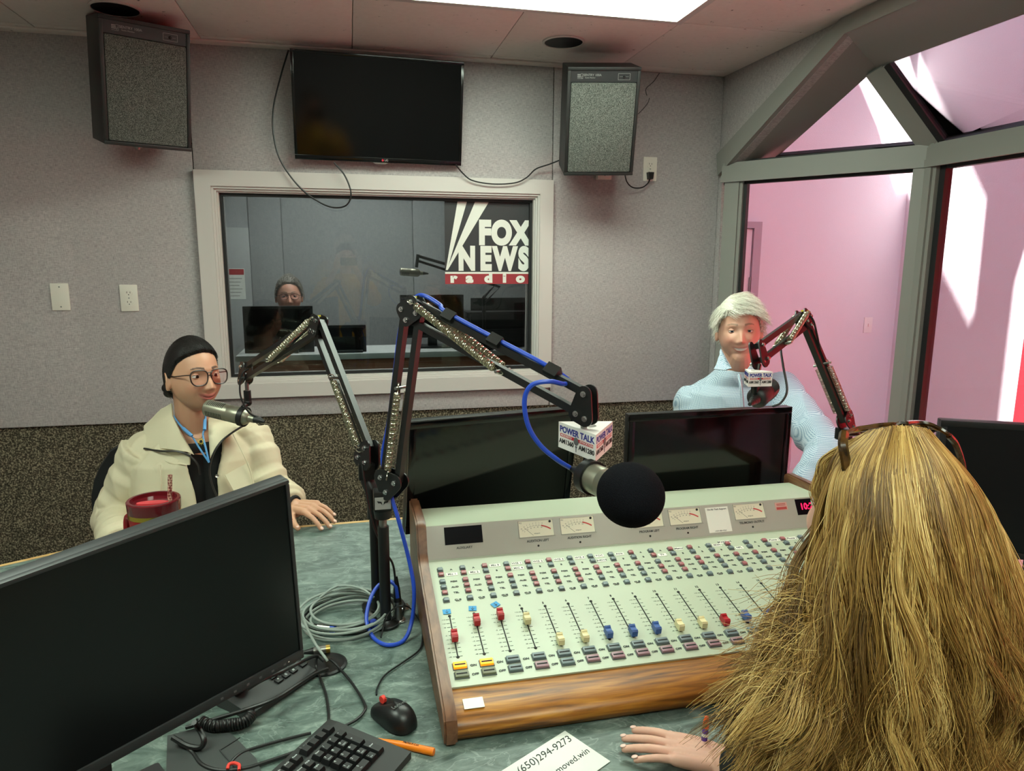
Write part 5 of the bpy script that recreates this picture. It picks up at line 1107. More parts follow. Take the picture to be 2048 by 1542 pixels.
# ================================================================ people: tools
def sm(a, b, x): t = np.clip((x-a)/(b-a), 0, 1); return t*t*(3-2*t)
def head_pts(P, bumps=True, nlat=120, nlon=200, off=0.):
    """head in local metres: x to the person's right, y forward, z up, origin between the ears at eye height"""
    ph = np.linspace(-math.pi/2, math.pi/2, nlat)[:, None]; th = np.linspace(0, 2*math.pi, nlon, endpoint=False)[None, :]
    th = th-.30*np.sin(th)                                  # denser in front
    nx = np.cos(ph)*np.sin(th); ny = np.cos(ph)*np.cos(th); nz = np.sin(ph)+0*th
    x = .0745*P.get('w', 1)*nx; y = np.where(ny > 0, .097, .101)*ny; z = .117*nz
    t = np.clip(-z/.117, 0, 1)
    x = x*(1-P.get('jaw', .26)*t**1.7)*(1+.05*np.exp(-((t-.5)/.2)**2))
    y = np.where(y < 0, y*(1-.42*t**1.2), y*(1+.03*t)); y = y+.013*t
    x = x*(1-.045*np.exp(-((z-.02)/.03)**2)*sm(.0, .5, ny))
    if bumps:
        w = sm(.05, .4, ny); G = lambda cx, cz, sx, sz: np.exp(-((x-cx)/sx)**2-((z-cz)/sz)**2)
        d = np.zeros_like(x)
        for s in (-1, 1):
            d += -.0105*G(s*.032, -.001, .017, .0115)+.0040*G(s*.026, .020, .020, .007)+P.get('cheek', .006)*G(s*.040, -.036, .020, .018)
            d += .0055*G(s*.0135, -.0445, .0065, .007)-.003*G(s*.028, -.066, .010, .014)
        s_ = np.clip((.008-z)/.049, 0, 1); h = np.where(z > -.041, .0235*s_**1.25, .0235*np.exp(-((z+.041)/.0075)**2))*P.get('nose', 1)
        d += h*np.exp(-(x/(.0070+.0042*s_))**2)
        zl = -.0715+P.get('smile', 7)*x*x
        mw = P.get('mouth', .024); e = np.exp(-(x/mw)**4)
        d += P.get('lips', .0048)*e*(np.exp(-((z-zl-.0050)/.0042)**2)+1.15*np.exp(-((z-zl+.0055)/.0048)**2))-.0030*e*np.exp(-((z-zl)/.0018)**2)
        d += .0035*np.exp(-(x/.02)**2-((z+.061)/.005)**2)*0+.0050*G(0, -.103, .018, .012)+.003*G(0, .06, .05, .03)
        y = y+d*w
    if not (isinstance(off, float) and off == 0.):
        n = np.stack([nx/.0745, ny/.098, nz/.117], -1); n /= np.linalg.norm(n, axis=-1, keepdims=True); n = n*(off[..., None] if hasattr(off, 'shape') else off)
        x, y, z = x+n[..., 0], y+n[..., 1], z+n[..., 2]
    return np.stack([x, y, z], -1)
def grid_faces(nlat, nlon):
    return [(k*nlon+i, k*nlon+(i+1) % nlon, (k+1)*nlon+(i+1) % nlon, (k+1)*nlon+i) for k in range(nlat-1) for i in range(nlon)]
def add_head(mb, M, P):
    v = head_pts(P); nlat, nlon = v.shape[:2]
    fs = [tuple(reversed(f)) for f in grid_faces(nlat, nlon)]; mb.add(v.reshape(-1, 3).tolist(), fs, 0, M)
    for s in (-1, 1):                                       # ears
        R = M @ Matrix.Translation((s*.0735*P.get('w', 1), -.012, -.012)) @ Matrix.Rotation(s*math.radians(-22), 4, 'Z') @ Matrix.Rotation(math.radians(12), 4, 'X')
        rim = [(s*.006, .013*math.cos(a)*(1 if math.sin(a) > -.2 else .75)-.004, .027*math.sin(a)) for a in [2*math.pi*k/18 for k in range(18)]]
        mb.tube([R @ Vector(p) for p in rim], .0052, 8, closed=True); mb.sphere((0, 0, 0), (.006, .013, .026), 12, 8, 0, R)
    return mb
def head_matrix(c, ang, pitch, roll, s):
    f = Vector((math.cos(ang)*math.cos(pitch), math.sin(ang)*math.cos(pitch), math.sin(pitch))); x = f.cross(Vector((0, 0, 1))).normalized(); z = x.cross(f)
    x2 = x*math.cos(roll)+z*math.sin(roll); z2 = x2.cross(f); return Matrix.Translation(c) @ Matrix((x2, f, z2)).transposed().to_4x4() @ Matrix.Scale(s, 4)
def skin_mat():
    m = bpy.data.materials.new('skin'); m.use_nodes = True; MAT['skin'] = m; nt = m.node_tree; b = nt.nodes['Principled BSDF']
    a = nt.nodes.new('ShaderNodeAttribute'); a.attribute_name = 'skin_col'; nt.links.new(a.outputs['Color'], b.inputs['Base Color']); b.inputs['Roughness'].default_value = .48
    b.inputs['Subsurface Weight'].default_value = .12; b.inputs['Subsurface Radius'].default_value = (.010, .004, .002); b.inputs['Subsurface Scale'].default_value = 1
    tc = nt.nodes.new('ShaderNodeTexCoord'); n = nt.nodes.new('ShaderNodeTexNoise'); n.inputs['Scale'].default_value = 350; nt.links.new(tc.outputs['Object'], n.inputs['Vector']); bp = nt.nodes.new('ShaderNodeBump'); bp.inputs['Strength'].default_value = .08; bp.inputs['Distance'].default_value = .001; nt.links.new(n.outputs[0], bp.inputs['Height']); nt.links.new(bp.outputs[0], b.inputs['Normal'])
skin_mat()
mat('eye_white', (228, 222, 216), .2); mat('iris_brown', (64, 40, 26), .15); mat('iris_blue', (86, 110, 130), .15); mat('pupil', (6, 6, 6), .1); mat('teeth', (228, 222, 208), .25); mat('lash', (22, 16, 14), .6)
def skin_colors(me, Mh, C):
    """natural pigment of lips, brows, cheeks as a colour attribute"""
    v = coords(me); Mi = np.array(Mh.inverted()); p = v @ Mi[:3, :3].T+Mi[:3, 3]; x, y, z = p.T
    base = np.array(lin(C['skin'])[:3]); col = np.tile(base, (len(v), 1)); front = (y > .05) & (np.abs(z) < .13)
    def mix(mask, c): col[:] = col*(1-mask[:, None])+np.array(lin(c)[:3])*mask[:, None]
    for s in (-1, 1): mix(.35*np.exp(-((x-s*.042)/.020)**2-((z+.038)/.017)**2)*front, C['blush'])
    mix(.25*np.exp(-(x/.014)**2-((z+.043)/.010)**2)*front, C['blush'])
    mw = C.get('mouth', .024); zl = -.0715+C.get('smile', 7)*x*x
    L = sm(1.25, .8, np.sqrt((x/(mw*1.08))**2+((z-zl)/.0105)**2))*front; mix(L*C.get('lip_amt', .85), C['lips'])
    if C.get('teeth'): mix(sm(1.2, .75, np.sqrt((x/(mw*.86))**2+((z-zl-.0002)/.0046)**2))*front, (224, 218, 206))
    else: mix(.7*sm(1.3, .7, np.sqrt((x/(mw*1.0))**2+((z-zl)/.0016)**2))*front, (70, 26, 26))
    for s in (-1, 1):
        xx = (s*x-.012)/.036; zb = .0215+.0065*np.sin(np.clip(xx, 0, 1)*2.4)-.004*np.clip(xx, 0, 1)
        mix(C.get('brow_amt', .9)*sm(1.2, .7, np.abs(z-zb)/(.0042*(1.05-.6*np.clip(xx, 0, 1))))*(xx > 0)*(xx < 1)*front, C['brow'])
        mix(.35*np.exp(-((x-s*.032)/.015)**2-((z+.002)/.009)**2)*front, C.get('lid', C['blush']))
    if C.get('beard'): mix(.35*sm(-.050, -.075, z)*(y > .0)*sm(.16, .11, np.abs(z)), C['beard'])
    a = me.attributes.new('skin_col', 'FLOAT_COLOR', 'POINT'); a.data.foreach_set('color', np.concatenate([col, np.ones((len(v), 1))], 1).ravel())
def add_eyes(t, T, Mh, gaze, iris, open_=(.34, -.46)):
    """eyeballs with iris and lids; gaze in head space"""
    g = Vector(gaze).normalized(); P = {}
    for s in (-1, 1):
        c = Vector((s*.0315, .0730, -.0005)); r = .0126; x, y, d = basis(g)
        M = T @ Mh @ Matrix.Translation(c) @ Matrix((x, y, d)).transposed().to_4x4()
        mb = MB(M).lathe([(math.sin(a)*r, -math.cos(a)*r*-1 if False else math.cos(a)*r) for a in np.linspace(math.pi, .001, 20)], 22)
        e = mb.build('eye', 'eye_white', t, smooth=180)
        MB(M).lathe([(.0058, r*.885), (.0055, r*.91), (.0025, r*1.0), (.0, r*1.012)], 20).build('iris', iris, e); MB(M).lathe([(.0026, r*1.002), (.0, r*1.022)], 14).build('pupil', 'pupil', e)
        for (e0, e1, nm) in ((open_[0], 1.5, 'upper_lid'), (open_[1], -1.3, 'lower_lid')):
            vs = []; fs = []; A, B = 16, 8; rr = r*1.075
            for k in range(B+1):
                el = e0+(e1-e0)*k/B
                for i in range(A+1):
                    az = -1.35+2.7*i/A; ee = el*(1-.45*(abs(az)/1.35)**2) if k == 0 else el
                    vs.append((c.x+rr*math.cos(ee)*math.sin(az), c.y+rr*math.cos(ee)*math.cos(az), c.z+rr*math.sin(ee)))
            for k in range(B):
                for i in range(A): q = (k*(A+1)+i, k*(A+1)+i+1, (k+1)*(A+1)+i+1, (k+1)*(A+1)+i); fs.append(q if nm[0] == 'l' else tuple(reversed(q)))
            o = MB(T @ Mh).add(vs, fs).build(nm, 'lid_'+t['skin_key'], e, smooth=180)
            if nm == 'upper_lid': MB(T @ Mh).tube(vs[:A+1], .0008, 5).build('lashes', 'lash', e)
    return
def hand_caps(mb, wrist, knuck_dir, up, side, spread=.10, curl=(.25, .45, .35), size=1., thumb=(.75, .35), fingers=(1, 1, 1, 1)):
    """palm and five jointed fingers; side = direction of the thumb"""
    w = Vector(wrist); f = Vector(knuck_dir).normalized(); u = Vector(up); u = (u-f*u.dot(f)).normalized(); s = Vector(side); s = (s-f*s.dot(f)-u*s.dot(u)).normalized()
    k = size
    for q in (-.030, -.010, .010, .030): mb.capsule(w+s*q*.75*k+f*.012*k, w+s*q*k+f*.080*k+u*.004*k, .0135*k, .0115*k)
    lens = ((.044, .026, .021), (.048, .030, .022), (.044, .028, .021), (.034, .020, .019)); nails = []
    for j, q in enumerate((.030, .010, -.010, -.029)):
        p = w+s*q*k+f*(.084-.006*(j == 3)-.003*(j == 0))*k+u*.004*k; ang = -.0; d = (f+s*(q/.03)*spread).normalized(); r = .0092*k-(.0012*k if j == 3 else 0); a = 0
        for i, L in enumerate(lens[j]):
            a += curl[i]*fingers[j]; dd = (d*math.cos(a)-u*math.sin(a)).normalized(); p2 = p+dd*L*k; mb.capsule(p, p2, r, r*.92); p = p2; r *= .92
        nails.append((p, dd, (u*math.cos(a)+d*math.sin(a)).normalized(), s))
    p = w+s*.028*k+f*.022*k; d = (f*thumb[1]+s*thumb[0]-u*.25).normalized(); r = .0125*k
    for i, L in enumerate((.042, .032, .026)):
        p2 = p+d*L*k; mb.capsule(p, p2, r, r*.88); p = p2; r *= .88; d = (d*.85+f*.40-u*.05).normalized()
    nails.append((p, d, u, s)); return nails
def add_nails(t, T, nails, m, k=1.):
    for (p, d, n, s) in nails:
        x = d.cross(n).normalized(); M = T @ Matrix.Translation(p+n*.0068*k+d*.001) @ Matrix((x, d, n)).transposed().to_4x4()
        MB(M).sphere((0, 0, 0), (.0048*k, .0062*k, .0016*k), 12, 8).build('fingernail', m, t, smooth=180)
def ring_body(mb, rings, nseg=48, gap=None, thick=.006, jitter=None):
    """lofted garment body; rings: (centre, right axis, front axis, rx, ry); gap(k) = half angle left open in front"""
    R = len(rings); outer = []; inner = []
    for k, (c, ax, ay, rx, ry) in enumerate(rings):
        g = gap[k] if gap else 0
        for i in range(nseg+1):
            a = g+(2*math.pi-2*g)*i/nseg; e = .86
            ca, sa = math.cos(a), math.sin(a); x = math.copysign(abs(sa)**e, sa); y = math.copysign(abs(ca)**e, ca)
            outer.append(Vector(c)+ax*(x*rx)+ay*(y*ry)); inner.append(Vector(c)+ax*(x*(rx-thick))+ay*(y*(ry-thick)))
    n = nseg+1; fs = []; N = len(outer)
    for k in range(R-1):
        for i in range(nseg):
            a = k*n+i; fs.append((a, a+1, a+n+1, a+n)); fs.append((N+a+n, N+a+n+1, N+a+1, N+a))
    for i in range(nseg):
        fs.append((N+i, N+i+1, i+1, i)); a = (R-1)*n+i; fs.append((a, a+1, N+a+1, N+a))
    for k in range(R-1):
        a = k*n; fs.append((a, a+n, N+a+n, N+a)); b = k*n+nseg; fs.append((N+b, N+b+n, b+n, b))
    return mb.add(outer+inner, fs)
def cloth(mb, name, m, t, T, voxel, folds, smooth=5, seed=1, fine=.0):
    me = remesh(mb, voxel, smooth); v = coords(me); n = normals(me)
    if folds:
        w = wnoise(v*np.array([1, 1, .7]), 46, seed); w2 = wnoise(v, 70, seed+5)
        ridge = 1-np.abs(w)*3.0; v = v+n*(folds*(ridge*.7+w2*.45))[:, None]
    Tm = np.array(T); v = v @ Tm[:3, :3].T+Tm[:3, 3]; set_coords(me, v)
    return link(name, me, m, t, 180)
def sheet(t, T, name, m, pts, thick=.004, sub=3, bulge=.0):
    """small cloth flap from a polygon of points, with real thickness"""
    pts = [Vector(p) for p in pts]; c = sum(pts, Vector())/len(pts); nrm = Vector()
    for i in range(len(pts)): nrm += (pts[i]-c).cross(pts[(i+1) % len(pts)]-c)
    nrm.normalize()
    if nrm.dot(CAM-c) < 0: nrm = -nrm; pts = pts[::-1]
    bm = bmesh.new(); vs = [bm.verts.new(p) for p in pts]; bm.faces.new(vs); bmesh.ops.triangulate(bm, faces=bm.faces[:])
    bmesh.ops.subdivide_edges(bm, edges=bm.edges[:], cuts=sub, use_grid_fill=True)
    for v in bm.verts:
        edge = v.is_boundary; v.co = v.co+nrm*(bulge*(0 if edge else 1)+.0015*math.sin(v.co.x*190+v.co.z*140))
    ex = bmesh.ops.extrude_face_region(bm, geom=bm.faces[:]); 
    for g in ex['geom']:
        if isinstance(g, bmesh.types.BMVert): g.co = g.co-nrm*thick
    bmesh.ops.recalc_face_normals(bm, faces=bm.faces[:]); me = bpy.data.meshes.new(name); bm.to_mesh(me); bm.free(); me.transform(T)
    return link(name, me, m, t, 50)
def hair_curves(name, strands, radius, m, parent, T, taper=.35, tone=None):
    """strands: list of Nx3 arrays (world)"""
    cu = bpy.data.hair_curves.new(name); cu.add_curves([len(s) for s in strands]); Tm = np.array(T)
    P = np.concatenate(strands) @ Tm[:3, :3].T+Tm[:3, 3]; cu.position_data.foreach_set('vector', P.astype(np.float32).ravel())
    rad = np.concatenate([radius*(1-(1-taper)*np.linspace(0, 1, len(s))**2) for s in strands]).astype(np.float32)
    at = cu.attributes.get('radius') or cu.attributes.new('radius', 'FLOAT', 'POINT'); at.data.foreach_set('value', rad)
    tn = cu.attributes.new('tone', 'FLOAT', 'POINT'); tn.data.foreach_set('value', np.concatenate([np.full(len(s), (tone[i] if tone is not None else RNG.random())) for i, s in enumerate(strands)]).astype(np.float32))
    o = bpy.data.objects.new(name, cu); COL.objects.link(o); cu.materials.append(MAT[m]); o.parent = parent; o['kind'] = 'stuff'; return o
def hair_mat(name, cols, rough=.38, spec=.5):
    m = bpy.data.materials.new(name); m.use_nodes = True; MAT[name] = m; nt = m.node_tree; b = nt.nodes['Principled BSDF']; b.inputs['Roughness'].default_value = rough; b.inputs['Specular IOR Level'].default_value = spec
    h = nt.nodes.new('ShaderNodeAttribute'); h.attribute_name = 'tone'; r = ramp(nt, h.outputs['Fac'], cols); nt.links.new(r.outputs[0], b.inputs['Base Color']); return m
def hair_shell(t, T, Mh, P, zb, thick, name, m, seed=0, lump=.0, res=(120, 200)):
    """scalp-hugging hair; zb(y,x) lower boundary in head space; thick(p) thickness"""
    nlat, nlon = res; p0 = head_pts(P, False, nlat, nlon); th = thick(p0); edge = sm(0, .014, p0[..., 2]-zb(p0)); p = head_pts(P, False, nlat, nlon, off=.0012+th*edge)
    if lump: p = p+(wnoise(p.reshape(-1, 3)*np.array([1, .35, .6]), 130, seed).reshape(nlat, nlon)*lump*edge)[..., None]*(p0/np.linalg.norm(p0, axis=-1, keepdims=True))
    keep = (p0[..., 2] > zb(p0)).ravel(); fs = [tuple(reversed(f)) for f in grid_faces(nlat, nlon) if all(keep[i] for i in f)]
    idx = sorted(set(i for f in fs for i in f)); mp = {i: k for k, i in enumerate(idx)}; v = p.reshape(-1, 3)
    o = MB(T @ Mh).add([v[i].tolist() for i in idx], [tuple(mp[i] for i in f) for f in fs]).build(name, m, t, smooth=180); return o
# ================================================================ woman in the beige jacket
mat('hair_black', (15, 13, 13), .46, noise=(60, .5, (6, .6, 6)), bump=(160, .12, (1, .12, 1))); mat('jacket_beige', (210, 200, 172), .75, bump=(900, .12)); mat('top_black', (14, 14, 16), .8); mat('lid_w', (196, 146, 122), .5); mat('lid_m', (206, 156, 136), .5)
mat('zip_dark', (48, 46, 46), .35, .6); mat('lanyard_blue', (88, 150, 206), .6); mat('petal_yellow', (222, 196, 60), .5); mat('frame_brown', (40, 18, 12), .38); mat('silver', (200, 196, 188), .25, 1); mat('nail_w', (226, 190, 176), .3); glass_mat('lens', (246, 240, 240), 1.3)
WB = Vector((-.52, 2.52, 0)); wo = thing('person', 'seated woman with slick black hair, glasses and open beige jacket', 'person', WB); TW = Matrix.Translation(-WB); wo['skin_key'] = 'w'
MhW = head_matrix(Vector((-.500, 2.42, 1.225)), -.863, .10, .03, .97); PW = dict(jaw=.27, smile=14, cheek=.009, nose=.92, lips=.0058, mouth=.028, w=1.03)
b = MB(); add_head(b, MhW, PW); hc = Vector((-.503, 2.42, 1.218))
nb = Vector((-.515, 2.475, 1.03))
b.capsule(MhW @ Vector((0, -.028, -.055)), nb, .052, .058, 20)
tf = Vector((math.cos(math.radians(-74)), math.sin(math.radians(-74)), 0)); tr = tf.cross(Vector((0, 0, 1)))      # torso front / her right
tc_ = Vector((-.515, 2.50, 0))
b.capsule(tc_+Vector((0, 0, .98)), tc_+Vector((0, 0, .62)), .10, .12, 20); b.capsule(nb-tr*.08-Vector((0, 0, .03)), nb+tr*.08-Vector((0, 0, .03)), .05, .05)
Sr, Sl = tc_+tr*.178+Vector((0, 0, .975)), tc_-tr*.172+Vector((0, 0, .985))
Er, Wr = pD(228, 1030, 2.36), pD(244, 1092, 2.16); El, Wl = pD(545, 985, 2.42), pD(588, 1012, 2.31)
b.capsule(Sr-Vector((0, 0, .02)), Er, .036, .034); b.capsule(Er, Wr, .036, .026); b.capsule(Sl-Vector((0, 0, .02)), El, .036, .034); b.capsule(El, Wl, .036, .026)
b.capsule(tc_+Vector((0, 0, .62)), tc_+Vector((0, 0, .50)), .13, .14)
for s in (-1, 1): b.capsule(tc_+tr*s*.08+Vector((0, 0, .50)), tc_+tr*s*.10+tf*.40+Vector((0, 0, .50)), .075, .06); b.capsule(tc_+tr*s*.10+tf*.40+Vector((0, 0, .50)), tc_+tr*s*.10+tf*.36+Vector((0, 0, .05)), .055, .04); b.capsule(tc_+tr*s*.10+tf*.36+Vector((0, 0, .035)), tc_+tr*s*.10+tf*.50+Vector((0, 0, .03)), .035, .028)
kd = pD(640, 1015, 2.27)-Wl
nl = hand_caps(b, Wl, pD(648, 1022, 2.235)-Wl, (0, -.25, 1), pD(600, 1046, 2.26)-Wl, .12, (.30, .35, .25), .98, (.62, .62))
nl2 = hand_caps(b, Wr, (.5, -.85, -.25), (0, 0, 1), (-.8, -.4, 0), .10, (.3, .4, .3), .95)
me = remesh(b, .0028, 2); skin_colors(me, MhW, dict(skin=(198, 150, 122), blush=(200, 118, 100), lips=(178, 96, 92), brow=(44, 28, 22), smile=14, mouth=.028, lid=(150, 96, 84))); me.transform(TW); link('body', me, 'skin', wo, 180)
add_eyes(wo, TW, MhW, (.02, 1, -.16), 'iris_brown', (.30, -.42)); add_nails(wo, TW, nl, 'nail_w')
# hair: slick cap and low bun
def zbW(p): return np.interp(p[..., 1], [-.10, -.06, -.02, .010, .030, .055, .075, .085, .1], [-.085, -.072, -.030, .006, .040, .058, .070, .076, .078])
hw = hair_shell(wo, TW, MhW, PW, zbW, lambda p: .0065+.004*sm(.02, .1, p[..., 2]), 'hair', 'hair_black', 3, res=(230, 360))
mb = MB(TW @ MhW); rg = random.Random(2)
mb.sphere((.012, -.108, -.040), (.036, .028, .036), 24, 16)
for k in range(7): a = 2*math.pi*k/7; mb.sphere((.012+.020*math.cos(a), -.112+.006*math.sin(2*a), -.040+.022*math.sin(a)), (.019, .018, .017), 14, 10)
mb.build('bun', 'hair_black', wo, smooth=180)
# glasses
gl = thing('eyeglasses', 'brown framed aviator glasses on the face of the woman in the beige jacket', 'eyeglasses', MhW @ Vector((0, .1, 0))); TG = Matrix.Translation(-gl.location) @ MhW
mbf = MB(TG)
for s in (-1, 1):
    lp = []
    for k in range(28):
        a = 2*math.pi*k/28; ca, sa = math.cos(a), math.sin(a); x = .0285*math.copysign(abs(ca)**.72, ca); z = .0245*math.copysign(abs(sa)**.72, sa); x *= 1+.10*(z/.0245)
        lp.append((s*(.0345+x), .1010-.16*abs(x+.0345)**1.6*1.2, -.006+z))
    mbf.tube(lp, .0022, 6, closed=True)
    MB(TG).add(lp, [tuple(range(28))]).build('lens', 'lens', gl, smooth=0)
    mbf.tube([(s*.062, .094, .006), (s*.072, .082, .006), (s*.079, .03, .003), (s*.079, -.012, .006), (s*.077, -.03, -.012)], .0019, 6)
mbf.tube([(-.010, .1035, .010), (.010, .1035, .010)], .0013, 6); mbf.tube([(-.008, .1045, -.002), (0, .106, .001), (.008, .1045, -.002)], .0013, 6); mbf.build('frame', 'frame_brown', gl)
MB(TW @ MhW).sphere((.082, .000, -.041), .0022, 10, 8).build('earring', 'silver', wo)
# black top
rings = [(tc_+Vector((0, 0, z)), tr, tf, rx, ry) for z, rx, ry in ((.50, .17, .13), (.62, .175, .125), (.75, .175, .12), (.86, .178, .122), (.93, .172, .115), (.97, .150, .098))]
rings += [(nb+tf*.012+Vector((0, 0, -.045)), tr, tf, .105, .075), (nb+tf*.012+Vector((0, 0, -.025)), tr, tf, .088, .064)]
ring_body(MB(TW), rings, 40, None, .004).build('black_top', 'top_black', wo, smooth=180)
# jacket
jk = MB(); jr = [(tc_+Vector((0, 0, z)), tr, tf, rx, ry) for z, rx, ry in ((.50, .205, .165), (.60, .21, .165), (.70, .212, .162), (.80, .215, .160), (.88, .218, .155), (.94, .212, .146), (.985, .182, .124))]
jr += [(nb+Vector((0, 0, -.018)), tr, tf, .128, .098), (nb+Vector((0, 0, .012)), tr, tf, .096, .086), (nb+Vector((0, 0, .035)), tr, tf, .090, .088)]
ring_body(jk, jr, 64, [.10, .10, .10, .11, .13, .18, .30, .60, .92, 1.05], .010)
def sleeve(mb, S, E_, W, r):
    pts = spline([S, S.lerp(E_, .35), S.lerp(E_, .7), E_, E_.lerp(W, .4), E_.lerp(W, .72), E_.lerp(W, .88)], 6); n = len(pts); rad = []
    for k in range(n):
        u_ = k/(n-1); base = np.interp(u_, [0, .25, .55, .72, .90, .96, 1], r); rad.append(float(base)*(1+.045*math.sin(u_*38)+.03*math.sin(u_*71+1)))
    mb.tube(pts, rad, 28)
sleeve(jk, Sr-tr*.02, Er, Wr, [.076, .069, .062, .060, .062, .050, .046]); sleeve(jk, Sl+tr*.02, El, Wl, [.080, .072, .064, .060, .060, .046, .042])
jk.sphere(Sr-tr*.03-tf*.012-Vector((0, 0, .012)), .074, 24, 16); jk.sphere(Sl+tr*.03-tf*.012-Vector((0, 0, .014)), .072, 24, 16)
jo = cloth(jk, 'jacket', 'jacket_beige', wo, TW, .0042, .0062, 3, 3)
mat('jacket_dark', (70, 62, 50), .8)
D_ = 2.285
def jp(x, y, d=D_): return pD(x, y, d-.012-.028*max(0, min(1, (400-x)/80)))
sheet(wo, TW, 'lapel', 'jacket_beige', [jp(343, 806, 2.40), jp(322, 818, 2.42), jp(288, 852, 2.36), jp(287, 895, 2.32), jp(330, 897, 2.285), jp(372, 903, 2.265), jp(385, 908, 2.265), jp(362, 868, 2.275), jp(345, 832, 2.31)], .006, 2, .004)
sheet(wo, TW, 'lapel', 'jacket_beige', [jp(416, 824, 2.36), jp(440, 826, 2.38), jp(468, 835, 2.37), jp(491, 849, 2.345), jp(462, 866, 2.31), jp(440, 884, 2.285), jp(428, 905, 2.275), jp(420, 915, 2.27), jp(417, 870, 2.29)], .006, 2, .004)
sheet(wo, TW, 'storm_flap', 'jacket_beige', [jp(287, 899, 2.315), jp(330, 902, 2.28), jp(380, 908, 2.262), jp(378, 930, 2.268), jp(345, 928, 2.275), jp(286, 922, 2.32)], .005, 2, .003)
sheet(wo, TW, 'pocket_flap', 'jacket_beige', [jp(450, 950, 2.265), jp(498, 924, 2.30), jp(509, 966, 2.30), jp(469, 984, 2.265)], .006, 2, .003)
for nm, path in (('zipper', [(288, 897, 2.308), (320, 902, 2.28), (356, 903, 2.262), (380, 912, 2.258), (396, 930, 2.258), (400, 950, 2.262)]), ('zipper', [(490, 849, 2.338), (462, 867, 2.303), (440, 886, 2.278), (425, 912, 2.264), (419, 940, 2.262), (424, 968, 2.262), (436, 998, 2.262)])):
    MB(TW).tube(spline([jp(*p) for p in path], 8), .0032, 6).build(nm, 'zip_dark', wo)
for x, y, d in ((296, 917, 2.30), (476, 844, 2.325), (434, 952, 2.258)): MB(TW).lathe([(0, 0), (.006, 0), (.0055, .003), (.003, .0022), (0, .0022)], 16, 0, frame(jp(x, y, d), CAM-jp(x, y, d))).build('snap', 'silver', wo)
MB(TW).tube(spline([jp(320, 930, 2.27), jp(322, 960, 2.262), jp(321, 985, 2.262)], 6), .0022, 6).build('drawcord', 'jacket_beige', wo); MB(TW).tube(spline([jp(466, 868, 2.30), jp(485, 905, 2.285), jp(500, 940, 2.292), jp(508, 975, 2.292)], 6), .0022, 6).build('drawcord', 'jacket_beige', wo)
# lanyard and sunflower pendant
for path in ([(344, 828, 2.335), (362, 852, 2.285), (384, 873, 2.268), (400, 898, 2.258), (418, 925, 2.256)], [(411, 833, 2.325), (411, 850, 2.285), (406, 870, 2.268), (412, 898, 2.258), (418, 925, 2.256)]):
    MB(TW).tube(spline([jp(*p) for p in path], 8), .0030, 6).build('lanyard', 'lanyard_blue', wo)
MB(TW).tube([jp(366, 856, 2.276), jp(384, 872, 2.262)], .0052, 8).build('lanyard_clip', 'lanyard_blue', wo); MB(TW).tube([jp(410, 840, 2.30), jp(409, 860, 2.27)], .0052, 8).build('lanyard_clip', 'lanyard_blue', wo)
pc = jp(402, 883, 2.258); Mp_ = TW @ frame(pc, CAM-pc); mb = MB(Mp_)
for k in range(12): a = 2*math.pi*k/12; mb.prism([(math.cos(a+w)*r, math.sin(a+w)*r) for r, w in ((.005, -.22), (.0125, 0), (.005, .22))], 0, .0015)
mb.build('pendant', 'petal_yellow', wo); MB(Mp_).lathe([(0, 0), (.0048, 0), (.0044, .0025), (0, .003)], 16).build('pendant_centre', 'top_black', wo)
MB(TW).tube(spline([jp(352, 842, 2.30), jp(372, 868, 2.272), jp(398, 878, 2.26), jp(408, 868, 2.268)], 6), .0008, 5).build('necklace', 'silver', wo)
rp = nl[4]; q = Wl.lerp(nl[4][0], .55); MB(TW).tube([rp[0]-rp[1]*.040+ (Vector((0, 0, 1))*math.cos(a)+rp[1].cross(Vector((0, 0, 1)))*math.sin(a))*.0125 for a in [2*math.pi*k/16 for k in range(16)]], .0016, 6, closed=True).build('ring', 'silver', wo)
MB(TW).tube([Wl+ (Vector((0, 0, 1))*math.cos(a)+(kd.normalized()).cross(Vector((0, 0, 1)))*math.sin(a))*.030 for a in [2*math.pi*k/20 for k in range(20)]], .006, 8, closed=True).build('wrist_band', 'top_black', wo)
# her chair
mat('chair_black', (18, 18, 20), .85, bump=(400, .2))
cb = tc_-tf*.19; ch = thing('office_chair', 'black office chair behind the woman in the beige jacket', 'chair', (tc_.x, tc_.y, 0)); T = Matrix.Translation(tr*.085) @ Matrix((tr, -tf, Vector((0, 0, 1)))).transposed().to_4x4()
mb = MB(T); vs = []; 
for side_ in (0, 1):
    for k in range(9):
        for i in range(9):
            u_, v_ = i/8*2-1, k/8; w_ = .25*(1-.35*max(0, v_-.55)**2*4); x = u_*w_; z = .55+.43*v_-.04*(abs(u_)**3)*v_; y = .205+.03*side_-.045*u_*u_+.02*v_; vs.append((x, y, z))
fs = [];
for k in range(8):
    for i in range(8): a = k*9+i; fs.append((a, a+1, a+10, a+9)); fs.append((81+a+9, 81+a+10, 81+a+1, 81+a))
bd = [i for i in range(9)]+[9*k+8 for k in range(1, 9)]+[72+i for i in range(7, -1, -1)]+[9*k for k in range(7, 0, -1)]
for a, b_ in zip(bd, bd[1:]+bd[:1]): fs.append((a, 81+a, 81+b_, b_))
mb.add(vs, fs).build('backrest', 'chair_black', ch, smooth=60)
MB(T).box((-.25, -.27, .40), (.25, .20, .475), bev=.03).build('seat', 'chair_black', ch)
MB(T).cyl((0, -.03, .08), (0, -.03, .40), .025, n=14).box((-.03, .16, .42), (.03, .235, .60)).build('column', 'black_plastic', ch)
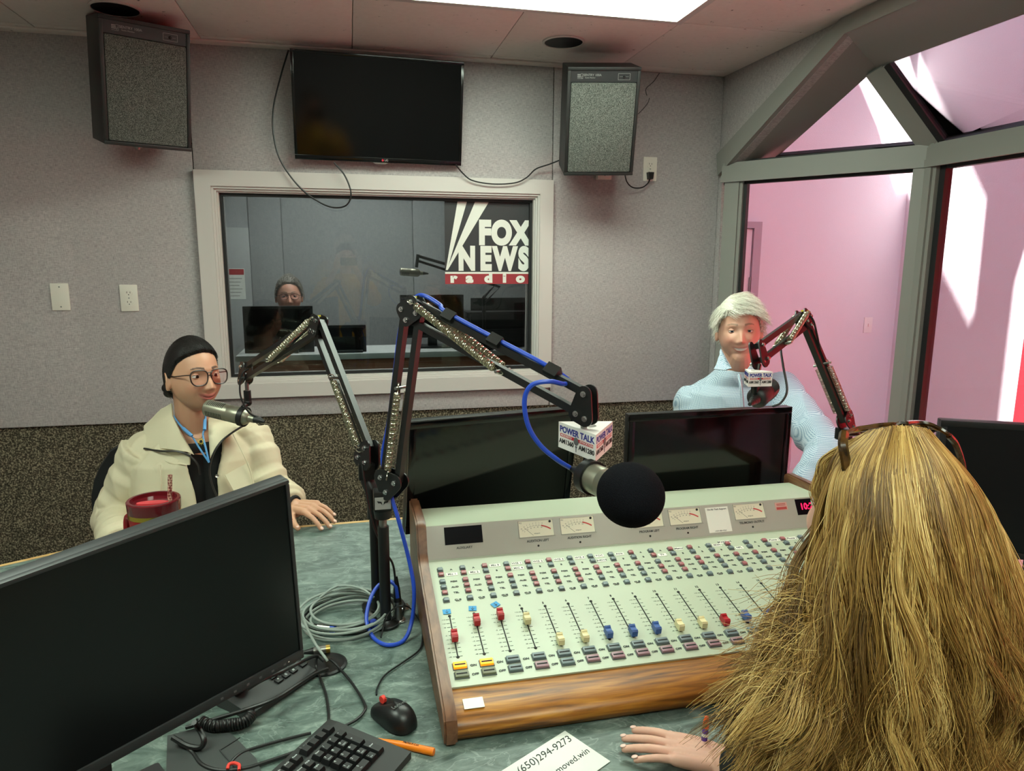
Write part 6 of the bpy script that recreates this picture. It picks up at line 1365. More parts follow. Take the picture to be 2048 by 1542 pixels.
for k in range(5): a = 2*math.pi*k/5; MB(T).tube([(0, -.03, .10), (.27*math.cos(a), -.03+.27*math.sin(a), .06), (.29*math.cos(a), -.03+.29*math.sin(a), .028)], [.022, .016, .024], 10).build('leg', 'black_plastic', ch)
for s in (-1, 1): MB(T).box((s*.30-.03, -.20, .625), (s*.30+.03, .08, .655), bev=.012).box((s*.29-.015, -.08, .42), (s*.29+.015, -.03, .64)).build('armrest', 'black_plastic', ch)
# ================================================================ man in the striped shirt
def check_mat():
    m = mat('shirt_check', (190, 206, 214), .8); nt = m.node_tree; b = nt.nodes['Principled BSDF']; tc = nt.nodes.new('ShaderNodeTexCoord'); acc = None
    for ax in ('X', 'Z'):
        w = nt.nodes.new('ShaderNodeTexWave'); w.bands_direction = ax; w.inputs['Scale'].default_value = 78; w.inputs['Distortion'].default_value = .6; w.inputs['Detail'].default_value = 1; w.inputs['Detail Scale'].default_value = .1
        nt.links.new(tc.outputs['Object'], w.inputs['Vector'])
        if acc is None: acc = w.outputs['Fac']
        else:
            a = nt.nodes.new('ShaderNodeMath'); a.operation = 'MULTIPLY'; nt.links.new(acc, a.inputs[0]); nt.links.new(w.outputs['Fac'], a.inputs[1]); acc = a.outputs[0]
    r = ramp(nt, acc, [(.05, (134, 158, 180)), (.35, (204, 216, 224))]); nt.links.new(r.outputs[0], b.inputs['Base Color'])
check_mat(); hair_mat('hair_white', [(0, (190, 186, 172)), (.5, (222, 219, 206)), (1, (240, 238, 228))], .4); mat('hair_white_base', (206, 202, 188), .5, noise=(60, .15, (5, .8, 3)), bump=(120, .6, (1, .2, .5)))
MhM = head_matrix(Vector((1.472, 2.498, 1.329)), -2.016, .06, -.05, 1.0); PM = dict(jaw=.16, w=1.05, smile=10, cheek=.007, nose=1.05, lips=.0032, mouth=.026)
MBs = Vector((1.50, 2.60, 0)); mo = thing('person', 'smiling man with white hair in a light blue checked shirt', 'person', MBs); TM = Matrix.Translation(-MBs); mo['skin_key'] = 'm'
b = MB(); add_head(b, MhM, PM); nbM = MhM @ Vector((0, -.045, -.165)); b.capsule(MhM @ Vector((0, -.025, -.05)), nbM, .062, .070, 20); b.capsule(MhM @ Vector((0, .045, -.100)), MhM @ Vector((0, -.01, -.145)), .035, .045)
mf_ = Vector((math.cos(math.radians(-108)), math.sin(math.radians(-108)), 0)); mr2 = mf_.cross(Vector((0, 0, 1))); tcm = Vector((nbM.x, nbM.y, 0))-mf_*.02; zN = nbM.z
SrM, SlM = tcm+mr2*.172+Vector((0, 0, zN-.120)), tcm-mr2*.185+Vector((0, 0, zN-.07))
ErM, WrM = SrM+Vector((-.06, -.02, -.30)), SrM+mf_*.24+Vector((.06, 0, -.36)); ElM, WlM = pD(1652, 900, 2.50), pD(1600, 1010, 2.30)
b.capsule(tcm+Vector((0, 0, zN-.10)), tcm+Vector((0, 0, .62)), .11, .14, 20); b.capsule(SrM-Vector((0, 0, .01)), SlM-Vector((0, 0, .01)), .045, .045)
for S_, E_, W_ in ((SrM, ErM, WrM), (SlM, ElM, WlM)): b.capsule(S_-Vector((0, 0, .02)), E_, .045, .042); b.capsule(E_, W_, .040, .030)
hand_caps(b, WrM, mf_, (0, 0, 1), -mr2, .1, size=1.05); hand_caps(b, WlM, (-.8, -.5, -.1), (0, 0, 1), mf_, .1, size=1.05)
b.capsule(tcm+Vector((0, 0, .62)), tcm+Vector((0, 0, .55)), .15, .16)
for s in (-1, 1): b.capsule(tcm+mr2*s*.09+Vector((0, 0, .52)), tcm+mr2*s*.12+mf_*.38+Vector((0, 0, .52)), .085, .065); b.capsule(tcm+mr2*s*.12+mf_*.38+Vector((0, 0, .52)), tcm+mr2*s*.12+mf_*.34+Vector((0, 0, .06)), .06, .045); b.capsule(tcm+mr2*s*.12+mf_*.34+Vector((0, 0, .04)), tcm+mr2*s*.12+mf_*.50+Vector((0, 0, .035)), .04, .032)
me = remesh(b, .0028, 2); skin_colors(me, MhM, dict(skin=(214, 164, 142), blush=(214, 124, 110), lips=(190, 112, 104), brow=(128, 104, 84), brow_amt=.75, smile=10, mouth=.028, teeth=True, lid=(176, 116, 98), lip_amt=.7)); me.transform(TM); link('body', me, 'skin', mo, 180)
add_eyes(mo, TM, MhM, (.10, 1, -.05), 'iris_blue', (.14, -.34))
# white hair: shell plus strands swept to his left across the brow
def zbM(p): return np.interp(p[..., 1], [-.10, -.05, -.02, .0, .015, .035, .06, .078, .1], [-.06, -.045, -.022, -.010, -.006, .034, .052, .060, .062])
hair_shell(mo, TM, MhM, PM, zbM, lambda p: .010+.010*sm(.0, .09, p[..., 2]), 'hair', 'hair_white_base', 5, .003)
def scalp_roots(P, zb, n, rng, zmin=-.2):
    v = head_pts(P, False, 90, 140).reshape(-1, 3); ok = v[:, 2] > zb(v); v = v[ok]; w = np.sqrt(np.maximum(1e-4, 1-(v[:, 2]/.118)**2)); return v[rng.choice(len(v), n, p=w/w.sum())]+rng.normal(0, .0012, (n, 3))
def outward(p): q = p/np.array([.075**2, .098**2, .117**2]); return q/np.linalg.norm(q, axis=-1, keepdims=True)
def grow(roots, M, comb, steps, seglen, lift, grav, frizz, rng, shell):
    """strands combed along a head-space field, pushed out of the skull"""
    p = roots.copy(); d = outward(p)*lift+comb(p); path = [p.copy()]
    for k in range(steps):
        d = d*.75+comb(p)*.30+np.array([0, 0, -grav])+rng.normal(0, frizz, p.shape); d /= np.linalg.norm(d, axis=1, keepdims=True); p = p+d*seglen[:, None]
        r = np.sqrt(((p/np.array([.075, .099, .117]))**2).sum(1)); low = 1+shell/.09; push = np.where((r < low) & (p[:, 2] > -.06), low/r, 1.); p = p*push[:, None]; path.append(p.copy())
    A = np.stack(path, 1); Mn = np.array(M); return [a @ Mn[:3, :3].T+Mn[:3, 3] for a in A]
hair_mat('hair_black_strands', [(0, (8, 7, 7)), (1, (34, 28, 26))], .42)
rgw = np.random.default_rng(8); rtw = scalp_roots(PW, zbW, 6500, rgw); toB = np.array([.012, -.108, -.040])
def combW(p): d = toB-p; d /= np.linalg.norm(d, axis=1, keepdims=True); return d
hair_curves('hair_strands', grow(rtw, MhW, combW, 9, rgw.uniform(.005, .0095, 6500), .02, .0, .015, rgw, .0100+.0012*rgw.random(6500)), .00045, 'hair_black_strands', wo, TW, .6)
rg2 = np.random.default_rng(5); rt_ = scalp_roots(PM, zbM, 2600, rg2)
def combM(p):
    c = np.zeros_like(p); part = p[:, 0] > .048; c[:, 0] = np.where(part, .5, -.85); c[:, 1] = np.where(p[:, 1] > .02, .55, -.25); c[:, 2] = -.15-.55*np.clip(np.abs(p[:, 0])/.07, 0, 1); return c
hair_curves('hair_strands', grow(rt_, MhM, combM, 8, np.where(rt_[:, 2] > .04, rg2.uniform(.005, .0078, 2600), rg2.uniform(.0016, .0034, 2600)), .9, .04, .09, rg2, .014+.006*rg2.random(2600)), .0006, 'hair_white', mo, TM)
# shirt
sh = MB(); R_ = [(tcm+Vector((0, 0, z)), mr2, mf_, rx, ry) for z, rx, ry in ((.50, .20, .165), (.65, .215, .170), (.80, .225, .168), (.92, .225, .16), (1.0, .222, .152))]
R_ += [(tcm+Vector((0, 0, zN-.085)), mr2, mf_, .195, .135), (tcm+Vector((0, 0, zN-.050)), mr2, mf_, .140, .110), (nbM+mf_*.006+Vector((0, 0, -.012)), mr2, mf_, .098, .092), (nbM+mf_*.006+Vector((0, 0, .012)), mr2, mf_, .082, .082)]
ring_body(sh, R_, 64, None, .010)
sleeve(sh, SrM-mr2*.02, ErM, WrM, [.080, .074, .064, .058, .052, .046, .042]); sleeve(sh, SlM+mr2*.02, ElM, WlM, [.080, .074, .066, .062, .056, .050, .046]); sh.sphere(SrM+mr2*.0-Vector((0, 0, .018)), .074, 24, 16); sh.sphere(SlM+mr2*.0-Vector((0, 0, .020)), .076, 24, 16)
cloth(sh, 'shirt', 'shirt_check', mo, TM, .0042, .0040, 3, 9)
def mp(x, y, d): return pD(x, y, d)
sheet(mo, TM, 'collar', 'shirt_check', [mp(1441, 697, 2.63), mp(1437, 716, 2.60), mp(1428, 738, 2.545), mp(1452, 740, 2.515), mp(1462, 736, 2.505), mp(1449, 712, 2.53)], .004, 2, .002)
sheet(mo, TM, 'collar', 'shirt_check', [mp(1510, 708, 2.56), mp(1506, 725, 2.52), mp(1492, 742, 2.50), mp(1505, 752, 2.50), mp(1524, 738, 2.53), mp(1520, 716, 2.57)], .004, 2, .002)
MB(TM).tube(spline([mp(1478, 748, 2.498), mp(1482, 775, 2.478), mp(1485, 805, 2.475), mp(1488, 850, 2.47)], 8), [.006]*25, 4).build('placket', 'shirt_check', mo)
# his chair, just the dark arm and back
ch = thing('office_chair', 'black office chair of the man in the checked shirt', 'chair', (tcm.x, tcm.y, 0)); T = Matrix((mr2, -mf_, Vector((0, 0, 1)))).transposed().to_4x4()
MB(T).box((-.25, -.27, .41), (.25, .20, .485), bev=.03).build('seat', 'chair_black', ch); MB(T).box((-.22, .20, .52), (.22, .25, .95), bev=.02).build('backrest', 'chair_black', ch)
MB(T).cyl((0, -.03, .08), (0, -.03, .41), .025, n=14).box((-.03, .16, .43), (.03, .235, .60)).build('column', 'black_plastic', ch)
for k in range(5): a = 2*math.pi*k/5; MB(T).tube([(0, -.03, .10), (.27*math.cos(a), -.03+.27*math.sin(a), .06), (.29*math.cos(a), -.03+.29*math.sin(a), .028)], [.022, .016, .024], 10).build('leg', 'black_plastic', ch)
for s in (-1, 1): MB(T).box((s*.30-.03, -.24, .69), (s*.30+.03, .06, .72), bev=.012).box((s*.29-.015, -.08, .42), (s*.29+.015, -.03, .70)).build('armrest', 'black_plastic', ch)

# ================================================================ man in the control room
hair_mat('hair_grey', [(0, (92, 88, 82)), (1, (176, 172, 164))]); mat('hair_grey_base', (120, 115, 108), .6, noise=(80, .4)); mat('shirt_dark', (60, 62, 70), .8); mat('lid_c', (190, 140, 120), .5)
cpos = pY(578, 592, 4.98); MhC = head_matrix(cpos, math.radians(-84), .05, .0, 1.02); co = thing('person', 'grey haired man with glasses standing in the control room', 'person', (cpos.x, 4.98, 0)); TCo = Matrix.Translation((-cpos.x, -4.98, 0)); co['skin_key'] = 'c'
b = MB(); PC = dict(jaw=.18, w=1.03, smile=4, nose=1.05); add_head(b, MhC, PC); nbC = MhC @ Vector((0, -.04, -.165)); b.capsule(MhC @ Vector((0, -.025, -.05)), nbC, .06, .065)
cx_ = Vector((1, 0, 0)); b.capsule(nbC-Vector((0, 0, .12)), Vector((nbC.x, nbC.y, .9)), .12, .13); b.capsule(nbC-cx_*.17-Vector((0, 0, .07)), nbC+cx_*.17-Vector((0, 0, .07)), .06, .06)
for s in (-1, 1):
    S_ = nbC+cx_*s*.19-Vector((0, 0, .08)); E_ = S_+Vector((s*.04, -.02, -.30)); W_ = E_+Vector((-s*.06, -.22, -.02)); b.capsule(S_, E_, .05, .04); b.capsule(E_, W_, .04, .03); hand_caps(b, W_, (-s*.2, -1, 0), (0, 0, 1), (-s, 0, 0), size=1.05)
    b.capsule((nbC.x+s*.09, nbC.y, .88), (nbC.x+s*.10, nbC.y, .45), .085, .06); b.capsule((nbC.x+s*.10, nbC.y, .45), (nbC.x+s*.10, nbC.y+.01, .06), .058, .042); b.capsule((nbC.x+s*.10, nbC.y+.01, .04), (nbC.x+s*.10, nbC.y-.13, .035), .038, .032)
me = remesh(b, .0036, 2); skin_colors(me, MhC, dict(skin=(204, 152, 130), blush=(204, 118, 104), lips=(170, 104, 96), brow=(84, 72, 62), smile=4, beard=(150, 130, 120))); me.transform(TCo); link('body', me, 'skin', co, 180)
add_eyes(co, TCo, MhC, (0, 1, -.05), 'iris_brown', (.2, -.4))
hair_shell(co, TCo, MhC, PC, lambda p: zbM(p)+.016*sm(.03, .08, p[..., 1]), lambda p: .008+.006*sm(.0, .09, p[..., 2]), 'hair', 'hair_grey_base', 7, .006)
rtC = scalp_roots(PC, lambda p: zbM(p)+.016*sm(.03, .08, p[..., 1]), 900, rg2)
hair_curves('hair_strands', grow(rtC, MhC, lambda p: np.stack([-.4+0*p[:, 0], -.8+0*p[:, 0], .1-.8*np.abs(p[:, 0])/.07], 1), 6, rg2.uniform(.003, .006, 900), .9, .03, .12, rg2, .014+.006*rg2.random(900)), .0009, 'hair_grey', co, TCo)
sh = MB(); R_ = [(Vector((nbC.x, nbC.y+.01, z)), cx_, Vector((0, -1, 0)), rx, ry) for z, rx, ry in ((.82, .19, .15), (1.0, .215, .155), (nbC.z-.12, .22, .15), (nbC.z-.07, .195, .125), (nbC.z-.03, .13, .10), (nbC.z, .085, .085))]
ring_body(sh, R_, 48, None, .010)
for s in (-1, 1): S_ = nbC+cx_*s*.18-Vector((0, 0, .08)); E_ = S_+Vector((s*.05, -.02, -.30)); W_ = E_+Vector((-s*.06, -.22, -.02)); sleeve(sh, S_, E_, W_, [.078, .07, .062, .056, .05, .046, .042])
cloth(sh, 'shirt', 'shirt_dark', co, TCo, .006, .004, 3, 11)
tr_ = MB(); tr_.capsule((nbC.x, nbC.y+.01, .88), (nbC.x, nbC.y+.01, .80), .165, .16)
for s in (-1, 1): tr_.tube([(nbC.x+s*.085, nbC.y, .86), (nbC.x+s*.10, nbC.y, .45), (nbC.x+s*.10, nbC.y+.01, .08)], [.105, .085, .065], 18)
cloth(tr_, 'trousers', 'top_black', co, TCo, .008, .003, 3, 12)
gl2 = thing('eyeglasses', 'thin framed glasses on the man in the control room', 'eyeglasses', MhC @ Vector((0, .1, 0))); TG2 = Matrix.Translation(-gl2.location) @ MhC; mbf = MB(TG2)
for s in (-1, 1):
    lp = [(s*(.033+.026*math.copysign(abs(math.cos(a))**.75, math.cos(a))), .102, -.004+.018*math.copysign(abs(math.sin(a))**.75, math.sin(a))) for a in [2*math.pi*k/24 for k in range(24)]]
    mbf.tube(lp, .0014, 6, closed=True); mbf.tube([(s*.059, .101, .004), (s*.076, .08, .004), (s*.080, -.01, .004), (s*.078, -.03, -.012)], .0016, 6); MB(TG2).add(lp, [tuple(range(24))]).build('lens', 'lens', gl2, smooth=0)
mbf.tube([(-.007, .102, .002), (0, .105, .005), (.007, .102, .002)], .0014, 6); mbf.build('frame', 'frame_brown', gl2)
# ================================================================ blonde woman in the foreground, seen from behind
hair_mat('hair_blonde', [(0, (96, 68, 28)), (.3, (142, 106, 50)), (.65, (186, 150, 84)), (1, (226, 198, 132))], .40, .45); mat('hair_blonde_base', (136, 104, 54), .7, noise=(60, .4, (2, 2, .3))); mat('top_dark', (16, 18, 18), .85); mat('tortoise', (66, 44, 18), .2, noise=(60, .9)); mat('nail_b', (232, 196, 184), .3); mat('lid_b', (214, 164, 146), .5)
mat('amber_lens', (120, 90, 30), .1)
bc = pD(1752, 1032, .985); MhB = head_matrix(bc, math.radians(98), .02, 0, .98); bl = thing('person', 'woman with long wavy blonde hair seen from behind at the console', 'person', (bc.x, bc.y-.05, 0)); TB = Matrix.Translation((-bc.x, -bc.y+.05, 0)); bl['skin_key'] = 'b'
b = MB(); PB = dict(jaw=.26, smile=6); add_head(b, MhB, PB); nbB = MhB @ Vector((0, -.045, -.17)); b.capsule(MhB @ Vector((0, -.028, -.05)), nbB, .05, .056, 18)
bx_ = Vector((1, 0, 0)); by_ = Vector((0, 1, 0)); zB = nbB.z
SB = {s: nbB+bx_*s*.165-Vector((0, .01, .06)) for s in (-1, 1)}
b.capsule(nbB-Vector((0, .01, .10)), Vector((nbB.x, nbB.y-.02, .62)), .10, .13, 18); b.capsule(SB[-1], SB[1], .052, .052)
hw_ = pZ(1400, 1512, ZT_+.026); EB = Vector((SB[-1].x+.02, SB[-1].y+.07, ZT_+.05))
WB_ = pZ(1448, 1522, ZT_+.03); b.capsule(SB[-1], EB, .044, .038); b.capsule(EB, WB_, .036, .026)
fd = pZ(1330, 1512, ZT_+.012)-WB_; fd.z = -.004
nlB = hand_caps(b, WB_, fd, (0, 0, 1), (.25, 1, 0), .16, (.02, .16, .10), .92, (.55, .70))
E2_ = Vector((SB[1].x+.05, SB[1].y+.08, .80)); W2_ = Vector((SB[1].x+.02, 1.02, ZT_+.03)); b.capsule(SB[1], E2_, .044, .038); b.capsule(E2_, W2_, .036, .026); hand_caps(b, W2_, (-.4, 1, 0), (0, 0, 1), (-1, 0, 0), .1, (.1, .2, .1), .92)
b.capsule((nbB.x, nbB.y-.02, .62), (nbB.x, nbB.y-.02, .55), .14, .15)
for s in (-1, 1): b.capsule((nbB.x+s*.08, nbB.y, .52), (nbB.x+s*.10, nbB.y+.40, .52), .08, .06); b.capsule((nbB.x+s*.10, nbB.y+.40, .52), (nbB.x+s*.10, nbB.y+.36, .05), .055, .04); b.capsule((nbB.x+s*.10, nbB.y+.36, .035), (nbB.x+s*.10, nbB.y+.48, .03), .034, .028)
me = remesh(b, .0028, 2); skin_colors(me, MhB, dict(skin=(220, 172, 152), blush=(216, 140, 124), lips=(186, 104, 100), brow=(150, 118, 74))); me.transform(TB); link('body', me, 'skin', bl, 180); add_nails(bl, TB, nlB, 'nail_b', .95)
add_eyes(bl, TB, MhB, (0, 1, -.05), 'iris_blue')
sh = MB(); R_ = [(Vector((nbB.x, nbB.y-.015, z)), bx_, by_, rx, ry) for z, rx, ry in ((.50, .19, .16), (.70, .19, .15), (.85, .195, .145), (zB-.12, .20, .14), (zB-.06, .18, .115), (zB-.025, .12, .09), (zB, .075, .075))]
ring_body(sh, R_, 48, None, .010)
for s, E_, W_ in ((-1, EB, EB.lerp(WB_, .5)), (1, E2_, W2_)): sleeve(sh, SB[s]-bx_*s*.02, E_, E_.lerp(W_, .75), [.072, .066, .058, .052, .048, .044, .042])
cloth(sh, 'black_top', 'top_dark', bl, TB, .006, .004, 3, 21)
# --- hair: guide locks from the parting down over back and shoulders (pixel columns with their real distance)
G = [[(1745, 864, .95), (1685, 905, .97), (1668, 985, .975), (1672, 1070, .965), (1655, 1160, .95), (1615, 1250, .94), (1550, 1318, .935), (1475, 1378, .93), (1400, 1440, .93)],
     [(1755, 860, .94), (1690, 930, .94), (1672, 1030, .93), (1668, 1130, .92), (1650, 1230, .91), (1605, 1320, .905), (1540, 1400, .90), (1465, 1470, .895), (1395, 1560, .89)],
     [(1768, 856, .93), (1722, 940, .905), (1712, 1050, .885), (1710, 1160, .875), (1700, 1270, .868), (1680, 1370, .866), (1635, 1450, .866), (1575, 1530, .868), (1510, 1620, .87)],
     [(1785, 852, .92), (1765, 940, .885), (1758, 1060, .858), (1762, 1180, .848), (1758, 1290, .842), (1745, 1390, .84), (1722, 1480, .84), (1695, 1570, .842), (1670, 1670, .845)],
     [(1802, 851, .92), (1812, 945, .88), (1818, 1065, .852), (1822, 1190, .842), (1822, 1300, .836), (1815, 1410, .834), (1800, 1500, .834), (1785, 1590, .836), (1770, 1690, .84)],
     [(1820, 852, .925), (1862, 950, .89), (1878, 1070, .866), (1886, 1190, .855), (1890, 1310, .848), (1890, 1420, .845), (1884, 1510, .845), (1876, 1600, .846), (1870, 1700, .85)],
     [(1836, 856, .935), (1908, 960, .915), (1935, 1075, .896), (1950, 1190, .885), (1960, 1310, .876), (1964, 1420, .872), (1966, 1510, .87), (1966, 1600, .87), (1966, 1700, .872)],
     [(1850, 862, .95), (1950, 985, .955), (1985, 1095, .945), (2005, 1205, .935), (2020, 1320, .925), (2030, 1430, .92), (2036, 1520, .916), (2040, 1610, .914), (2044, 1700, .914)],
     [(1852, 870, .97), (1965, 1010, 1.02), (2008, 1120, 1.02), (2036, 1225, 1.01), (2060, 1335, 1.0), (2078, 1440, .99), (2090, 1530, .985), (2100, 1620, .98), (2108, 1700, .98)],
     [(1845, 875, 1.0), (1945, 1000, 1.07), (1975, 1120, 1.08), (1995, 1230, 1.08), (2020, 1340, 1.07), (2050, 1440, 1.06), (2070, 1530, 1.05), (2085, 1620, 1.04), (2095, 1700, 1.04)]]
Gw = [np.array([tuple(p) for p in spline([pD(*q) for q in g], 4)]) for g in G]; GA = np.stack(Gw)                  # guides x points x 3
hb = MB(); hb.sphere((0, -.012, .010), (.078, .098, .110), 32, 22, 0, MhB)
ctr = np.array(bc)
for gi, g in enumerate(Gw):
    inn = g.copy(); pull = np.linspace(.0, .028, len(g))[:, None]; axis_c = np.stack([np.full(len(g), bc.x), np.full(len(g), bc.y-.01), g[:, 2]], 1); dirv = axis_c-g; dirv /= np.linalg.norm(dirv, axis=1, keepdims=True)
    pts = [Vector(p) for p in (g+dirv*.046)][2:]; nn = len(pts); hb.tube(pts[:nn-(7 if gi < 2 else 0)], [(.018+.020*min(1, k/5))*(1-(.65*max(0, (k-nn*.45)/(nn*.4)) if gi < 2 else 0)) for k in range(nn)][:nn-(7 if gi < 2 else 0)], 10)
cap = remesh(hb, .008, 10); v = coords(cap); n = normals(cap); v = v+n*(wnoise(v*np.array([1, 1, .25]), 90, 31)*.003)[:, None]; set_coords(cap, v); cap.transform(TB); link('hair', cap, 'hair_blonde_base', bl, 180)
rb = np.random.default_rng(11); NS = 22000; NP = 30; strands = []
nG, nP = GA.shape[:2]; us = rb.random(NS)*(nG-1); ts = np.linspace(0, 1, NP)
lock = rb.integers(0, 230, NS); lockr = np.random.default_rng(3); lo_u = lockr.random(230)*(nG-1); lo_ph = lockr.random(230)*6.28; lo_f = lockr.uniform(6, 11, 230); lo_a = lockr.uniform(.005, .014, 230); lo_off = lockr.normal(0, .014, (230, 3)); lo_end = lockr.uniform(.80, 1.0, 230)
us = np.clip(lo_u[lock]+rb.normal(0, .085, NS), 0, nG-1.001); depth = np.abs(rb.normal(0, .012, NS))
for i in range(NS):
    u_ = us[i]; k = int(u_); f = u_-k; t0 = rb.uniform(0, .03); t1 = lo_end[lock[i]]*rb.uniform(.86, 1.0); tt = (t0+(t1-t0)*ts)*(nP-1); j = np.minimum(tt.astype(int), nP-2); fr = (tt-j)[:, None]
    ga = GA[k][j]*(1-fr)+GA[k][j+1]*fr; gb = GA[k+1][j]*(1-fr)+GA[k+1][j+1]*fr; p = ga*(1-f)+gb*f
    ax_ = np.stack([np.full(NP, bc.x), np.full(NP, bc.y-.01), p[:, 2]], 1); nv = p-ax_; nv /= np.linalg.norm(nv, axis=1, keepdims=True); tv = np.stack([-nv[:, 1], nv[:, 0], 0*nv[:, 0]], 1)
    L = lock[i]; g_ = (tt/(nP-1)); amp = np.clip((g_-.12)/.45, 0, 1); wv = np.sin(g_*lo_f[L]*2+lo_ph[L]); wv2 = np.cos(g_*lo_f[L]*1.7+lo_ph[L]*1.3)
    fz = rb.normal(0, 1, (6, 3)); fz = np.stack([np.interp(g_, np.linspace(0, 1, 6), fz[:, q]) for q in range(3)], 1)*(.0010+.0048*amp**1.5)[:, None]
    p = p+tv*(wv*lo_a[L]*amp*1.5)[:, None]+nv*((wv2*lo_a[L]*amp)-depth[i]*amp*1.2+.004+.004*np.minimum(1, g_*12))[:, None]+lo_off[L]*amp[:, None]*np.array([1, 1, .4])+fz
    if rb.random() < .05: p = p+nv*(.012*amp*rb.random())[:, None]+tv*(.02*amp*rb.normal())[:, None]
    strands.append(p)
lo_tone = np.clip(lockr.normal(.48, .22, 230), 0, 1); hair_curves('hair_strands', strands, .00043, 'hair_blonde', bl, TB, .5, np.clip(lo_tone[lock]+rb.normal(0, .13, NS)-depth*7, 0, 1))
# face-framing lock by the cheek, and loose flyaways at the left ends
ex = []
for i in range(1600):
    q = rb.random(); s0 = np.array(pD(1690+30*q, 880+8*rb.random(), .965)); pts = [s0]
    for (x, y, d_) in ((1655, 925, .985), (1640, 985, .99), (1656, 1035, .985), (1694, 1085, .952)): pts.append(np.array(pD(x+16*rb.normal()*.5+18*q, y+4*rb.normal(), d_-.01*q)))
    ex.append(np.array([tuple(p) for p in spline(pts, 4)]))
for i in range(700):
    u_ = rb.random()*1.9; k = int(u_); f = u_-k; j0 = int(rb.uniform(.45, .72)*nP); g = GA[k]*(1-f)+GA[k+1]*f; p0 = g[j0]; dl = np.array([-.8, .35, -.35])*rb.uniform(.03, .10)+rb.normal(0, .02, 3); p1 = p0+dl*.5+rb.normal(0, .008, 3)+np.array([0, 0, .008]); p2 = p0+dl+rb.normal(0, .01, 3)
    ex.append(np.array([tuple(p) for p in spline([g[j0-4], p0, p1, p2], 5)]))
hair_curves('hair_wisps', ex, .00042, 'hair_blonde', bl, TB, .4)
# --- sunglasses pushed up on her head
sgp = [pD(1698, 970, .925), pD(1692, 925, .925), pD(1686, 890, .93), pD(1688, 866, .945)]
sgl = thing('sunglasses', 'tortoiseshell sunglasses resting on top of the blonde hair', 'sunglasses', sgp[3]); T = Matrix.Translation(-sgl.location)
MB(T).tube(spline(sgp, 8), [.0062]*25, 6).build('temple_arm', 'tortoise', sgl)
MB(T).tube(spline([pD(1898, 872, 1.02), pD(1912, 890, 1.03), pD(1925, 930, 1.03), pD(1928, 965, 1.03)], 8), .0045, 6).build('temple_arm', 'tortoise', sgl)
for a, c_, e in (((1690, 868, .96), (1735, 854, .99), (1790, 850, 1.0)), ((1812, 848, 1.0), (1858, 848, 1.02), (1898, 870, 1.02))):
    rim = spline([pD(*a), pD((a[0]+c_[0])/2, (a[1]+c_[1])/2-3, c_[2]), pD(*c_), pD((c_[0]+e[0])/2, (c_[1]+e[1])/2-2, c_[2]), pD(*e), pD((c_[0]+e[0])/2, c_[1]+10, c_[2]+.05), pD(c_[0], c_[1]+16, c_[2]+.055), pD((a[0]+c_[0])/2, c_[1]+14, c_[2]+.045)], 5, closed=True)
    MB(T).tube(rim, .0034, 6, closed=True).build('rim', 'tortoise', sgl); c0 = sum(rim, Vector())/len(rim); MB(T).add(rim+[c0], [(i, (i+1) % len(rim), len(rim)) for i in range(len(rim))]).build('lens', 'amber_lens', sgl)
MB(T).tube([pD(1790, 850, 1.0), pD(1801, 846, 1.0), pD(1812, 848, 1.0)], .003, 6).build('bridge', 'tortoise', sgl)
# --- pen in her hand
p0, p1 = pZ(1413, 1440, ZT_+.075), pZ(1407, 1492, ZT_+.030); pn = thing('pen', 'purple pen with an orange tip in the blonde woman\'s hand', 'pen', p1); T = Matrix.Translation(-p1); d = (p0-p1).normalized(); L = (p0-p1).length
MB(T).cyl(p1-d*.05, p0-d*L*.30, .0052, n=14).build('barrel', 'pen_purple', pn); MB(T).tube([p0-d*L*.30, p0-d*L*.10, p0, p0+d*.006], [.0053, .0053, .0046, .003], 14).build('cap', 'pen_orange', pn)
MB(T).cyl(p0-d*L*.62, p0-d*L*.50, .0054, n=14).build('logo_band', 'tape', pn)
# ================================================================ photographer behind the camera, present only in the reflections
mat('top_yellow', (214, 160, 30), .8); mat('hair_brown', (60, 40, 26), .5, bump=(120, .4)); mat('jeans', (58, 66, 84), .85)
ph_c = Vector((-.03, -.20, 1.60)); MhP = head_matrix(ph_c, math.radians(82), -.05, 0, .97); po = thing('person', 'photographer in a yellow top mirrored in the television and window', 'person', (ph_c.x, -.26, 0)); TP = Matrix.Translation((-ph_c.x, .26, 0)); po['skin_key'] = 'w'
b = MB(); add_head(b, MhP, PW); nbP = MhP @ Vector((0, -.045, -.17)); b.capsule(MhP @ Vector((0, -.028, -.05)), nbP, .05, .056)
b.capsule(nbP-Vector((0, 0, .12)), Vector((nbP.x, nbP.y, .95)), .10, .12); b.capsule(nbP-bx_*.14-Vector((0, 0, .07)), nbP+bx_*.14-Vector((0, 0, .07)), .05, .05)
armP = {}
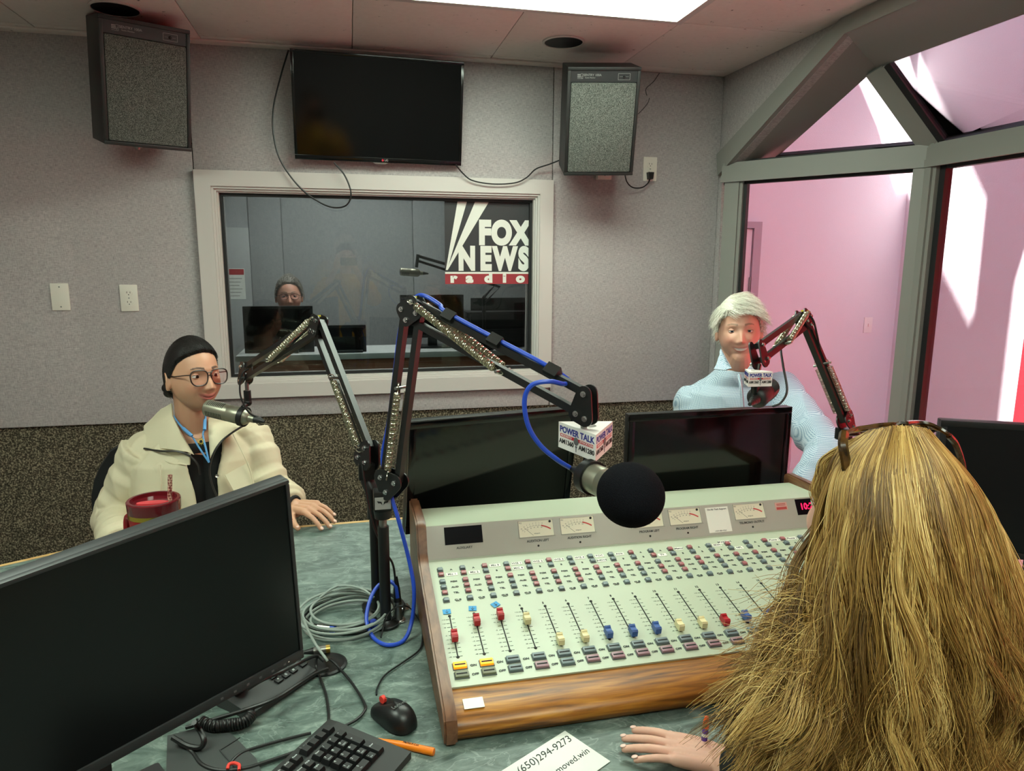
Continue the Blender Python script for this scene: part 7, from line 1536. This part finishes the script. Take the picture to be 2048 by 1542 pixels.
for s in (-1, 1):
    S_ = nbP+bx_*s*.165-Vector((0, 0, .075)); E_ = S_+Vector((s*.09, .10, -.16)); W_ = Vector((ph_c.x+s*.085, -.075, 1.50)); armP[s] = (S_, E_, W_); b.capsule(S_, E_, .043, .036); b.capsule(E_, W_, .035, .025); hand_caps(b, W_, (-s*.25, -.05, 1), (s*.3, -1, 0), (-s, 0, 0), .08, (.3, .4, .3), .92)
    b.capsule((nbP.x+s*.09, nbP.y, .92), (nbP.x+s*.10, nbP.y, .48), .09, .06); b.capsule((nbP.x+s*.10, nbP.y, .48), (nbP.x+s*.10, nbP.y, .07), .056, .04); b.capsule((nbP.x+s*.10, nbP.y, .04), (nbP.x+s*.10, nbP.y+.13, .035), .036, .03)
me = remesh(b, .005, 2); skin_colors(me, MhP, dict(skin=(214, 168, 146), blush=(214, 134, 116), lips=(186, 104, 100), brow=(90, 66, 46))); me.transform(TP); link('body', me, 'skin', po, 180)
hair_shell(po, TP, MhP, PW, lambda p: zbW(p)-.06*sm(.03, -.02, p[..., 1]), lambda p: .014+.008*sm(0, .1, p[..., 2]), 'hair', 'hair_brown', 4, .004)
sh = MB(); ring_body(sh, [(Vector((nbP.x, nbP.y, z)), bx_, by_, rx, ry) for z, rx, ry in ((.84, .19, .15), (1.0, .175, .135), (1.2, .19, .14), (nbP.z-.12, .195, .135), (nbP.z-.06, .17, .11), (nbP.z-.02, .11, .09), (nbP.z+.01, .08, .075))], 48, None, .010)
for s in (-1, 1): sleeve(sh, armP[s][0]-bx_*s*.02, armP[s][1], armP[s][1].lerp(armP[s][2], .55), [.078, .078, .082, .085, .08, .07, .06])
cloth(sh, 'yellow_top', 'top_yellow', po, TP, .007, .005, 3, 33)
tr_ = MB(); tr_.capsule((nbP.x, nbP.y, .92), (nbP.x, nbP.y, .84), .155, .16)
for s in (-1, 1): tr_.tube([(nbP.x+s*.085, nbP.y, .90), (nbP.x+s*.10, nbP.y, .48), (nbP.x+s*.10, nbP.y, .09)], [.105, .082, .065], 18)
cloth(tr_, 'trousers', 'jeans', po, TP, .009, .003, 3, 34)
phn = thing('mobile_phone', 'mobile phone held up by the photographer in the reflections', 'phone', (ph_c.x+.03, -.045, 1.56)); MB().box((-.078, -.004, -.037), (.078, .004, .037), bev=.003).build('case', 'black_plastic', phn); MB().box((-.073, -.0045, -.033), (.073, -.0039, .033)).build('screen', 'screen_gloss', phn)
